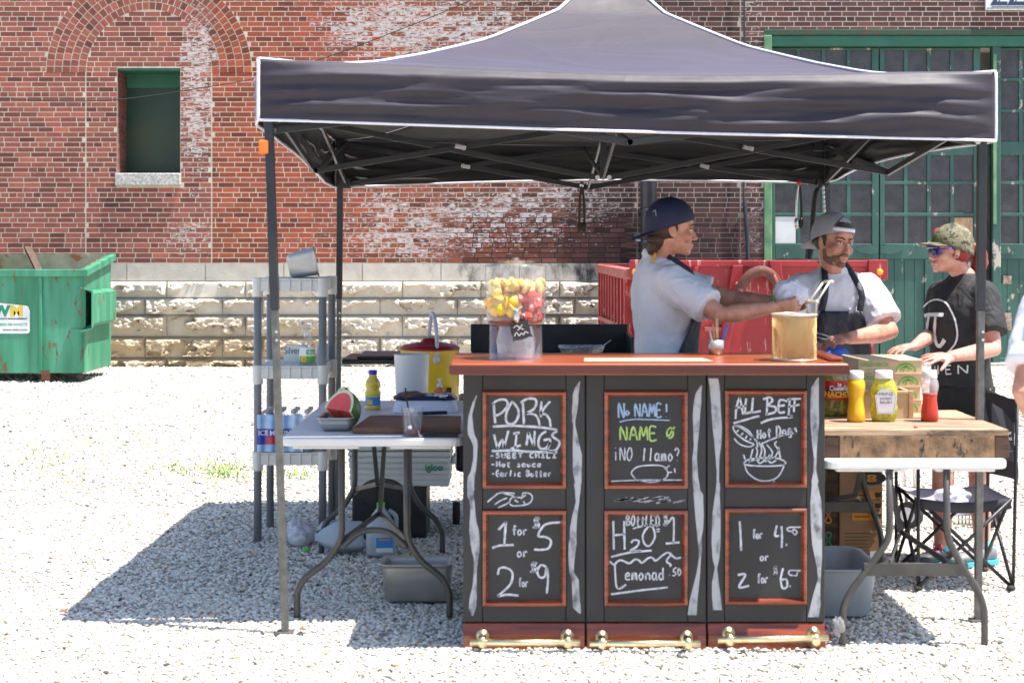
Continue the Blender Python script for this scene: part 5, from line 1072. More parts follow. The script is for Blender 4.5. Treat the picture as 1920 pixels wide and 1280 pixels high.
q = MB(); q.box(x0-.02, x1+.02, cy_-.018, cy_+.42, z0+h, z0+h+.05); q.build('lid', 'cooler_white', t, bevel=.015)
q = MB(); q.box(x1+.012, x1+.03, cy_+.1, cy_+.3, z0+h*.55, z0+h*.75); q.build('handle', 'cooler_white', t, bevel=.006)
vs, fs = text_geo('igloo', .05, lambda u, v: V((X_(797, cy_)+u, cy_-.0125, Z_(881, cy_)+v)), .0015); MB().add(vs, fs).build('lettering', 'ink_green', co)
def jug(loc, m, lab, lbl=True, cap='cap_lime'):
    t = thing('water_jug', lab, 'jug', loc, 'plastic gallon jugs'); L_ = V(loc); q = MB(); h = .25; w = .078
    q.lathe([(0, 0), (w*.92, .002), (w, .015), (w, h*.52), (w*.97, h*.6), (w*.6, h*.82), (w*.27, h*.95), (.02, h)], L_, 32, m=m, sq=.55); b = q.build('jug_body', 'jug', t)
    q = MB(); q.tube([L_+m @ V(p) for p in spline([(w*.5, 0, h*.9), (w*.95, 0, h*.8), (w*1.0, 0, h*.6), (w*.96, 0, h*.5)], 6)], .013, 8); q.build('handle', 'jug', t)
    if cap: q = MB(); q.cyl(L_+m @ V((0, 0, h-.004)), L_+m @ V((0, 0, h+.018)), .021, n=18); q.build('jug_cap', cap, t)
    if lbl:
        f = lambda u, v: L_+m @ V((-.026+u, -w-.0035, .025+v)); q = MB(); q.add([f(0, 0), f(.085, 0), f(.085, .075), f(0, .075)], [(0, 1, 2, 3)]); lo_ = q.build('label', 'label_blue', t)
        f2 = lambda u, v: f(u, v)+m @ V((0, -.001, 0)); q = MB(); q.add([f2(0, 0), f2(.085, 0), f2(.085, .022), f2(0, .022)], [(0, 1, 2, 3)]); q.build('label_strip', 'sticker_white', lo_)
        f3 = lambda u, v: f(u, v)+m @ V((0, -.002, 0)); q = MB(); q.add([f3(.012, .06), (f3(.075, .06)), f3(.072, .068), f3(.015, .07)], [(0, 1, 2, 3)]); q.build('label_word', 'ink_orange', lo_)
jug(V((X_(713, 8.12), 8.12+.04, 0)), MX.Rotation(R(6), 3, 'Z'), 'upright plastic gallon jug with blue label under the left table')
jug(V((X_(680, 8.2), 8.22, .082)), MX.Rotation(R(10), 3, 'Z') @ MX.Rotation(R(-90), 3, 'Y') @ MX.Rotation(R(20), 3, 'Z'), 'empty plastic gallon jug lying on its side under the left table', False, None)
lump(V((X_(558, 8.4), 8.45, 0)), .075, .1, .12, 21, amp=.55, n=44, k=26).build('plastic_bag', 'bag_plastic', tagd=('crumpled clear plastic bag on the gravel beside the shelf legs', 'plastic bag'))
c = G(574, 1031); q = MB(); q.lathe([(0, .012), (.017, .012), (.02, .008), (.02, 0)], c, 18); q.build('bottle_cap', 'cap_lime', tagd=('bright green bottle cap on the shaded gravel', 'bottle cap'))
c = V((X_(783, 7.1), 7.13, 0)); p = place(pan(.31, .2, .175, r=.03, lip=.014, taper=.93), c); p.build('steel_pan', 'stainless', solid=.003, tagd=('deep empty steel pan standing on gravel under the left table', 'steel pan', 'steel food pans'))

# ================================================================ griddle behind the counter
gy = 9.0; gx0, gx1 = X_(878, gy), X_(1190, gy); gz = Z_(672, gy)
t = thing('griddle', 'black outdoor griddle with raised lid behind the counter', 'griddle', ((gx0+gx1)/2, gy+.3, 0))
q = MB(); q.box(gx0, gx1, gy, gy+.55, gz-.2, gz); q.build('cook_box', 'black_metal', t, bevel=.01)
q = MB(); q.box(gx0, gx1, gy+.5, gy+.56, gz+.002, Z_(608, gy+.5)); q.box(gx1-.02, gx1, gy+.02, gy+.498, gz+.002, gz+.12); q.build('backguard', 'black_metal', t, bevel=.006)
q = MB(); q.bar((gx0+.06, gy-.04, gz-.04), (gx1-.06, gy-.04, gz-.04), .018, .018); q.build('front_rail', 'silver', t)
q = MB(); q.box(X_(640, gy), gx0-.005, gy+.02, gy+.5, gz-.035, gz-.005); q.box(X_(668, gy), gx0-.15, gy+.03, gy+.49, gz-.0048, gz+.012); q.build('side_shelf', 'black_metal', t, bevel=.006)
for x in (gx0+.03, gx1-.03):
    for y in (gy+.04, gy+.5): q = MB(); q.box(x-.06 if x < 0 else x-.03, x+.03, y-.025, y+.025, .0 if y > gy+.2 else .06, gz-.2); q.build('leg', 'black_metal', t, bevel=.005)
for x in (X_(858, 9.25),): q = MB(); q.cyl((x-.02, gy+.04, .065), (x+.02, gy+.04, .065), .065, n=20); q.build('caster', 'rubber', t)
q = MB(); q.box(X_(853, gy), gx0+.05, gy, gy+.5, .3, gz-.24); q.build('side_cabinet', 'black_metal', t, bevel=.03)
# foil tray on the griddle
ty = 8.95; c = V((X_(1092, ty), ty+.14, gz+.001)); t = thing('foil_tray', 'fluted foil tray sitting on the griddle behind the counter', 'foil tray', c)
q = MB(); w, l, h = 86*ty/F, .2, .062; n = 120
def tray(u, v):
    a = 2*math.pi*u; k = .82+.18*v; e = .02; cx_, sy_ = math.cos(a), math.sin(a); s4 = lambda x: math.copysign(abs(x)**.35, x)
    fl = 1+.018*math.sin(u*2*math.pi*52)*(1-v*.4); return c+V((s4(cx_)*w/2*k*fl, s4(sy_)*l/2*k*fl, h*v))
q.grid(300, 3, tray); q.build('tray_wall', 'foil', t); q = MB(); q.tube([tray(k/80, 1) for k in range(80)], .005, 6, closed=True); q.build('rim', 'foil', t)
q = MB(); q.tube([c+V((.12, 0, .06)), c+V((.17, -.01, .1))], .004, 6); q.ell(c, (w*.38, l*.38, .02)); q.build('serving_spoon', 'silver', t)

# ================================================================ on the counter
zt = Z_(681, 6.2); s_ = 6.46/F; c = V((X_(967, 6.46), 6.46, zt)); t = thing('drink_dispenser', 'clear drink dispenser full of citrus and melon with a small chalk tag', 'drink dispenser', c)
H = lambda py: (675-py)*s_; Rr = 57*s_
q = MB(); q.lathe([(Rr*.9, 0), (Rr*.88, .004), (Rr*.86, H(612)), (Rr*.8, H(611))], c, 36); q.build('stand', 'clear_plastic', t)
q = MB(); q.lathe([(Rr*.6, .003), (Rr*.66, H(640)), (Rr*.55, H(614))], c, 11); q.build('stand_core', 'ice_haze', t)
q = MB(); q.lathe([(0, H(611)), (Rr*.9, H(610)), (Rr*.97, H(600)), (Rr, H(560)), (Rr, H(503))], c, 40); bo = q.build('bowl', 'clear_plastic', t)
q = MB(); q.lathe([(Rr*1.01, H(505)), (Rr*1.01, H(500)), (Rr*.6, H(498)), (Rr*.58, H(492)), (Rr*.2, H(491)), (.015, H(491)), (.015, H(486)), (0, H(486))], c, 36); q.build('lid', 'clear_plastic', t)
q = MB(); q.lathe([(0, H(609)), (Rr*.86, H(608)), (Rr*.93, H(600)), (Rr*.94, H(590)), (0, H(590))], c, 32); q.build('punch', 'punch', t)
frs = [MB() for _ in range(5)]; rnd = random.Random(4)
for k in range(230):
    a = rnd.random()*6.28; rr = Rr*.86*math.sqrt(rnd.random()); y_ = rnd.uniform(534, 596); pz = c+V((rr*math.cos(a), rr*math.sin(a), H(y_)))
    right = math.cos(a)*rr > .012 and y_ > 553; rot = MX.Rotation(rnd.random()*3, 3, (rnd.random(), rnd.random(), rnd.random()+.1))
    if right: frs[0].ell(pz, (.027, .022, .02), rot, 6, 4, 0, False)
    elif y_ < 556: (frs[3] if rnd.random() < .55 else frs[1]).ell(pz, (.027, .025, .012), rot, 12, 6)
    else: frs[rnd.choice((1, 1, 2, 4))].ell(pz, (.036, .036, .007) if rnd.random() < .5 else (.03, .027, .026), rot, 12, 8)
for f, nm, mt in zip(frs, ('melon_pieces', 'lemon_slices', 'lemons', 'ice_cubes', 'orange_slices'), ('melon_soft', 'lemon_flesh', 'lemon', 'lemon_flesh', 'orange_fruit')): o = f.build(nm, mt, t); o['kind'] = 'stuff'
q = MB(); fr = c+V((.004, -Rr-.012, H(594))); q.cyl(fr+V((0, .02, 0)), fr, .012, n=14); q.lathe([(0, -.022), (.009, -.022), (.012, -.005), (.011, .02), (.006, .028)], fr+V((0, -.008, 0)), 14); q.bar(fr+V((0, -.008, .026)), fr+V((.022, -.014, .044)), .008, .008); q.build('tap', 'silver', t)
q = MB(); m = MX.Rotation(R(-14), 3, 'Y'); tc_ = V((X_(976, 6.33), 6.325, Z_(619, 6.33))); w, h = .042, .04
pts = [(-w, -h), (-w*.8, -h*.85), (0, -h*.95), (w*.8, -h*.85), (w, -h), (w*.88, -h*.5), (w*.95, 0), (w*.85, h*.5), (w, h), (w*.8, h*.86), (0, h*.92), (-w*.8, h*.86), (-w, h), (-w*.88, h*.5), (-w*.95, 0), (-w*.86, -h*.5)]
q.prism(pts, lambda u, v, e: tc_+m @ V((u, e, v)), 0, .005); tg = q.build('chalk_tag', 'chalk_black', t)
q = MB()
for ln in ([(-.025, .016), (-.01, .022), (0, .012), (.012, .02)], [(-.012, .002), (0, .008), (.014, .0)], [(-.03, -.018), (-.018, -.005), (-.01, -.02), (0, -.012), (.008, -.02), (.016, -.01), (.028, -.018)]):
    q.ribbon([tc_+m @ V((a, -.001, b)) for a, b in [(p.x, p.z) for p in spline([V((a, 0, b)) for a, b in ln], 5)]], .0035, V((0, -1, 0)))
q.build('chalk_lettering', 'ink_white', tg)
# utensil cup at the back of the counter
c = V((X_(1343, 6.7), 6.7, zt)); s_ = 6.7/F; t = thing('utensil_cup', 'steel cup of utensils standing at the back of the counter', 'utensil cup', c)
q = MB(); q.lathe([(0, .002), (14*s_, .002), (15*s_, 27*s_), (14*s_, 27*s_), (13*s_, .01), (0, .008)], c, 24); q.build('cup', 'stainless', t)
for a, b, mt, r_ in (((-.008, 0, .02), (-.03, .01, .115), 'handle_cream', .004), ((-.004, .01, .02), (-.012, .01, .13), 'wood_pale', .0035), ((.006, 0, .01), (.002, 0, .155), 'wood_pale', .0065), ((.012, 0, .02), (.05, .01, .125), 'steel_blue', .0055), ((.01, .01, .02), (.035, .02, .14), 'ink_red', .0055)):
    q = MB(); q.tube([c+V(a), c+V(b)], r_, 8, flat=.6); q.build('utensil', mt, t)
# fry basket
c = V((X_(1489, 6.36), 6.36, zt)); s_ = 6.36/F; t = thing('fry_basket', 'round gold wire fry basket with pale folding handle on the counter', 'fry basket', c); r_ = 41*s_; h = 86*s_
q = MB()
for k in range(44):
    for sg in (1, -1): q.tube([c+V((r_*math.cos(a_), r_*math.sin(a_), .004+(h-.006)*t_/14)) for t_ in range(15) for a_ in [2*math.pi*k/44+sg*t_/14*1.9]], .0011, 4, cap=False)
q.build('mesh_wall', 'basket_gold', t)
q = MB(); q.lathe([(r_*.75, .003), (r_*.86, h*.93)], c, 32); me = q.build('inner_mesh', 'wire_mesh', t); uv = me.data.uv_layers.new(name='uv')
for p in me.data.polygons:
    for li in p.loop_indices: co_ = me.data.vertices[me.data.loops[li].vertex_index].co; a = math.atan2(co_.y, co_.x)/(2*math.pi) % 1; uv.data[li].uv = (a, co_.z/h)
q = MB(); q.tube([c+V((r_*math.cos(a), r_*math.sin(a), h)) for a in np.linspace(0, 6.283, 40)[:-1]], .005, 8, closed=True); q.tube([c+V((r_*.98*math.cos(a), r_*.98*math.sin(a), .005)) for a in np.linspace(0, 6.283, 40)[:-1]], .0045, 8, closed=True); q.build('rim', 'handle_cream', t)
q = MB(); q.lathe([(0, .004), (r_*.96, .004)], c, 32); q.build('basket_floor', 'basket_gold', t)
q = MB(); B0, B1 = P(1513, 590, 6.4), P(1529, 590, 6.34); C0, C1 = P(1516, 566, 6.4), P(1531, 566, 6.34); D0, D1 = P(1545, 528, 6.4), P(1556, 528, 6.35)
q.tube([B0, C0, D0], .0045, 8); q.tube([B1, C1, D1], .0045, 8); q.tube([D0, D1+V((.012, 0, 0))], .0055, 8); q.tube([C0-V((.012, 0, 0)), C1+V((.006, 0, 0))], .0065, 8); q.ell(C0, .009); q.ell(C1, .009); q.build('handle', 'handle_cream', t)

# ================================================================ rough wooden riser on the right table
rz0, rz1 = .741, .856; ry0, ry1 = 6.36, 7.12; rx0, rx1 = X_(1549, 6.36), X_(1893, 6.36)
t = thing('wooden_riser', 'rough reclaimed wood riser box on the right folding table', 'wooden riser', ((rx0+rx1)/2, 6.7, rz0))
q = MB(); q.box(rx0+.055, rx1-.06, ry0, ry0+.03, rz0, rz1-.026); q.build('front_board', 'wood_old', t, bevel=.003)
for a, b in ((rx0-.02, rx0+.0545), (rx1-.0595, rx1)): q = MB(); q.box(a, b, ry0+.002, ry0+.06, rz0, rz1-.027); q.build('corner_block', 'wood_dark', t, bevel=.004)
q = MB(); q.box(rx0, rx0+.03, ry0+.061, ry1, rz0, rz1-.027); q.box(rx1-.03, rx1, ry0+.061, ry1, rz0, rz1-.027); q.build('side_board', 'wood_dark', t)
for k in range(6):
    y = ry0+(ry1-ry0)*k/6; q = MB(); q.box(rx0-.01*random.random(), rx1-.002, y+.001, y+(ry1-ry0)/6-.002, rz1-.025-random.uniform(0, .001), rz1-random.uniform(0, .0015)); q.build('top_plank', 'wood_old_top', t, bevel=.003)
for px in (1728, 1822): q = MB(); q.cyl(P(px, 826, ry0)+V((0, -.001, 0)), P(px, 826, ry0)+V((0, .003, 0)), .006, n=8); q.build('nail_hole', 'ink_black', t)
q = MB(); q.cyl(P(1729, 843, ry0)+V((0, -.001, 0)), P(1729, 843, ry0)+V((0, .003, 0)), .006, n=8); q.build('nail_hole', 'ink_black', t)
def sauce(px, py, prof, mat, lab, name, cap=True, sy=1., extra=None, w=17, h=95, fill=None, shell=None):
    c = on(px, py, rz1); s_ = c.y/F; t = thing(name, lab, 'sauce bottle', c, 'sauce bottles on the riser'); W_, H_ = w*s_, h*s_
    if fill:
        wf = float(np.interp(fill, [b for _, b in prof], [a for a, _ in prof]))
        q = MB(); q.lathe([(0, .001)]+[(a*W_, b*H_) for a, b in prof if b < fill]+[(wf*W_, fill*H_), (0, fill*H_)], c, 28, sy=sy); q.build('sauce', mat, t)
        q = MB(); q.lathe([(wf*W_, fill*H_)]+[(a*W_, b*H_) for a, b in prof if b > fill], c, 28, sy=sy); q.build('bottle_body', shell, t)
    else: q = MB(); q.lathe([(0, .001)]+[(a*W_, b*H_) for a, b in prof], c, 30, sy=sy); q.build('bottle_body', mat, t)
    q = MB(); q.lathe([(.62*W_ if w > 20 else .8*W_, H_*.84), (.64*W_ if w > 20 else .84*W_, H_*.86), (.62*W_ if w > 20 else .8*W_, H_*.985), (.56*W_ if w > 20 else .7*W_, H_), (0, H_)], c, 24, sy=max(sy, .8)); q.build('bottle_cap', 'white_plastic', t)
    return t, c, W_, H_
SQ = [(.92, .0), (1, .04), (.95, .2), (.78, .42), (.8, .5), (.98, .64), (1, .72), (.9, .8), (.7, .86)]
sauce(1605, 790, SQ, 'mustard', 'yellow mustard squeeze bottle with white cap beside the pickle jar', 'mustard_bottle', w=17)
t, c, W_, H_ = sauce(1657, 789, [(.8, 0), (.88, .04), (1.0, .28), (.92, .36), (.98, .62), (.8, .75), (.6, .86)], 'relish', 'green relish bottle with white cap and pale crest-shaped label', 'relish_bottle', w=26, sy=.6)
lab = [(-.62, .16), (.62, .16), (.78, .52), (.58, .54), (.58, .58), (.3, .64), (-.3, .64), (-.58, .58), (-.58, .54), (-.78, .52)]
q = MB(); q.prism([(u*W_, v*H_) for u, v in lab], lambda u, v, e: V((c.x+u, c.y-W_*.6-.001-e, c.z+v)), 0, .003); lo_ = q.build('label', 'label_cream', t)
q = MB(); pts = [V((c.x+u*W_*.9, c.y-W_*.6-.0048, c.z+(.4+(v-.4)*.92)*H_)) for u, v in lab]; q.ribbon(pts+[pts[0]], .0025, V((0, -1, 0))); q.build('label_border', 'tub_grey', lo_)
for s2, zz_, sz in (('HEINZ', .52, .019), ('SWEET', .43, .0155), ('RELISH', .36, .0155)):
    vs, fs = text_geo(s2, sz, lambda u, v: V((c.x+u, c.y-W_*.6-.0052, c.z+zz_*H_+v)), .0002, 1.1, 'CENTER'); MB().add(vs, fs).build('lettering', 'ink_dark', lo_)
t, c, W_, H_ = sauce(1743, 789, SQ, 'ketchup', 'half-empty ketchup squeeze bottle with white cap near the riser centre', 'ketchup_bottle', w=16.5, fill=.54, shell='clear_bottle')
# jar of nacho peppers
c = V((X_(1562, 6.88), 6.9, rz1)); s_ = 6.88/F; t = thing('pepper_jar', 'big glass jar of green peppers with red label and red lid', 'jar', c); Rj = 31*s_; Hj = 86*s_
q = MB(); q.lathe([(0, .001), (Rj*.95, .001), (Rj, .012), (Rj, Hj*.78), (Rj*.92, Hj*.9), (Rj*.75, Hj*.97), (Rj*.74, Hj)], c, 32); q.build('jar_body', 'pickle', t)
q = MB(); q.cyl(c+V((0, 0, Hj)), c+V((0, 0, Hj+.028)), Rj*.82, n=32); q.build('lid', 'label_red', t, bevel=.004)
cyl_ = lambda u, v, e=.001: V((c.x+(Rj+e)*math.sin(u/Rj), c.y-(Rj+e)*math.cos(u/Rj), c.z+v))
q = MB(); q.grid(24, 1, lambda u, v: cyl_((u-.5)*Rj*2.6, Hj*(.36+.42*v))); lo_ = q.build('label', 'label_red', t)
for s2, u0, v0, sz, mt in (('NACHOS', .0, Hj*.43, .034, 'ink_yellow'), ('La', -.0, Hj*.67, .02, 'ink_white'), ('Costeña', .0, Hj*.575, .028, 'ink_white')):
    vs, fs = text_geo(s2, sz, lambda u, v: cyl_(u+u0+.016, v0+v, .004), .0012, .9, 'CENTER'); MB().add(vs, fs).build('lettering', mt, lo_)
q = MB(); q.grid(16, 1, lambda u, v: cyl_(.016+(u-.5)*.1, Hj*(.555+.1*v), .0025)); q.build('label_badge', 'cap_navy', lo_)
q = MB(); q.ribbon([cyl_(.016+(k/10-.5)*.11, Hj*(.4+.03*math.sin(k/10*math.pi)), .003) for k in range(11)], .005, V((0, -1, 0))); q.build('label_line', 'ink_orange', lo_)
# stacked flat cardboard boxes, lettering on the front
bx0, bx1, by0, by1 = X_(1613, 7.0), X_(1728, 7.0), 7.0, 7.36
hh = .0585
for k in range(4):
    z = rz1+k*hh+.0; dx = (0.0, -.004, .004, -.006)[k]; pos = ('lowest', 'second lowest', 'second', 'topmost')[k]
    lb = ('lowest cardboard food box in the stack of four on the riser', 'cardboard food box just above the lowest in the stack of four', 'cardboard food box right under the topmost of the stack', 'topmost cardboard food box, its lid under the hand of the woman')[k]
    t = thing('cardboard_box', lb, 'cardboard box', ((bx0+bx1)/2+dx, (by0+by1)/2, z), 'stacked cardboard food boxes')
    q = MB(); q.box(bx0+dx, bx1+dx+.012*(k == 3), by0+.003*k, by1, z+.0005, z+hh-.004); q.build('box_body', 'cardboard', t, bevel=.002)
    q = MB(); q.box(bx0+dx-.003, bx1+dx+.003+.012*(k == 3), by0+.003*k-.003, by1+.002, z+hh-.0038, z+hh-.0005); q.build('lid', 'cardboard', t, bevel=.001)
    yf = by0+.003*k-.0008
    if k > 1:
        vs, fs = text_geo('GREENBOX' if k == 3 else 'GREEN', .026, lambda u, v: V((bx0+dx+.006+u, yf, z+.03+v)), .0006, .95); MB().add(vs, fs).build('lettering', 'ink_lime', t)
        q = MB(); q.box(bx0+dx+.006, bx0+dx+.1, yf-.0002, yf, z+.016, z+.0172); q.box(bx0+dx+.006, bx0+dx+.08, yf-.0002, yf, z+.01, z+.0112); q.build('print_lines', 'ink_lime', t)
    q = MB(); cc_ = V((bx1-.062+dx, yf-.0004, z+.006))
    for ang0, ang1, r_ in ((0, 180, .036), (20, 160, .022)):
        q.ribbon([cc_+V((r_*1.2*math.cos(R(a)), 0, r_*math.sin(R(a)))) for a in np.linspace(ang0, ang1, 12)], .009, V((0, -1, 0)))
    q.ribbon([cc_+V((-.012, 0, .0)), cc_+V((.0, 0, .03)), cc_+V((.014, 0, .006))], .006, V((0, -1, 0))); q.build('recycling_mark', 'ink_lime', t)
    if k == 3:
        q = MB(); zc_ = z+hh+.0005; c2 = V((bx1-.06, by0+.26, zc_))
        for r_ in (.04, .022): q.ribbon([c2+V((r_*math.cos(a), r_*1.3*math.sin(a), 0)) for a in np.linspace(.3, 5.8, 16)], .008, V((0, 0, 1)))
        q.build('lid_mark', 'ink_lime', t)
# little pale crate behind the bottles
ky0 = 6.78; kx0, kx1 = X_(1618, ky0), X_(1716, ky0); kz1 = rz1+.115
t = thing('wooden_crate', 'small pale wooden crate with cardboard front behind the relish bottle', 'crate', ((kx0+kx1)/2, 6.85, rz1))
q = MB(); q.box(kx0, kx1-.03, ky0, ky0+.012, rz1+.002, kz1-.012); q.build('front_slat', 'cardboard', t)
q = MB(); q.box(kx0, kx1-.03, ky0-.006, ky0+.014, kz1-.0115, kz1+.002); q.box(kx1-.029, kx1-.008, ky0-.006, ky0+.016, rz1+.001, kz1+.004); q.build('corner_post', 'wood_pale', t, bevel=.002)
q = MB(); q.box(kx1-.026, kx1-.01, ky0+.017, ky0+.19, rz1+.001, kz1); q.box(kx0, kx0+.016, ky0+.017, ky0+.19, rz1+.001, kz1); q.box(kx0+.017, kx1-.027, ky0+.178, ky0+.19, rz1+.001, kz1); q.build('side_slat', 'wood_pale', t, bevel=.002)
q = MB(); q.ell(V(((kx0+kx1)/2-.02, ky0+.1, kz1-.03)), (.1, .07, .03)); q.build('packets', 'tub_grey', t)
c = on(1717, 802, rz1); lump(c, .009, .009, .008, 4, n=12, k=8).build('tomato_bit', 'melon_flesh', tagd=('tiny red scrap of tomato on the riser in front of the bottles', 'food scrap'))

# ================================================================ under the right table
by = 7.87
t = thing('coffee_carton', 'tall brown carton with orange bands and cup icons under the right table', 'carton', (1.73, 7.94, 0)); x0, x1 = X_(1574, by), X_(1655, by)
q = MB(); q.box(x0, x1, by, by+.13, 0, .5); q.build('carton_body', 'cardboard_brown', t, bevel=.004)
for k in range(3):
    y0 = 921+k*20; q = MB(); q.box(X_(1598, by), X_(1650, by), by-.002, by-.0005, Z_(y0+14, by), Z_(y0, by)); b_ = q.build('orange_band', 'ink_orange', t)
    q = MB(); cc_ = V((X_(1646, by), by-.003, Z_(y0+6, by))); q.prism([(-.018, .012), (.018, .012), (.012, -.014), (-.012, -.014)], lambda u, v, e: cc_+V((u, -e, v)), 0, .002); q.box(cc_.x-.008, cc_.x+.008, cc_.y-.002, cc_.y, cc_.z-.026, cc_.z-.02); q.build('cup_icon', 'ink_black', b_)
    q = MB(); q.box(X_(1602, by), X_(1630, by), by-.003, by-.0022, Z_(y0+8, by), Z_(y0+6, by)); q.build('print_line', 'wood_dark', b_)
for k in range(7): q = MB(); q.box(X_(1584, by), X_(1584+random.randint(45, 64), by), by-.0012, by-.0004, Z_(1000+k*6.5, by), Z_(998.8+k*6.5, by)); q.build('print_line', 'wood_dark', t)
q = MB(); q.box(X_(1631, by), X_(1647, by), by-.002, by-.0005, Z_(1049, by), Z_(1033, by)); q.build('barcode_label', 'label_cream', t)
q = MB(); cc_ = V((X_(1634, by), by-.002, Z_(896, by))); q.ell(cc_, (.075, .002, .035), n=20, k=6); lo_ = q.build('dark_emblem', 'ink_black', t)
q = MB(); q.ribbon([cc_+V((.022*math.sin(a*2), -.003, .014*math.sin(a))) for a in np.linspace(0, 6.28, 24)], .006, V((0, -1, 0))); q.build('emblem_mark', 'ink_orange', lo_)
t = thing('coffee_carton', 'dark brown carton with small orange emblem pushed against the counter back', 'carton', (1.5, 7.94, 0)); x0, x1 = X_(1500, 7.9), X_(1573, 7.9)-.004
q = MB(); q.box(x0, x1, 7.88, 8.0, 0, .49); q.build('carton_body', 'wood_dark', t, bevel=.004)
for py, mt in ((965, 'ink_orange'), (1012, 'ink_green')):
    q = MB(); cc_ = V((X_(1553, 7.88), 7.877, Z_(py, 7.88))); q.ribbon([cc_+V((.014*math.sin(a*2), 0, .04*math.cos(a))) for a in np.linspace(0, 6.28, 24)], .007, V((0, -1, 0))); q.build('emblem_mark', mt, t)
c = V((1.37, 6.98, 0)); p = place(pan(.4, .5, .215, r=.06, lip=.02, taper=.88), c); p.build('bus_tub', 'tub_grey', solid=.005, tagd=('grey plastic bus tub on the gravel under the right table', 'tub'))
lump(P(1572, 1160, 6.32)+V((0, .0, -.03)), .024, .028, .045, 31, flat=False, amp=.5).build('plastic_wrap', 'ice_haze', tagd=('scrap of clear plastic wrapped round the right table front foot', 'plastic wrap'))
for i, (px, py, r_) in enumerate(((1555, 1194, .014), (1549, 1178, .01))): c = G(px, py); lump(c, r_, r_, r_, 5+i, n=14, k=10).build('tomato_bit', 'melon_flesh', tagd=(('larger', 'smaller')[i]+' red tomato bit on the gravel by the counter corner', 'food scrap'))
# luggage cart behind
t = thing('hand_cart', 'folding hand cart with silver frame and grey wheel behind the camp chair', 'hand cart', (2.25, 8.95, 0))
for dx in (0, .45):
    q = MB(); q.cyl((X_(1702, 8.9)+dx, 8.9, .075), (X_(1702, 8.9)+.03+dx, 8.93, .075), .075, n=24); wh = q.build('wheel', 'rubber', t); q = MB(); q.cyl((X_(1702, 8.9)-.004+dx, 8.896, .075), (X_(1702, 8.9)+.034+dx, 8.934, .075), .045, n=20); q.build('hub', 'bag_plastic', wh)
q = MB()
for px, dx in ((1690, 0), (1716, .08)): q.tube([(X_(1702, 8.95)+dx*.6, 8.95, .08), (X_(px, 8.95), 9.0, .5), (X_(px-6, 8.95), 9.05, .7)], .011, 10)
q.tube([(X_(1702, 8.95), 8.95, .075), (X_(1702, 8.95)+.45, 8.95, .075)], .01, 8); q.build('frame', 'silver', t)
q = MB()
for i in range(5):
    for j in range(3): q.box(X_(1797, 9)+i*.02, X_(1797, 9)+i*.02+.005, 9.0, 9.005, 0, .11)
for j in range(4): q.box(X_(1797, 9), X_(1797, 9)+.088, 8.997, 9.008, .03*j, .03*j+.008)
q.box(X_(1797, 9), X_(1797, 9)+.09, 9.01, 9.16, 0, .008); q.box(X_(1797, 9)-.004, X_(1797, 9)+.092, 8.994, 9.0095, .112, .128); q.build('plastic_basket', 'handle_cream', tagd=('small cream plastic basket on the gravel behind the legs of the woman', 'basket'))
# folding camp chair
hx0, hx1, hy0, hy1 = 1.885, 2.315, 7.3, 7.72
t = thing('camp_chair', 'black folding camp chair with grey seat beside the right table', 'camp chair', ((hx0+hx1)/2, 7.5, 0)); zs = .425
bar_ = lambda a, b, r_=.009: MB().tube([a, b], r_, 8).build('frame_bar', 'black_metal', t)
cn_ = [V((hx0, hy0, 0)), V((hx1, hy0, 0)), V((hx1, hy1, 0)), V((hx0, hy1, 0))]
for i in range(4):
    a, b = cn_[i], cn_[(i+1) % 4]; up = V((0, 0, zs)); n_ = V((b.y-a.y, a.x-b.x, 0)).normalized()*.008
    bar_(a+V((0, 0, .02))+n_, b+up+n_); bar_(b+V((0, 0, .02))-n_, a+up-n_)
    q = MB(); q.ell(a+V((0, 0, .012)), (.022, .022, .014), n=12, k=8); q.build('foot', 'rubber', t)
for a, top in ((cn_[1], .88), (cn_[2], .9), (cn_[0], .6), (cn_[3], .6)): bar_(a+V((.01 if top > .7 else 0, 0, .02)), a+V((.03 if top > .7 else -.0, 0, top)), .0085)
q = MB(); q.grid(14, 14, lambda u, v: V((hx0+(hx1-hx0)*u, hy0+(hy1-hy0)*v, zs-.06*math.sin(math.pi*u)*math.sin(math.pi*v)-.02*math.sin(math.pi*u)))); q.build('seat', 'seat_grey', t, solid=.004)
q = MB(); q.grid(14, 2, lambda u, v: V((hx0+(hx1-hx0)*u, hy0-.004, zs+.004-.05*v-.02*math.sin(math.pi*u)))); q.build('seat_edge', 'chair_fabric', t, solid=.004)
q = MB(); q.grid(12, 12, lambda u, v: V((hx1+.02+.05*math.sin(math.pi*u)+.012*math.sin(v*8+u*4), hy0+(hy1-hy0)*u, zs+.06+(.9-zs-.06)*v-.03*math.sin(math.pi*u)*v))); q.build('backrest', 'chair_fabric', t, solid=.004)
for y in (hy0, hy1): q = MB(); q.grid(8, 2, lambda u, v: V((hx0+(hx1-hx0)*u, y-.03+.06*v, .6+.05*u-.02*math.sin(math.pi*u)))); q.build('armrest', 'chair_fabric', t, solid=.005)
q = MB(); f = lambda u, v: V((X_(1858, hy0)+.0+u, hy0-.02, Z_(795, hy0)+v)); q.prism([(0, -.16), (.1, -.17), (.1, .0), (.05, .07), (-.0, .1)], lambda u, v, e: f(u, v)+V((0, e+.01*math.sin(u*40), 0)), 0, .012); sb2 = q.build('side_pocket', 'chair_fabric', t)
for s2, zz_ in (('EQUIPMENT', -.045), ('OUTDOORS', -.07)):
    vs, fs = text_geo(s2, .017, lambda u, v: f(.012+u, zz_+v)+V((0, -.008, 0)), .0002, .8); MB().add(vs, fs).build('lettering', 'ink_white', sb2)
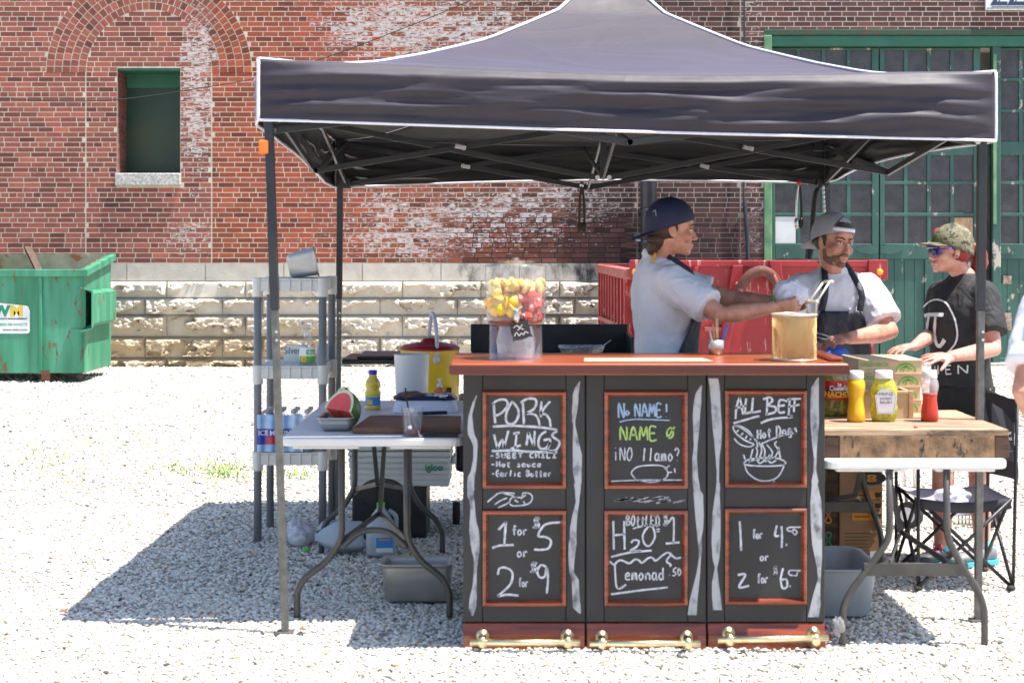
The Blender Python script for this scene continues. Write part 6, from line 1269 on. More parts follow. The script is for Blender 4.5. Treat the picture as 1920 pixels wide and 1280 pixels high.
lump(V((X_(1785, 7.5), 7.5, zs-.055)), .08, .07, .07, 17, amp=.5, n=36, k=22).build('cloth', 'cloth_white', tagd=('crumpled white cloth lying on the seat of the camp chair', 'cloth'))
# things hung from the rear bar
def tongs(px, py0, py1, d, lab, mt):
    a = P(px, py0, d); b = P(px, py1, d); h = a.z-b.z; t = thing('hanging_tongs', lab, 'tongs', b, 'utensils hung under the tent')
    for s2, m_ in ((-1, mt[0]), (1, mt[1])):
        q = MB(); q.tube(spline([a, a+V((s2*.012, 0, -h*.35)), a+V((s2*.016, 0, -h*.8)), b+V((s2*.016, 0, .03))], 4), .008, 8, flat=.4); q.ell(b+V((s2*.014, 0, .02)), (.017, .01, .034), n=12, k=8); q.build('arm', m_, t)
    q = MB(); q.ell(a, (.014, .012, .018), n=12, k=8); q.build('hinge', mt[2], t)
tongs(1091, 346, 432, 9.55, 'black and wood hanging tongs at the centre of the rear tent bar', ('wood_dark', 'black_metal', 'silver'))
tongs(1498, 343, 425, 9.55, 'silver hanging tongs with red ring left of the rear tent leg', ('silver', 'black_metal', 'ink_red'))
q = MB(); q.tube(spline([P(1541, 347, 9.5), P(1530, 362, 9.5), P(1525, 400, 9.5), P(1521, 450, 9.5), P(1516, 486, 9.5)], 6), [.008]*4+[.03]*10+[.026]*6+[.045]*5, 10, flat=.5); q.build('hanging_strap', 'tee_black', tagd=('black strap hanging from the rear right corner of the tent', 'strap'))
q = MB()
for k in range(8): q.ell(P(1544+k*.4, 352+k*8.5, 9.45), (.008, .006, .013), n=10, k=6)
q.build('hanging_chain', 'rope_white', tagd=('white plastic chain hanging beside the black strap', 'chain'))

# ================================================================ litter and weeds
c = G(60, 1022); q = MB(); q.lathe([(0, .034), (.07, .034), (.09, .016), (.112, .01), (.112, -.025)], c+V((0, 0, .008)), 28); q.build('paper_plate', 'plate_white', tagd=('white paper plate lying face down on the sunny gravel', 'paper plate'))
def leaf(px, py, s_, seed):
    c = G(px, py); m = MX.Rotation(seed*1.7, 3, 'Z') @ MX.Rotation(.35*math.sin(seed), 3, 'X'); mb = MB()
    pts = [(-1, 0), (-.6, .4), (-.1, .35), (.1, .65), (.5, .3), (1.1, .05), (.5, -.3), (.1, -.6), (-.2, -.35), (-.6, -.45)]
    vs = [c+m @ V((u*s_, v*s_, .25*s_*(u*u+v*v)))+V((0, 0, .012)) for u, v in pts]+[c+m @ V((0, 0, -.05*s_))+V((0, 0, .012))]; mb.add(vs, [(i, (i+1) % 10, 10) for i in range(10)], 0, True)
    return mb.build('fallen_leaf', 'leaf_brown', solid=.001)
for i, (px, py, s_, lb) in enumerate(((567, 1185, .03, 'fallen brown leaf right beside the front left tent foot'), (165, 1275, .024, 'fallen brown leaf at the bottom edge of the gravel'), (95, 1052, .025, 'fallen leaf on the gravel just below the paper plate'), (320, 911, .03, 'fallen red leaf on sunny gravel left of the grass patch'), (160, 974, .022, 'fallen leaf on the gravel right of the paper plate'), (453, 1114, .022, 'dark fallen leaf in the shade of the tent'), (740, 1254, .022, 'fallen leaf in front of the counter left corner'), (118, 1150, .026, 'fallen leaf on open gravel left of the tent shadow'))):
    tag(leaf(px, py, s_, i+1), lb, 'leaf', 'fallen leaves on the gravel')
gw = MB(); rnd = random.Random(3)
for (px, py, sx_, sy_, n) in ((420, 884, 55, 20, 300), (330, 880, 40, 14, 60), (95, 860, 80, 40, 120), (560, 890, 40, 8, 60), (230, 830, 90, 25, 70)):
    for _ in range(n):
        u = px+rnd.gauss(0, sx_*.5); w = py+rnd.gauss(0, sy_*.5)
        c = G(u, max(740, w)); a = rnd.random()*6.28; h = rnd.uniform(.01, .03); b = V((math.cos(a), math.sin(a), 0)); k = V((-b.y, b.x, 0))*.005
        gw.add([c-k, c+k, c+b*h*.8+k+V((0, 0, h)), c+b*h*1.8+V((0, 0, h*.8)), c+b*h*.8-k+V((0, 0, h))], [(0, 1, 2, 4), (4, 2, 3)])
tag(gw.build('weeds', 'weed'), 'low green weeds growing in patches through the gravel', 'weeds', kind='stuff')
# ================================================================ people
def basis(f, up=(0, 0, 1)):
    f = V(f).normalized(); r = f.cross(V(up)).normalized(); u = r.cross(f).normalized()
    return MX((f, r, u)).transposed()                      # columns: forward, right, up
def limb(mb, pts, rad, n=14):
    mb.tube(pts, rad, n); mb.ell(pts[0], rad[0], n=12, k=8); mb.ell(pts[-1], rad[-1], n=12, k=8)
def loft(mb, rings, n=28):
    """rings: centre, half width along right, half depth along forward, right vector, forward vector"""
    vs = []
    for c, w, d, r, f in rings:
        for j in range(n):
            a = 2*math.pi*j/n; ca, sa = math.cos(a), math.sin(a); e = .86
            vs.append(V(c)+r*(math.copysign(abs(ca)**e, ca)*w)+f*(math.copysign(abs(sa)**e, sa)*d))
    k = len(rings); fs = [(i*n+j, i*n+(j+1) % n, (i+1)*n+(j+1) % n, (i+1)*n+j) for i in range(k-1) for j in range(n)]
    fs += [tuple(range(n))[::-1], tuple((k-1)*n+j for j in range(n))]; mb.add(vs, fs, 0, True)
def hand_(mb, w, d, nrm, thumb, curl=.5, spread=.12, k=1.0, tcurl=.4, open_=None):
    """palm and five fingers: w wrist, d along the hand, nrm where the palm faces, thumb = +1/-1 side"""
    d = V(d).normalized(); nrm = V(nrm); nrm = (nrm-d*nrm.dot(d)).normalized(); s = d.cross(nrm)*thumb; M = MX((d, s, nrm)).transposed()
    mb.ell(w+d*.05*k, (.053*k, .041*k, .0165*k), M, 16, 10); mb.ell(w+d*.028*k+s*.024*k+nrm*.006*k, (.032*k, .019*k, .016*k), M, 12, 8); mb.ell(w, (.03*k, .026*k, .02*k), M, 12, 8)
    for i, (off, ln) in enumerate(((.030, .074), (.0105, .084), (-.0095, .078), (-.028, .06))):
        c = curl*(1+.12*i) if open_ is None else open_[i]; p = w+d*.088*k+s*off*k-d*(.006*abs(i-1))*k; dr = (d+s*spread*(1.2-i*.8)).normalized(); pts = [p-dr*.02*k, p]; rr = [.0095*k, .0094*k]; ax = dr.cross(nrm).normalized()
        for q, frac in enumerate((.45, .3, .25)):
            dr = Quaternion(ax, c*(.8, 1.0, .7)[q]) @ dr; p = p+dr*ln*k*frac; pts.append(p); rr.append((.0088, .008, .0068)[q]*k)
        limb(mb, pts, rr, 10)
    p = w+d*.025*k+s*.03*k; dr = (d*.75+s*.62+nrm*.3).normalized(); pts = [p]; rr = [.0125*k]
    for q, ln in enumerate((.038, .03, .024)):
        p = p+dr*ln*k; pts.append(p); rr.append((.0112, .0098, .008)[q]*k); dr = (dr+(nrm*.5+d*.5-s*.35)*tcurl).normalized()
    limb(mb, pts, rr, 10)
def head_(mb, O, M, k=1.0, neck=None, fem=False):
    h = lambda a, b, c: O+M @ V((a*k, b*k, c*k)); e = lambda c, r, n=18: mb.ell(h(*c), tuple(x*k for x in r), M, n, 12)
    e((-.016, 0, .032), (.098, .076, .088), 24); e((.03, 0, -.028), (.056, .06, .08)); e((.026, 0, -.068), (.054, .054 if not fem else .049, .044)); e((.07, 0, -.1), (.019, .024, .018)); e((.05, 0, -.085), (.035, .036, .03))
    e((.069, 0, .03), (.022, .05, .034)); e((.076, .03, .014), (.013, .026, .009), 14); e((.076, -.03, .014), (.013, .026, .009), 14); e((.06, .042, -.036), (.026, .022, .024), 14); e((.06, -.042, -.036), (.026, .022, .024), 14)
    limb(mb, [h(.083, 0, .004), h(.096, 0, -.02), h(.106, 0, -.04)], [.008*k, .0092*k, .0105*k], 12); e((.094, .0115, -.044), (.011, .007, .0065), 12); e((.094, -.0115, -.044), (.011, .007, .0065), 12)
    e((.084, 0, -.072), (.014, .026, .016), 14); e((.09, 0, -.066), (.009, .021, .0055), 14); e((.088, 0, -.078), (.009, .018, .0065), 14)
    for s in (1, -1):
        mb.ell(h(-.008, .073*s, -.012), (.019*k, .008*k, .031*k), M @ MX.Rotation(R(-12), 3, 'Y') @ MX.Rotation(R(18*s), 3, 'Z'), 14, 10); e((.004, .07*s, -.036), (.012, .008, .012), 10)
    if neck is not None: limb(mb, [h(-.018, 0, -.05), V(neck).lerp(h(-.018, 0, -.05), .4), V(neck)], [.056*k, .056*k*(.92 if fem else 1.03), .064*k], 18)
    return h
def eyes_(T, h, M, k=1.0, squint=.7, brow='hair_dark', sides=(1, -1), gaze=0.):
    for s in sides:
        q = MB(); q.ell(h(.0765, .031*s, -.004), (.0105*k, .0145*k, .0085*squint*k), M, 14, 8); eo = q.build('eye', 'eye_white', T)
        q = MB(); q.ell(h(.0825, .031*s+gaze, -.004), (.0055*k, .0066*k, .0066*squint*k), M, 12, 8); q.build('iris', 'eye_dark', eo)
        q = MB(); q.tube([h(.0845, .012*s, -.0005), h(.0875, .026*s, .004), h(.0835, .043*s, .002), h(.0755, .05*s, -.003)], [.0025*k, .0036*k, .0036*k, .002*k], 8); q.build('eyelid', 'lips', eo)
        q = MB(); q.tube([h(.0895, .012*s, .0135), h(.0905, .026*s, .0195), h(.083, .044*s, .02), h(.07, .056*s, .0135)], [.0035*k, .0046*k, .0042*k, .002*k], 8, flat=.8); q.build('eyebrow', brow, T)
def cap_(T, h, M, k, mat, visor, front_edge=.03, back_edge=-.02, brim=.07, brimw=58, tilt=0, vmat=None, droop=.25):
    """cap crown with a brim; visor = +1 worn forward, -1 worn backward"""
    q = MB()
    def dome(u, v):
        a = 2*math.pi*u; e = (front_edge*(1+math.cos(a))/2+back_edge*(1-math.cos(a))/2); zt = .137; z = e+(zt-e)*(1-(1-v)**1.0); t = max(0, (z-.02)/(zt-.02)); t = min(1, t)
        s = math.sqrt(max(0, 1-t**2.3)); return h(-.014+.111*s*math.cos(a), .09*s*math.sin(a), z)
    q.grid(40, 16, lambda u, v: dome(u, 1-(1-v)**1.6)); co = q.build('cap', mat, T, solid=.004*k)
    q = MB(); e0 = front_edge if visor > 0 else back_edge
    def br(u, v):
        a = R((u-.5)*2*brimw); b = a if visor > 0 else math.pi+a; L_ = brim*(1-(abs(u-.5)*2)**2.4*.75)*v; r_ = 1
        x = -.014+(.109+L_)*math.cos(b) if True else 0; y = (.088+L_*.55)*math.sin(b); ed = (front_edge*(1+math.cos(b))/2+back_edge*(1-math.cos(b))/2)
        return h(x, y, ed+.004-L_*droop-.3*(y*y)*v*1.6)
    q.grid(20, 8, br); q.build('brim', vmat or mat, co, solid=.004*k)
    q = MB(); q.ell(h(-.014, 0, .139), (.008*k, .008*k, .004*k), M, 10, 6); q.build('button', mat, co); return co
def torso_rings(c, f, k, fat=1.0, lean=(0, 0), shw=1., top=1.5, hem=.82, depth=1.0, bust=0):
    """clothed torso from hem to neck; c = ground point under the hips, lean = shift of the shoulders"""
    f = V((f[0], f[1], 0)).normalized(); r = f.cross(V((0, 0, 1))); out = []
    for z, w, d, off in ((hem, .178*fat, .132*fat, 0), (.93, .176*fat, .132*fat, .004), (1.03, .166*fat, .128*fat, .01), (1.15, .17*fat, .13*fat, .014+bust*.4), (1.26, .182*shw, .134*depth, .012+bust), (1.35, .19*shw, .126*depth, .004+bust*.5), (1.42, .186*shw, .108*depth, -.006), (1.462, .15*shw, .086*depth, -.014), (1.492, .1, .07, -.016), (top+.008, .066, .062, -.012)):
        t = (z-.9)/.6; t = max(0, t); p = V((c[0]+lean[0]*t, c[1]+lean[1]*t, z*k))+f*off*k
        out.append((p, w*k, d*k, r, f))
    return out, f, r
def on_torso(rings, f, r, ang, z, off=.008):
    for a, b in zip(rings, rings[1:]):
        if a[0].z <= z <= b[0].z: t = (z-a[0].z)/(b[0].z-a[0].z); break
    else: a, b, t = (rings[0], rings[1], 0) if z < rings[0][0].z else (rings[-2], rings[-1], 1)
    c = a[0].lerp(b[0], t); c.z = z; w = a[1]*(1-t)+b[1]*t; d = a[2]*(1-t)+b[2]*t; sa, ca = math.sin(ang), math.cos(ang); e = .86
    return c+r*(math.copysign(abs(sa)**e, sa)*(w+off))+f*(math.copysign(abs(ca)**e, ca)*(d+off))
def apron_(T, rings, f, r, k, ztop, zwaist, zhem, atop, awaist, ahem, strap_to, mat='apron', off=.012, ang0=0.):
    q = MB()
    def srf(u, v):
        z = ztop+(zhem-ztop)*v; t = np.interp(z, [zhem, zwaist, ztop], [ahem, awaist, atop]); zz_ = max(z, rings[0][0].z)
        p = on_torso(rings, f, r, ang0+(u-.5)*2*R(float(t)), zz_, off+.004*math.sin(u*17+v*5)+.012*max(0, zwaist-z)*(1+.5*math.sin(u*14))); p.z = z; return p
    q.grid(26, 30, srf); ao = q.build('apron', mat, T, solid=.004)
    for s, (a, b) in zip((0, 1), strap_to):
        p0 = srf(.03 if s == 0 else .97, 0); q = MB(); pts = [p0]+list(a); q.tube(spline(pts, 5), .017, 8, flat=.25); q.build('apron_strap', mat, ao)
    return ao, srf
def shoe_(T, toe, heel, w, mat, sole, lace=None, h=.06):
    toe, heel = V(toe), V(heel); f = (toe-heel); L_ = f.length; f.normalize(); r = f.cross(V((0, 0, 1))); q = MB()
    sec = [(0, .028, .062), (.06, .034, .085), (.25, .034, .08), (.42, .038, .066), (.62, .046, .052), (.82, .045, .042), (.95, .034, .034), (1, .016, .026)]
    n = 14; vs = []
    for t, hw, hh in sec:
        for j in range(n): a = 2*math.pi*j/n; ca, sa = math.cos(a), math.sin(a); vs.append(heel+f*L_*t+r*(math.copysign(abs(ca)**.8, ca)*hw*w)+V((0, 0, .016+(hh*.5+math.copysign(abs(sa)**.8, sa)*hh*.5))))
    k = len(sec); q.add(vs, [(i*n+j, (i+1)*n+j, (i+1)*n+(j+1) % n, i*n+(j+1) % n) for i in range(k-1) for j in range(n)]+[tuple(range(n)), tuple((k-1)*n+n-1-j for j in range(n))], 0, True)
    so_ = q.build('shoe', mat, T, sub=1)
    q = MB(); pts = []
    for t, hw, _ in sec: pts.append((t, hw*w+.004))
    poly = [heel+f*L_*t+r*hw for t, hw in pts]+[heel+f*L_*t-r*hw for t, hw in pts[::-1]]
    q.add([p+V((0, 0, 0)) for p in poly]+[p+V((0, 0, .022)) for p in poly], [tuple(range(len(poly)))[::-1], tuple(range(len(poly), 2*len(poly)))]+[(i, (i+1) % len(poly), (i+1) % len(poly)+len(poly), i+len(poly)) for i in range(len(poly))]); q.build('sole', sole, so_)
    if lace:
        q = MB()
        for i in range(4):
            t = .36+i*.08; z = .016+np.interp(t, [a for a, _, _ in sec], [c for _, _, c in sec])+.003; c = heel+f*L_*t; q.tube([c+r*.024+V((0, 0, z-.012)), c+V((0, 0, z)), c-r*.024+V((0, 0, z-.012))], .0042, 6)
        c = heel+f*L_*.36; z = .088
        for s in (1, -1): q.tube(spline([c+V((0, 0, z)), c+r*.02*s+V((0, 0, z+.02)), c+r*.035*s+V((0, 0, z-.004)), c+V((0, 0, z-.004))], 4), .0035, 6)
        q.build('laces', lace, so_)
def sleeve(mb, sh, end, r0, r1): mb.tube([sh, sh.lerp(end, .5), end], [r0, (r0+r1)/2*1.02, r1], 18); mb.ell(sh, r0*.98, n=16, k=10)
def legs_(q, c, f, k, spread=.1, r=(.088, .068, .058), fr=0., zt=.95, shift=((0, 0), (0, 0))):
    f = V((f[0], f[1], 0)).normalized(); r_ = f.cross(V((0, 0, 1))); out = []
    for s, sh in zip((1, -1), shift):
        a = V((c[0], c[1], zt*k))+r_*.085*s*k; b = V((c[0]+sh[0]*.5, c[1]+sh[1]*.5, .5*k))+r_*spread*s+f*.015; e = V((c[0]+sh[0], c[1]+sh[1], .075))+r_*spread*s; limb(q, [a, b, e], [r[0]*k, r[1]*k, r[2]*k]); out.append(e)
    return out

# ---- cook reaching out (profile, navy cap worn backward)
d = 7.25; c = (X_(1243, d), d+.08, 0); f = (.985, .17); k = 1.03
T = thing('person', 'man in white polo, dark apron and backward navy cap reaching both arms across the counter', 'person', c)
rg, f3, r3 = torso_rings(c, f, k, fat=.97, lean=(.0, 0), shw=1.0, depth=1.06, hem=.86)
O = P(1261, 428, d); M = basis((.99, .02, -.06)); sk = MB(); neck = rg[-1][0]+V((.0, 0, -.02))
hA = head_(sk, O, M, 1.03, neck)
shR = rg[6][0]+r3*.165*k+V((.01, 0, -.02)); shL = rg[6][0]-r3*.165*k+V((.03, 0, -.02))
elR, wrR = P(1352, 592, 7.0), P(1448, 576, 7.1); elL, wrL = P(1378, 562, 7.42), P(1452, 566, 7.33)
for sh, el, wr in ((shR, elR, wrR), (shL, elL, wrL)): limb(sk, [sh, sh.lerp(el, .5), el, el.lerp(wr, .3), wr], [.055, .05, .041, .043, .028])
hand_(sk, wrR+V((.008, 0, 0)), (1, .12, .02), (.1, .9, .35), -1, .55, .1, 1.02)
hand_(sk, wrL+V((.008, 0, 0)), (1, -.1, -.05), (.15, -.9, .4), 1, .5, .1, 1.02)
loft(sk, [(p+V((0, 0, -.02)), w*.8, d_*.8, a, b) for p, w, d_, a, b in rg[1:9]]); legs_(sk, c, f, k, r=(.06, .045, .035))
sk.build('body', 'skin_tan', T, remesh=.0055, smooth=4)
q = MB(); loft(q, rg); hemR = shR.lerp(elR, .76); hemL = shL.lerp(elL, .68); sleeve(q, shR+V((-.005, 0, -.01)), hemR, .084, .083); sleeve(q, shL, hemL, .08, .078)
q.tube([rg[-1][0]+V((-.01, 0, -.01)), rg[-1][0]+V((-.004, 0, .022))], [.072, .066], 20)
q.build('polo_shirt', 'tee_white', T, remesh=.009, smooth=5, disp=(.014, .07))
q = MB(); q.tube(spline([hA(-.075, .028, -.115), hA(-.08, .04, -.135), hA(-.088, .048, -.16)], 4), .0075, 8, flat=.5); q.build('collar_piping', 'yellow_piping', T)
apron_(T, rg, f3, r3, k, 1.36, 1.12, .55, 40, 84, 95, (([on_torso(rg, f3, r3, R(-62), 1.42*k, .016), on_torso(rg, f3, r3, R(-80), 1.49*k, .012)], 0), ([on_torso(rg, f3, r3, R(42), 1.43*k, .02), on_torso(rg, f3, r3, R(80), 1.5*k, .012)], 0)), off=.022)
eyes_(T, hA, M, 1.03, brow='hair_brown'); q = MB(); q.ell(hA(.0925, 0, -.0665), (.0065, .018, .004), M, 12, 6); q.ell(hA(.091, 0, -.077), (.007, .017, .005), M, 12, 6); q.build('lips', 'lips', T)
q = MB(); q.ell(hA(-.035, 0, .0), (.086, .077, .075), M, 24, 14); q.ell(hA(-.066, 0, -.055), (.046, .06, .05), M, 18, 12); q.ell(hA(-.085, 0, -.085), (.03, .05, .045), M, 16, 10); q.ell(hA(.006, .068, .006), (.012, .0105, .026), M, 10, 8); q.ell(hA(.006, -.068, .006), (.012, .0105, .026), M, 10, 8); q.build('hair', 'hair_brown', T, disp=(.012, .02))
ca = cap_(T, hA, M, 1.03, 'cap_navy', -1, .046, -.035, .078, 50, droop=.45)
q = MB(); q.tube([hA(-.094, .052, .035), hA(-.1, .045, .06), hA(-.088, .056, .075), hA(-.082, .066, .05), hA(-.092, .055, .02)], .005, 6); q.build('emblem', 'tub_grey', ca)
q = MB(); q.ell(hA(-.155, .05, -.062), (.012, .009, .002), M @ MX.Rotation(R(-35), 3, 'X'), 14, 6); q.build('sticker', 'ink_white', ca)
q = MB(); legs_(q, c, f, k, r=(.1, .078, .066)); loft(q, [(V((c[0], c[1], z*k)), .165, .125, r3, f3) for z in (.8, .9, 1.0)]); q.build('trousers', 'trouser_grey', T, remesh=.012, smooth=3)
for s in (1, -1): e = V((c[0], c[1], 0))+r3*.1*s; shoe_(T, e+f3*.2, e-f3*.08, 1.1, 'shoe_dark', 'rubber')
q = MB(); q.tube([wrL+V((-.012, .0, .0))+V((0, math.cos(a)*.031, math.sin(a)*.031)) for a in np.linspace(0, 6.28, 18)[:-1]], .005, 6, closed=True); q.build('wrist_band', 'cap_lime', T)
# wrapped food held in both hands
hc = P(1481, 547, 7.21); q = lump(hc+V((-.005, -.02, -.01)), .07, .06, .066, 9, flat=False, amp=.32, n=40, k=26); q.tube(spline([hc+V((.02, 0, .0)), hc+V((.05, .0, -.02)), hc+V((.07, 0, -.05))], 4), [.05]*5+[.03]*3+[.012], 14)
q.build('paper_wrap', 'cloth_white', tagd=('white paper wrapped food held out in the hands of the cook in the navy cap', 'paper wrap'), remesh=.006, smooth=2)
q = MB()

# ---- cook facing the camera (grey cap backward, apron)
d = 7.95; c = (X_(1575, d), d+.22, 0); f = (.16, -.98); k = .985
T = thing('person', 'bearded man in white T-shirt, dark apron and backward grey cap holding tongs', 'person', c)
rg, f3, r3 = torso_rings(c, f, k, fat=1.1, lean=(-.02, -.17), shw=1.12, depth=1.08, hem=.84)
O = P(1563, 452, d-.03); M = basis((.5, -.85, -.1), (.1, 0, 1)); sk = MB(); hB = head_(sk, O, M, 1.06, rg[-1][0]+V((0, 0, -.02)))
shR = rg[6][0]+r3*.178*k+V((0, 0, -.025)); shL = rg[6][0]-r3*.178*k+V((0, 0, -.025))
elL, wrL = P(1668, 622, 7.9), P(1592, 634, 7.62); elR, wrR = P(1472, 615, 7.95), P(1530, 652, 7.66)
for sh, el, wr in ((shR, elR, wrR), (shL, elL, wrL)): limb(sk, [sh, sh.lerp(el, .5), el, el.lerp(wr, .3), wr], [.06, .056, .046, .048, .03])
hand_(sk, wrL, (-1, -.12, -.14), (.05, .35, -.9), -1, 1.05, .05, 1.06, .7)
hand_(sk, wrR, (1, -.1, -.05), (.0, .4, -.9), 1, 1.0, .05, 1.04)
loft(sk, [(p+V((0, 0, -.02)), w*.8, d_*.8, a, b) for p, w, d_, a, b in rg[1:9]]); legs_(sk, c, f, k, r=(.06, .045, .035)); sk.build('body', 'skin', T, remesh=.0055, smooth=4)
q = MB(); loft(q, rg); sleeve(q, shR, shR.lerp(elR, .74), .088, .092); sleeve(q, shL, shL.lerp(elL, .8), .09, .094); q.tube([rg[-1][0]+V((0, 0, -.015)), rg[-1][0]+V((0, 0, .008))], [.075, .069], 20)
q.build('t_shirt', 'tee_white', T, remesh=.009, smooth=5, disp=(.016, .08))
nk = rg[-1][0]
apron_(T, rg, f3, r3, k, 1.27, 1.02, .5, 24, 62, 80, (([on_torso(rg, f3, r3, R(-21), 1.39*k, .022), nk+r3*-.062+f3*.035+V((0, 0, .005)), nk-r3*.06-f3*.03+V((0, 0, .03))], 0), ([on_torso(rg, f3, r3, R(21), 1.39*k, .022), nk+r3*.062+f3*.035+V((0, 0, .005)), nk+r3*.06-f3*.03+V((0, 0, .03))], 0)), off=.022, ang0=R(6))
eyes_(T, hB, M, 1.06, .6, gaze=.002); q = MB(); q.ell(hB(.0925, 0, -.0665), (.0065, .02, .0042), M, 12, 6); q.ell(hB(.091, 0, -.077), (.007, .018, .0052), M, 12, 6); q.build('lips', 'lips', T)
q = MB(); q.ell(hB(.02, 0, -.074), (.062, .0575, .042), M, 24, 14); q.ell(hB(.048, 0, -.078), (.044, .051, .03), M, 20, 12); q.ell(hB(.07, 0, -.101), (.0215, .027, .0195), M, 16, 10); q.ell(hB(.006, .0525, -.04), (.011, .0108, .046), M, 14, 10); q.ell(hB(.006, -.0525, -.04), (.011, .0108, .046), M, 14, 10); q.tube([hB(.075, .03, -.07), hB(.093, .014, -.057), hB(.097, 0, -.0555), hB(.093, -.014, -.057), hB(.075, -.03, -.07)], [.005, .006, .0055, .006, .005], 8); q.build('beard', 'beard', T, disp=(.004, .012))
q = MB(); q.ell(hB(-.03, 0, .005), (.088, .0785, .078), M, 24, 14); q.ell(hB(.008, .067, .012), (.016, .011, .03), M, 12, 8); q.ell(hB(.008, -.067, .012), (.016, .011, .03), M, 12, 8); q.build('hair', 'hair_dark', T, disp=(.01, .02))
ca = cap_(T, hB, M, 1.06, 'cap_grey', -1, .052, -.03, .07, 50, droop=.4)
def dm(a, z, o=.0): s = math.sqrt(max(0, 1-max(0, (z-.02)/.117)**2.3)); return hB(-.014+(.111+o)*s*math.cos(a), (.09+o)*s*math.sin(a), z)
q = MB(); q.grid(16, 8, lambda u, v: dm(R(-44)+R(88)*u, .068+.05*v*math.sin(math.pi*u)**.6, .003)); q.build('cap_opening', 'hair_dark', ca)
q = MB(); q.grid(16, 2, lambda u, v: dm(R(-50)+R(100)*u, .052+.017*v, .005)); q.build('cap_strap', 'trim_white', ca, solid=.002)
q = MB(); q.tube([dm(R(-45)+R(90)*u, .07+.05*math.sin(math.pi*u)**.6, .004) for u in np.linspace(0, 1, 18)], .003, 6); q.build('opening_seam', 'trouser_grey', ca)
vs, fs = text_geo('MILK', .022, lambda u, v: dm(R(-2)+u/.1, .117+v*.55, .004), .0012); MB().add(vs, fs).build('lettering', 'cap_navy', ca)
q = MB(); legs_(q, c, f, k, r=(.11, .085, .07)); loft(q, [(V((c[0], c[1], z*k)), .185, .14, r3, f3) for z in (.8, .9, 1.0)]); q.build('trousers', 'trouser_grey', T, remesh=.012, smooth=3)
for s in (1, -1): e = V((c[0], c[1], 0))+r3*.1*s; shoe_(T, e+f3*.2, e-f3*.08, 1.1, 'shoe_dark', 'rubber')
t = thing('serving_tongs', 'small steel tongs in the fist of the bearded man', 'tongs', wrL)
g0 = wrL+V((-.075, -.03, .0)); q = MB(); q.tube([g0, g0+V((-.06, -.02, .02)), g0+V((-.11, -.03, .035))], .004, 8, flat=.5); q.build('arm', 'silver', t); q = MB(); q.tube([g0, g0+V((-.06, -.03, .0)), g0+V((-.11, -.04, .015))], .004, 8, flat=.5); q.build('arm', 'silver', t)
lump(P(1568, 662, 7.6)+V((0, 0, -.02)), .07, .03, .05, 14, flat=False, amp=.4).build('blue_bag', 'ink_blue', tagd=('blue plastic packet held below the fist of the bearded man', 'packet'))

# ---- woman with boxes (profile to the left, red ponytail)
d = 7.95; c = (X_(1806, d), d+.02, 0); f = (-.86, -.5); k = .965
T = thing('person', 'woman in black T-shirt, camouflage cap and blue sunglasses leaning on stacked boxes', 'person', c)
rg, f3, r3 = torso_rings(c, f, k, fat=.98, lean=(-.0, 0), shw=.93, depth=1.04, hem=.74, bust=.02)
O = P(1781, 469, d); M = basis((-.985, -.17, .02)); sk = MB(); hC = head_(sk, O, M, .98, rg[-1][0]+V((0, 0, -.02)), True)
shL = rg[6][0]-r3*.148*k+V((0, 0, -.02)); shR = rg[6][0]+r3*.148*k+V((0, 0, -.02))
elL, wrL = P(1862, 655, 7.72), P(1783, 668, 7.38); elR, wrR = P(1754, 622, 8.14), P(1716, 648, 7.72)
for sh, el, wr in ((shR, elR, wrR), (shL, elL, wrL)): limb(sk, [sh, sh.lerp(el, .5), el, el.lerp(wr, .3), wr], [.052, .049, .041, .042, .026])
hand_(sk, wrL, (-1, -.28, -.02), (-.15, .3, -.9), 1, .16, .3, .98, .1)
hand_(sk, wrR, (-.9, -.45, -.1), (0, .1, -1), -1, .25, .15, .95)
loft(sk, [(p+V((0, 0, -.02)), w*.8, d_*.8, a, b) for p, w, d_, a, b in rg[1:9]])
kneeA, ankA = P(1768, 955, 7.86), P(1766, 1030, 7.9); kneeB, ankB = P(1836, 950, 7.9), P(1842, 1040, 7.92)
for kn, an, s in ((kneeA, ankA, 1), (kneeB, ankB, -1)):
    hp = V((c[0], c[1], .9*k))+r3*.08*s; kn = V((kn.x, kn.y, .45)); an = V((an.x, an.y, .07)); limb(sk, [hp, hp.lerp(kn, .5), kn, kn.lerp(an, .35), an], [.088, .076, .054, .056, .036])
    limb(sk, [an, an+V((-.06, -.02, -.03))], [.034, .03])
sk.build('body', 'skin_fair', T, remesh=.0052, smooth=4)
q = MB(); loft(q, rg); sleeve(q, shL, shL.lerp(elL, .72), .078, .084); sleeve(q, shR, shR.lerp(elR, .62), .076, .08); q.tube([rg[-1][0]+V((0, 0, -.015)), rg[-1][0]+V((0, 0, .004))], [.07, .066], 20)
ts = q.build('t_shirt', 'tee_black', T, remesh=.009, smooth=5, disp=(.014, .08))
q = MB(); loft(q, [(V((c[0], c[1], z)), .178*k, .138*k, r3, f3) for z in (.7, .8, .9)])
for kn, s in ((kneeA, 1), (kneeB, -1)): hp = V((c[0], c[1], .85*k))+r3*.085*s; q.tube([hp, hp.lerp(V((kn.x, kn.y, .45)), .78)], [.1, .088], 18)
q.build('shorts', 'shorts_black', T, remesh=.011, smooth=3)
eyes_(T, hC, M, .98, brow='hair_brown', sides=())
q = MB(); q.ell(hC(.091, 0, -.0635), (.007, .022, .0045), M, 12, 6); q.ell(hC(.088, 0, -.0815), (.008, .02, .005), M, 12, 6); lp = q.build('lips', 'lips', T); q = MB(); q.ell(hC(.088, 0, -.072), (.006, .02, .0055), M, 12, 6); q.build('teeth', 'eye_white', lp)
gl = thing('x', None, None, (0, 0, 0)) if 0 else None
q = MB()
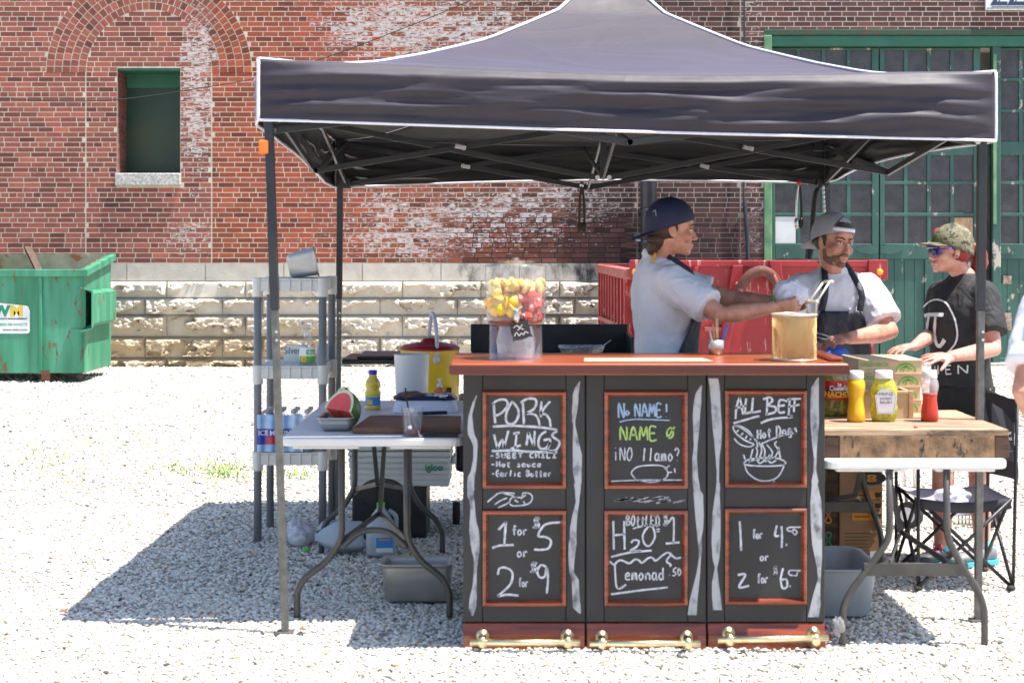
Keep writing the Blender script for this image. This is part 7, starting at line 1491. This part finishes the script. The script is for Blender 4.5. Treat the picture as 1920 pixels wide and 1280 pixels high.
for s in (1, -1): q.tube([hC(.085, .062*s, .004), hC(.04, .078*s, .008), hC(-.01, .079*s, .006)], .0062, 8, flat=.45)
q.tube([hC(.1, .055*s_, .012) for s_ in (-1, -.5, 0, .5, 1)], .006, 8); go = q.build('sunglasses', 'shades_blue', T)
for s in (1, -1): q = MB(); q.ell(hC(.095, .034*s, -.008), (.006, .029, .022), M @ MX.Rotation(R(14*s), 3, 'Z'), 16, 10); q.build('lens', 'lens', go); q = MB(); q.tube([hC(.098-.012*abs(math.cos(a)) if s*math.cos(a) > 0 else .098, .034*s+.03*math.cos(a), -.008+.022*math.sin(a)) for a in np.linspace(0, 6.28, 24)[:-1]], .004, 6, closed=True); q.build('rim', 'shades_blue', go)
q = MB(); q.ell(hC(-.04, 0, -.005), (.075, .075, .07), M, 22, 14); q.ell(hC(-.005, .07, .018), (.018, .01, .03), M, 12, 8); q.ell(hC(-.005, -.07, .018), (.018, .01, .03), M, 12, 8)
q.tube(spline([hC(-.1, 0, .0), hC(-.14, .005, .012), hC(-.168, .01, -.03), hC(-.165, .012, -.09), hC(-.14, .012, -.135), hC(-.12, .01, -.15)], 6), [.02]*4+[.03]*6+[.042]*8+[.036]*6+[.028]*5+[.012]*2, 14)
q.build('hair', 'hair_red', T, disp=(.014, .025))
ca = cap_(T, hC, M, .98, 'camo', 1, .034, -.03, .075, 56, droop=.12)
q = MB(); q.ell(hC(.06, .028, .098), (.026, .02, .012), M @ MX.Rotation(R(35), 3, 'Y'), 12, 8); q.build('cap_patch', 'ink_red', ca)
q = MB(); q.ell(hC(.001, -.082, -.045), (.006, .006, .006), M); q.ell(hC(-.002, -.08, -.03), (.004, .004, .004), M); q.build('earring', 'ink_black', T)
shoe_(T, V((ankA.x-.19, ankA.y-.1, 0)), V((ankA.x+.065, ankA.y+.02, 0)), 1.0, 'shoe_dark', 'shoe_aqua', 'lace_pink'); shoe_(T, V((ankB.x-.19, ankB.y-.08, 0)), V((ankB.x+.07, ankB.y+.02, 0)), 1.0, 'shoe_grey', 'shoe_aqua', 'lace_pink')
for an in (ankA, ankB): q = MB(); q.tube([V((an.x+.012, an.y, .07)), V((an.x, an.y, .115))], [.042, .04], 16); q.build('sock', 'shoe_aqua', T)
# print on the shirt: laid on the cloth itself
bpy.context.view_layer.update(); dg = bpy.context.evaluated_depsgraph_get(); ev = ts.evaluated_get(dg); me = ev.to_mesh(); mw = MX.Translation(ORG[ts])
bv = BVHTree.FromPolygons([mw @ v.co for v in me.vertices], [tuple(p.vertices) for p in me.polygons]); ev.to_mesh_clear()
def proj(px, py):
    o = V((0, 0, 1.6)); dr = (P(px, py, 8)-o).normalized(); h, n, _, _ = bv.ray_cast(o, dr); return (h, n) if h is not None else (None, None)
w3 = lambda x, y: (1660+x/3.554, 400+y/3.556)
def printed(lines, wd, name):
    q = MB()
    for ln in lines:
        pts = [V((*w3(x, y), 0)) for x, y in ln]; pts = spline(pts, 6) if len(pts) > 2 else [pts[0].lerp(pts[1], t_/8) for t_ in range(9)]
        run, nn = [], []
        for p in pts:
            h, n = proj(p.x, p.y)
            if h is not None: run.append(h+n*.004); nn.append(n)
        if len(run) > 1: q.ribbon(run, wd, nn)
    if q.v: q.build(name, 'ink_white', ts, solid=.001)
printed([[(248, 640), (275, 607), (310, 585), (350, 577), (405, 598), (440, 650), (468, 720), (481, 800), (470, 860), (440, 905), (415, 930)]], .0085, 'printed_ring')
printed([[(262, 684), (300, 676), (390, 678)], [(292, 690), (282, 770), (268, 890)], [(338, 690), (332, 790), (345, 870), (370, 880), (398, 840)]], .02, 'printed_symbol')
printed([[(300, 1015), (275, 1020), (270, 1050), (290, 1068)], [(335, 1015), (335, 1072)], [(355, 1012), (357, 1070)], [(335, 1045), (357, 1042)], [(405, 1015), (408, 1072)], [(405, 1015), (440, 1012)], [(406, 1042), (434, 1039)], [(408, 1072), (442, 1068)], [(488, 1068), (486, 1012)], [(486, 1012), (546, 1064)], [(546, 1064), (548, 1010)]], .007, 'printed_lettering')

# ---- passer-by cut off by the right edge of the picture
d = 4.75; c = (X_(2068, d), d, 0); f = (.6, .8); k = 1.0
T = thing('person', 'passer-by in a pale T-shirt at the right edge of the picture', 'person', c)
rg, f3, r3 = torso_rings(c, f, k, shw=1.0); sk = MB(); M = basis((.6, .8, 0)); hD = head_(sk, V((c[0], c[1], 1.66)), M, 1.02, rg[-1][0]+V((0, 0, -.02)))
sh = rg[6][0]-r3*.165+V((0, 0, -.02)); sh2 = rg[6][0]+r3*.165+V((0, 0, -.02)); el, wr = P(1922, 735, 4.72), P(1990, 860, 4.95)
limb(sk, [sh, sh.lerp(el, .5), el, el.lerp(wr, .3), wr], [.054, .05, .041, .042, .029]); hand_(sk, wr, (.8, .3, -.5), (.5, .2, .6), 1, .5)
el2 = sh2+V((.05, .02, -.3)); wr2 = el2+V((.02, .08, -.26)); limb(sk, [sh2, el2, wr2], [.052, .041, .029]); hand_(sk, wr2, (0, .2, -1), (-1, 0, 0), 1, .5)
loft(sk, [(p+V((0, 0, -.02)), w*.8, d_*.8, a, b) for p, w, d_, a, b in rg[1:9]]); legs_(sk, c, f, k, r=(.06, .045, .035)); sk.build('body', 'skin_tan', T, remesh=.007, smooth=4)
q = MB(); loft(q, rg); sleeve(q, sh, sh.lerp(el, .74), .084, .082); sleeve(q, sh2, sh2.lerp(el2, .7), .084, .085); q.build('t_shirt', 'tee_white', T, remesh=.01, smooth=5, disp=(.014, .08))
q = MB(); q.ell(hD(-.016, 0, .045), (.104, .083, .088), M, 22, 14); q.ell(hD(-.05, 0, -.012), (.073, .0765, .075), M, 22, 14); q.build('hair', 'hair_brown', T, disp=(.012, .02)); eyes_(T, hD, M, 1.02)
q = MB(); legs_(q, c, f, k, r=(.1, .078, .066)); loft(q, [(V((c[0], c[1], z)), .165, .125, r3, f3) for z in (.8, .9, 1.0)]); q.build('trousers', 'trouser_grey', T, remesh=.012, smooth=3)
for s in (1, -1): e = V((c[0], c[1], 0))+r3*.1*s; shoe_(T, e+f3*.2, e-f3*.08, 1.1, 'shoe_dark', 'rubber')
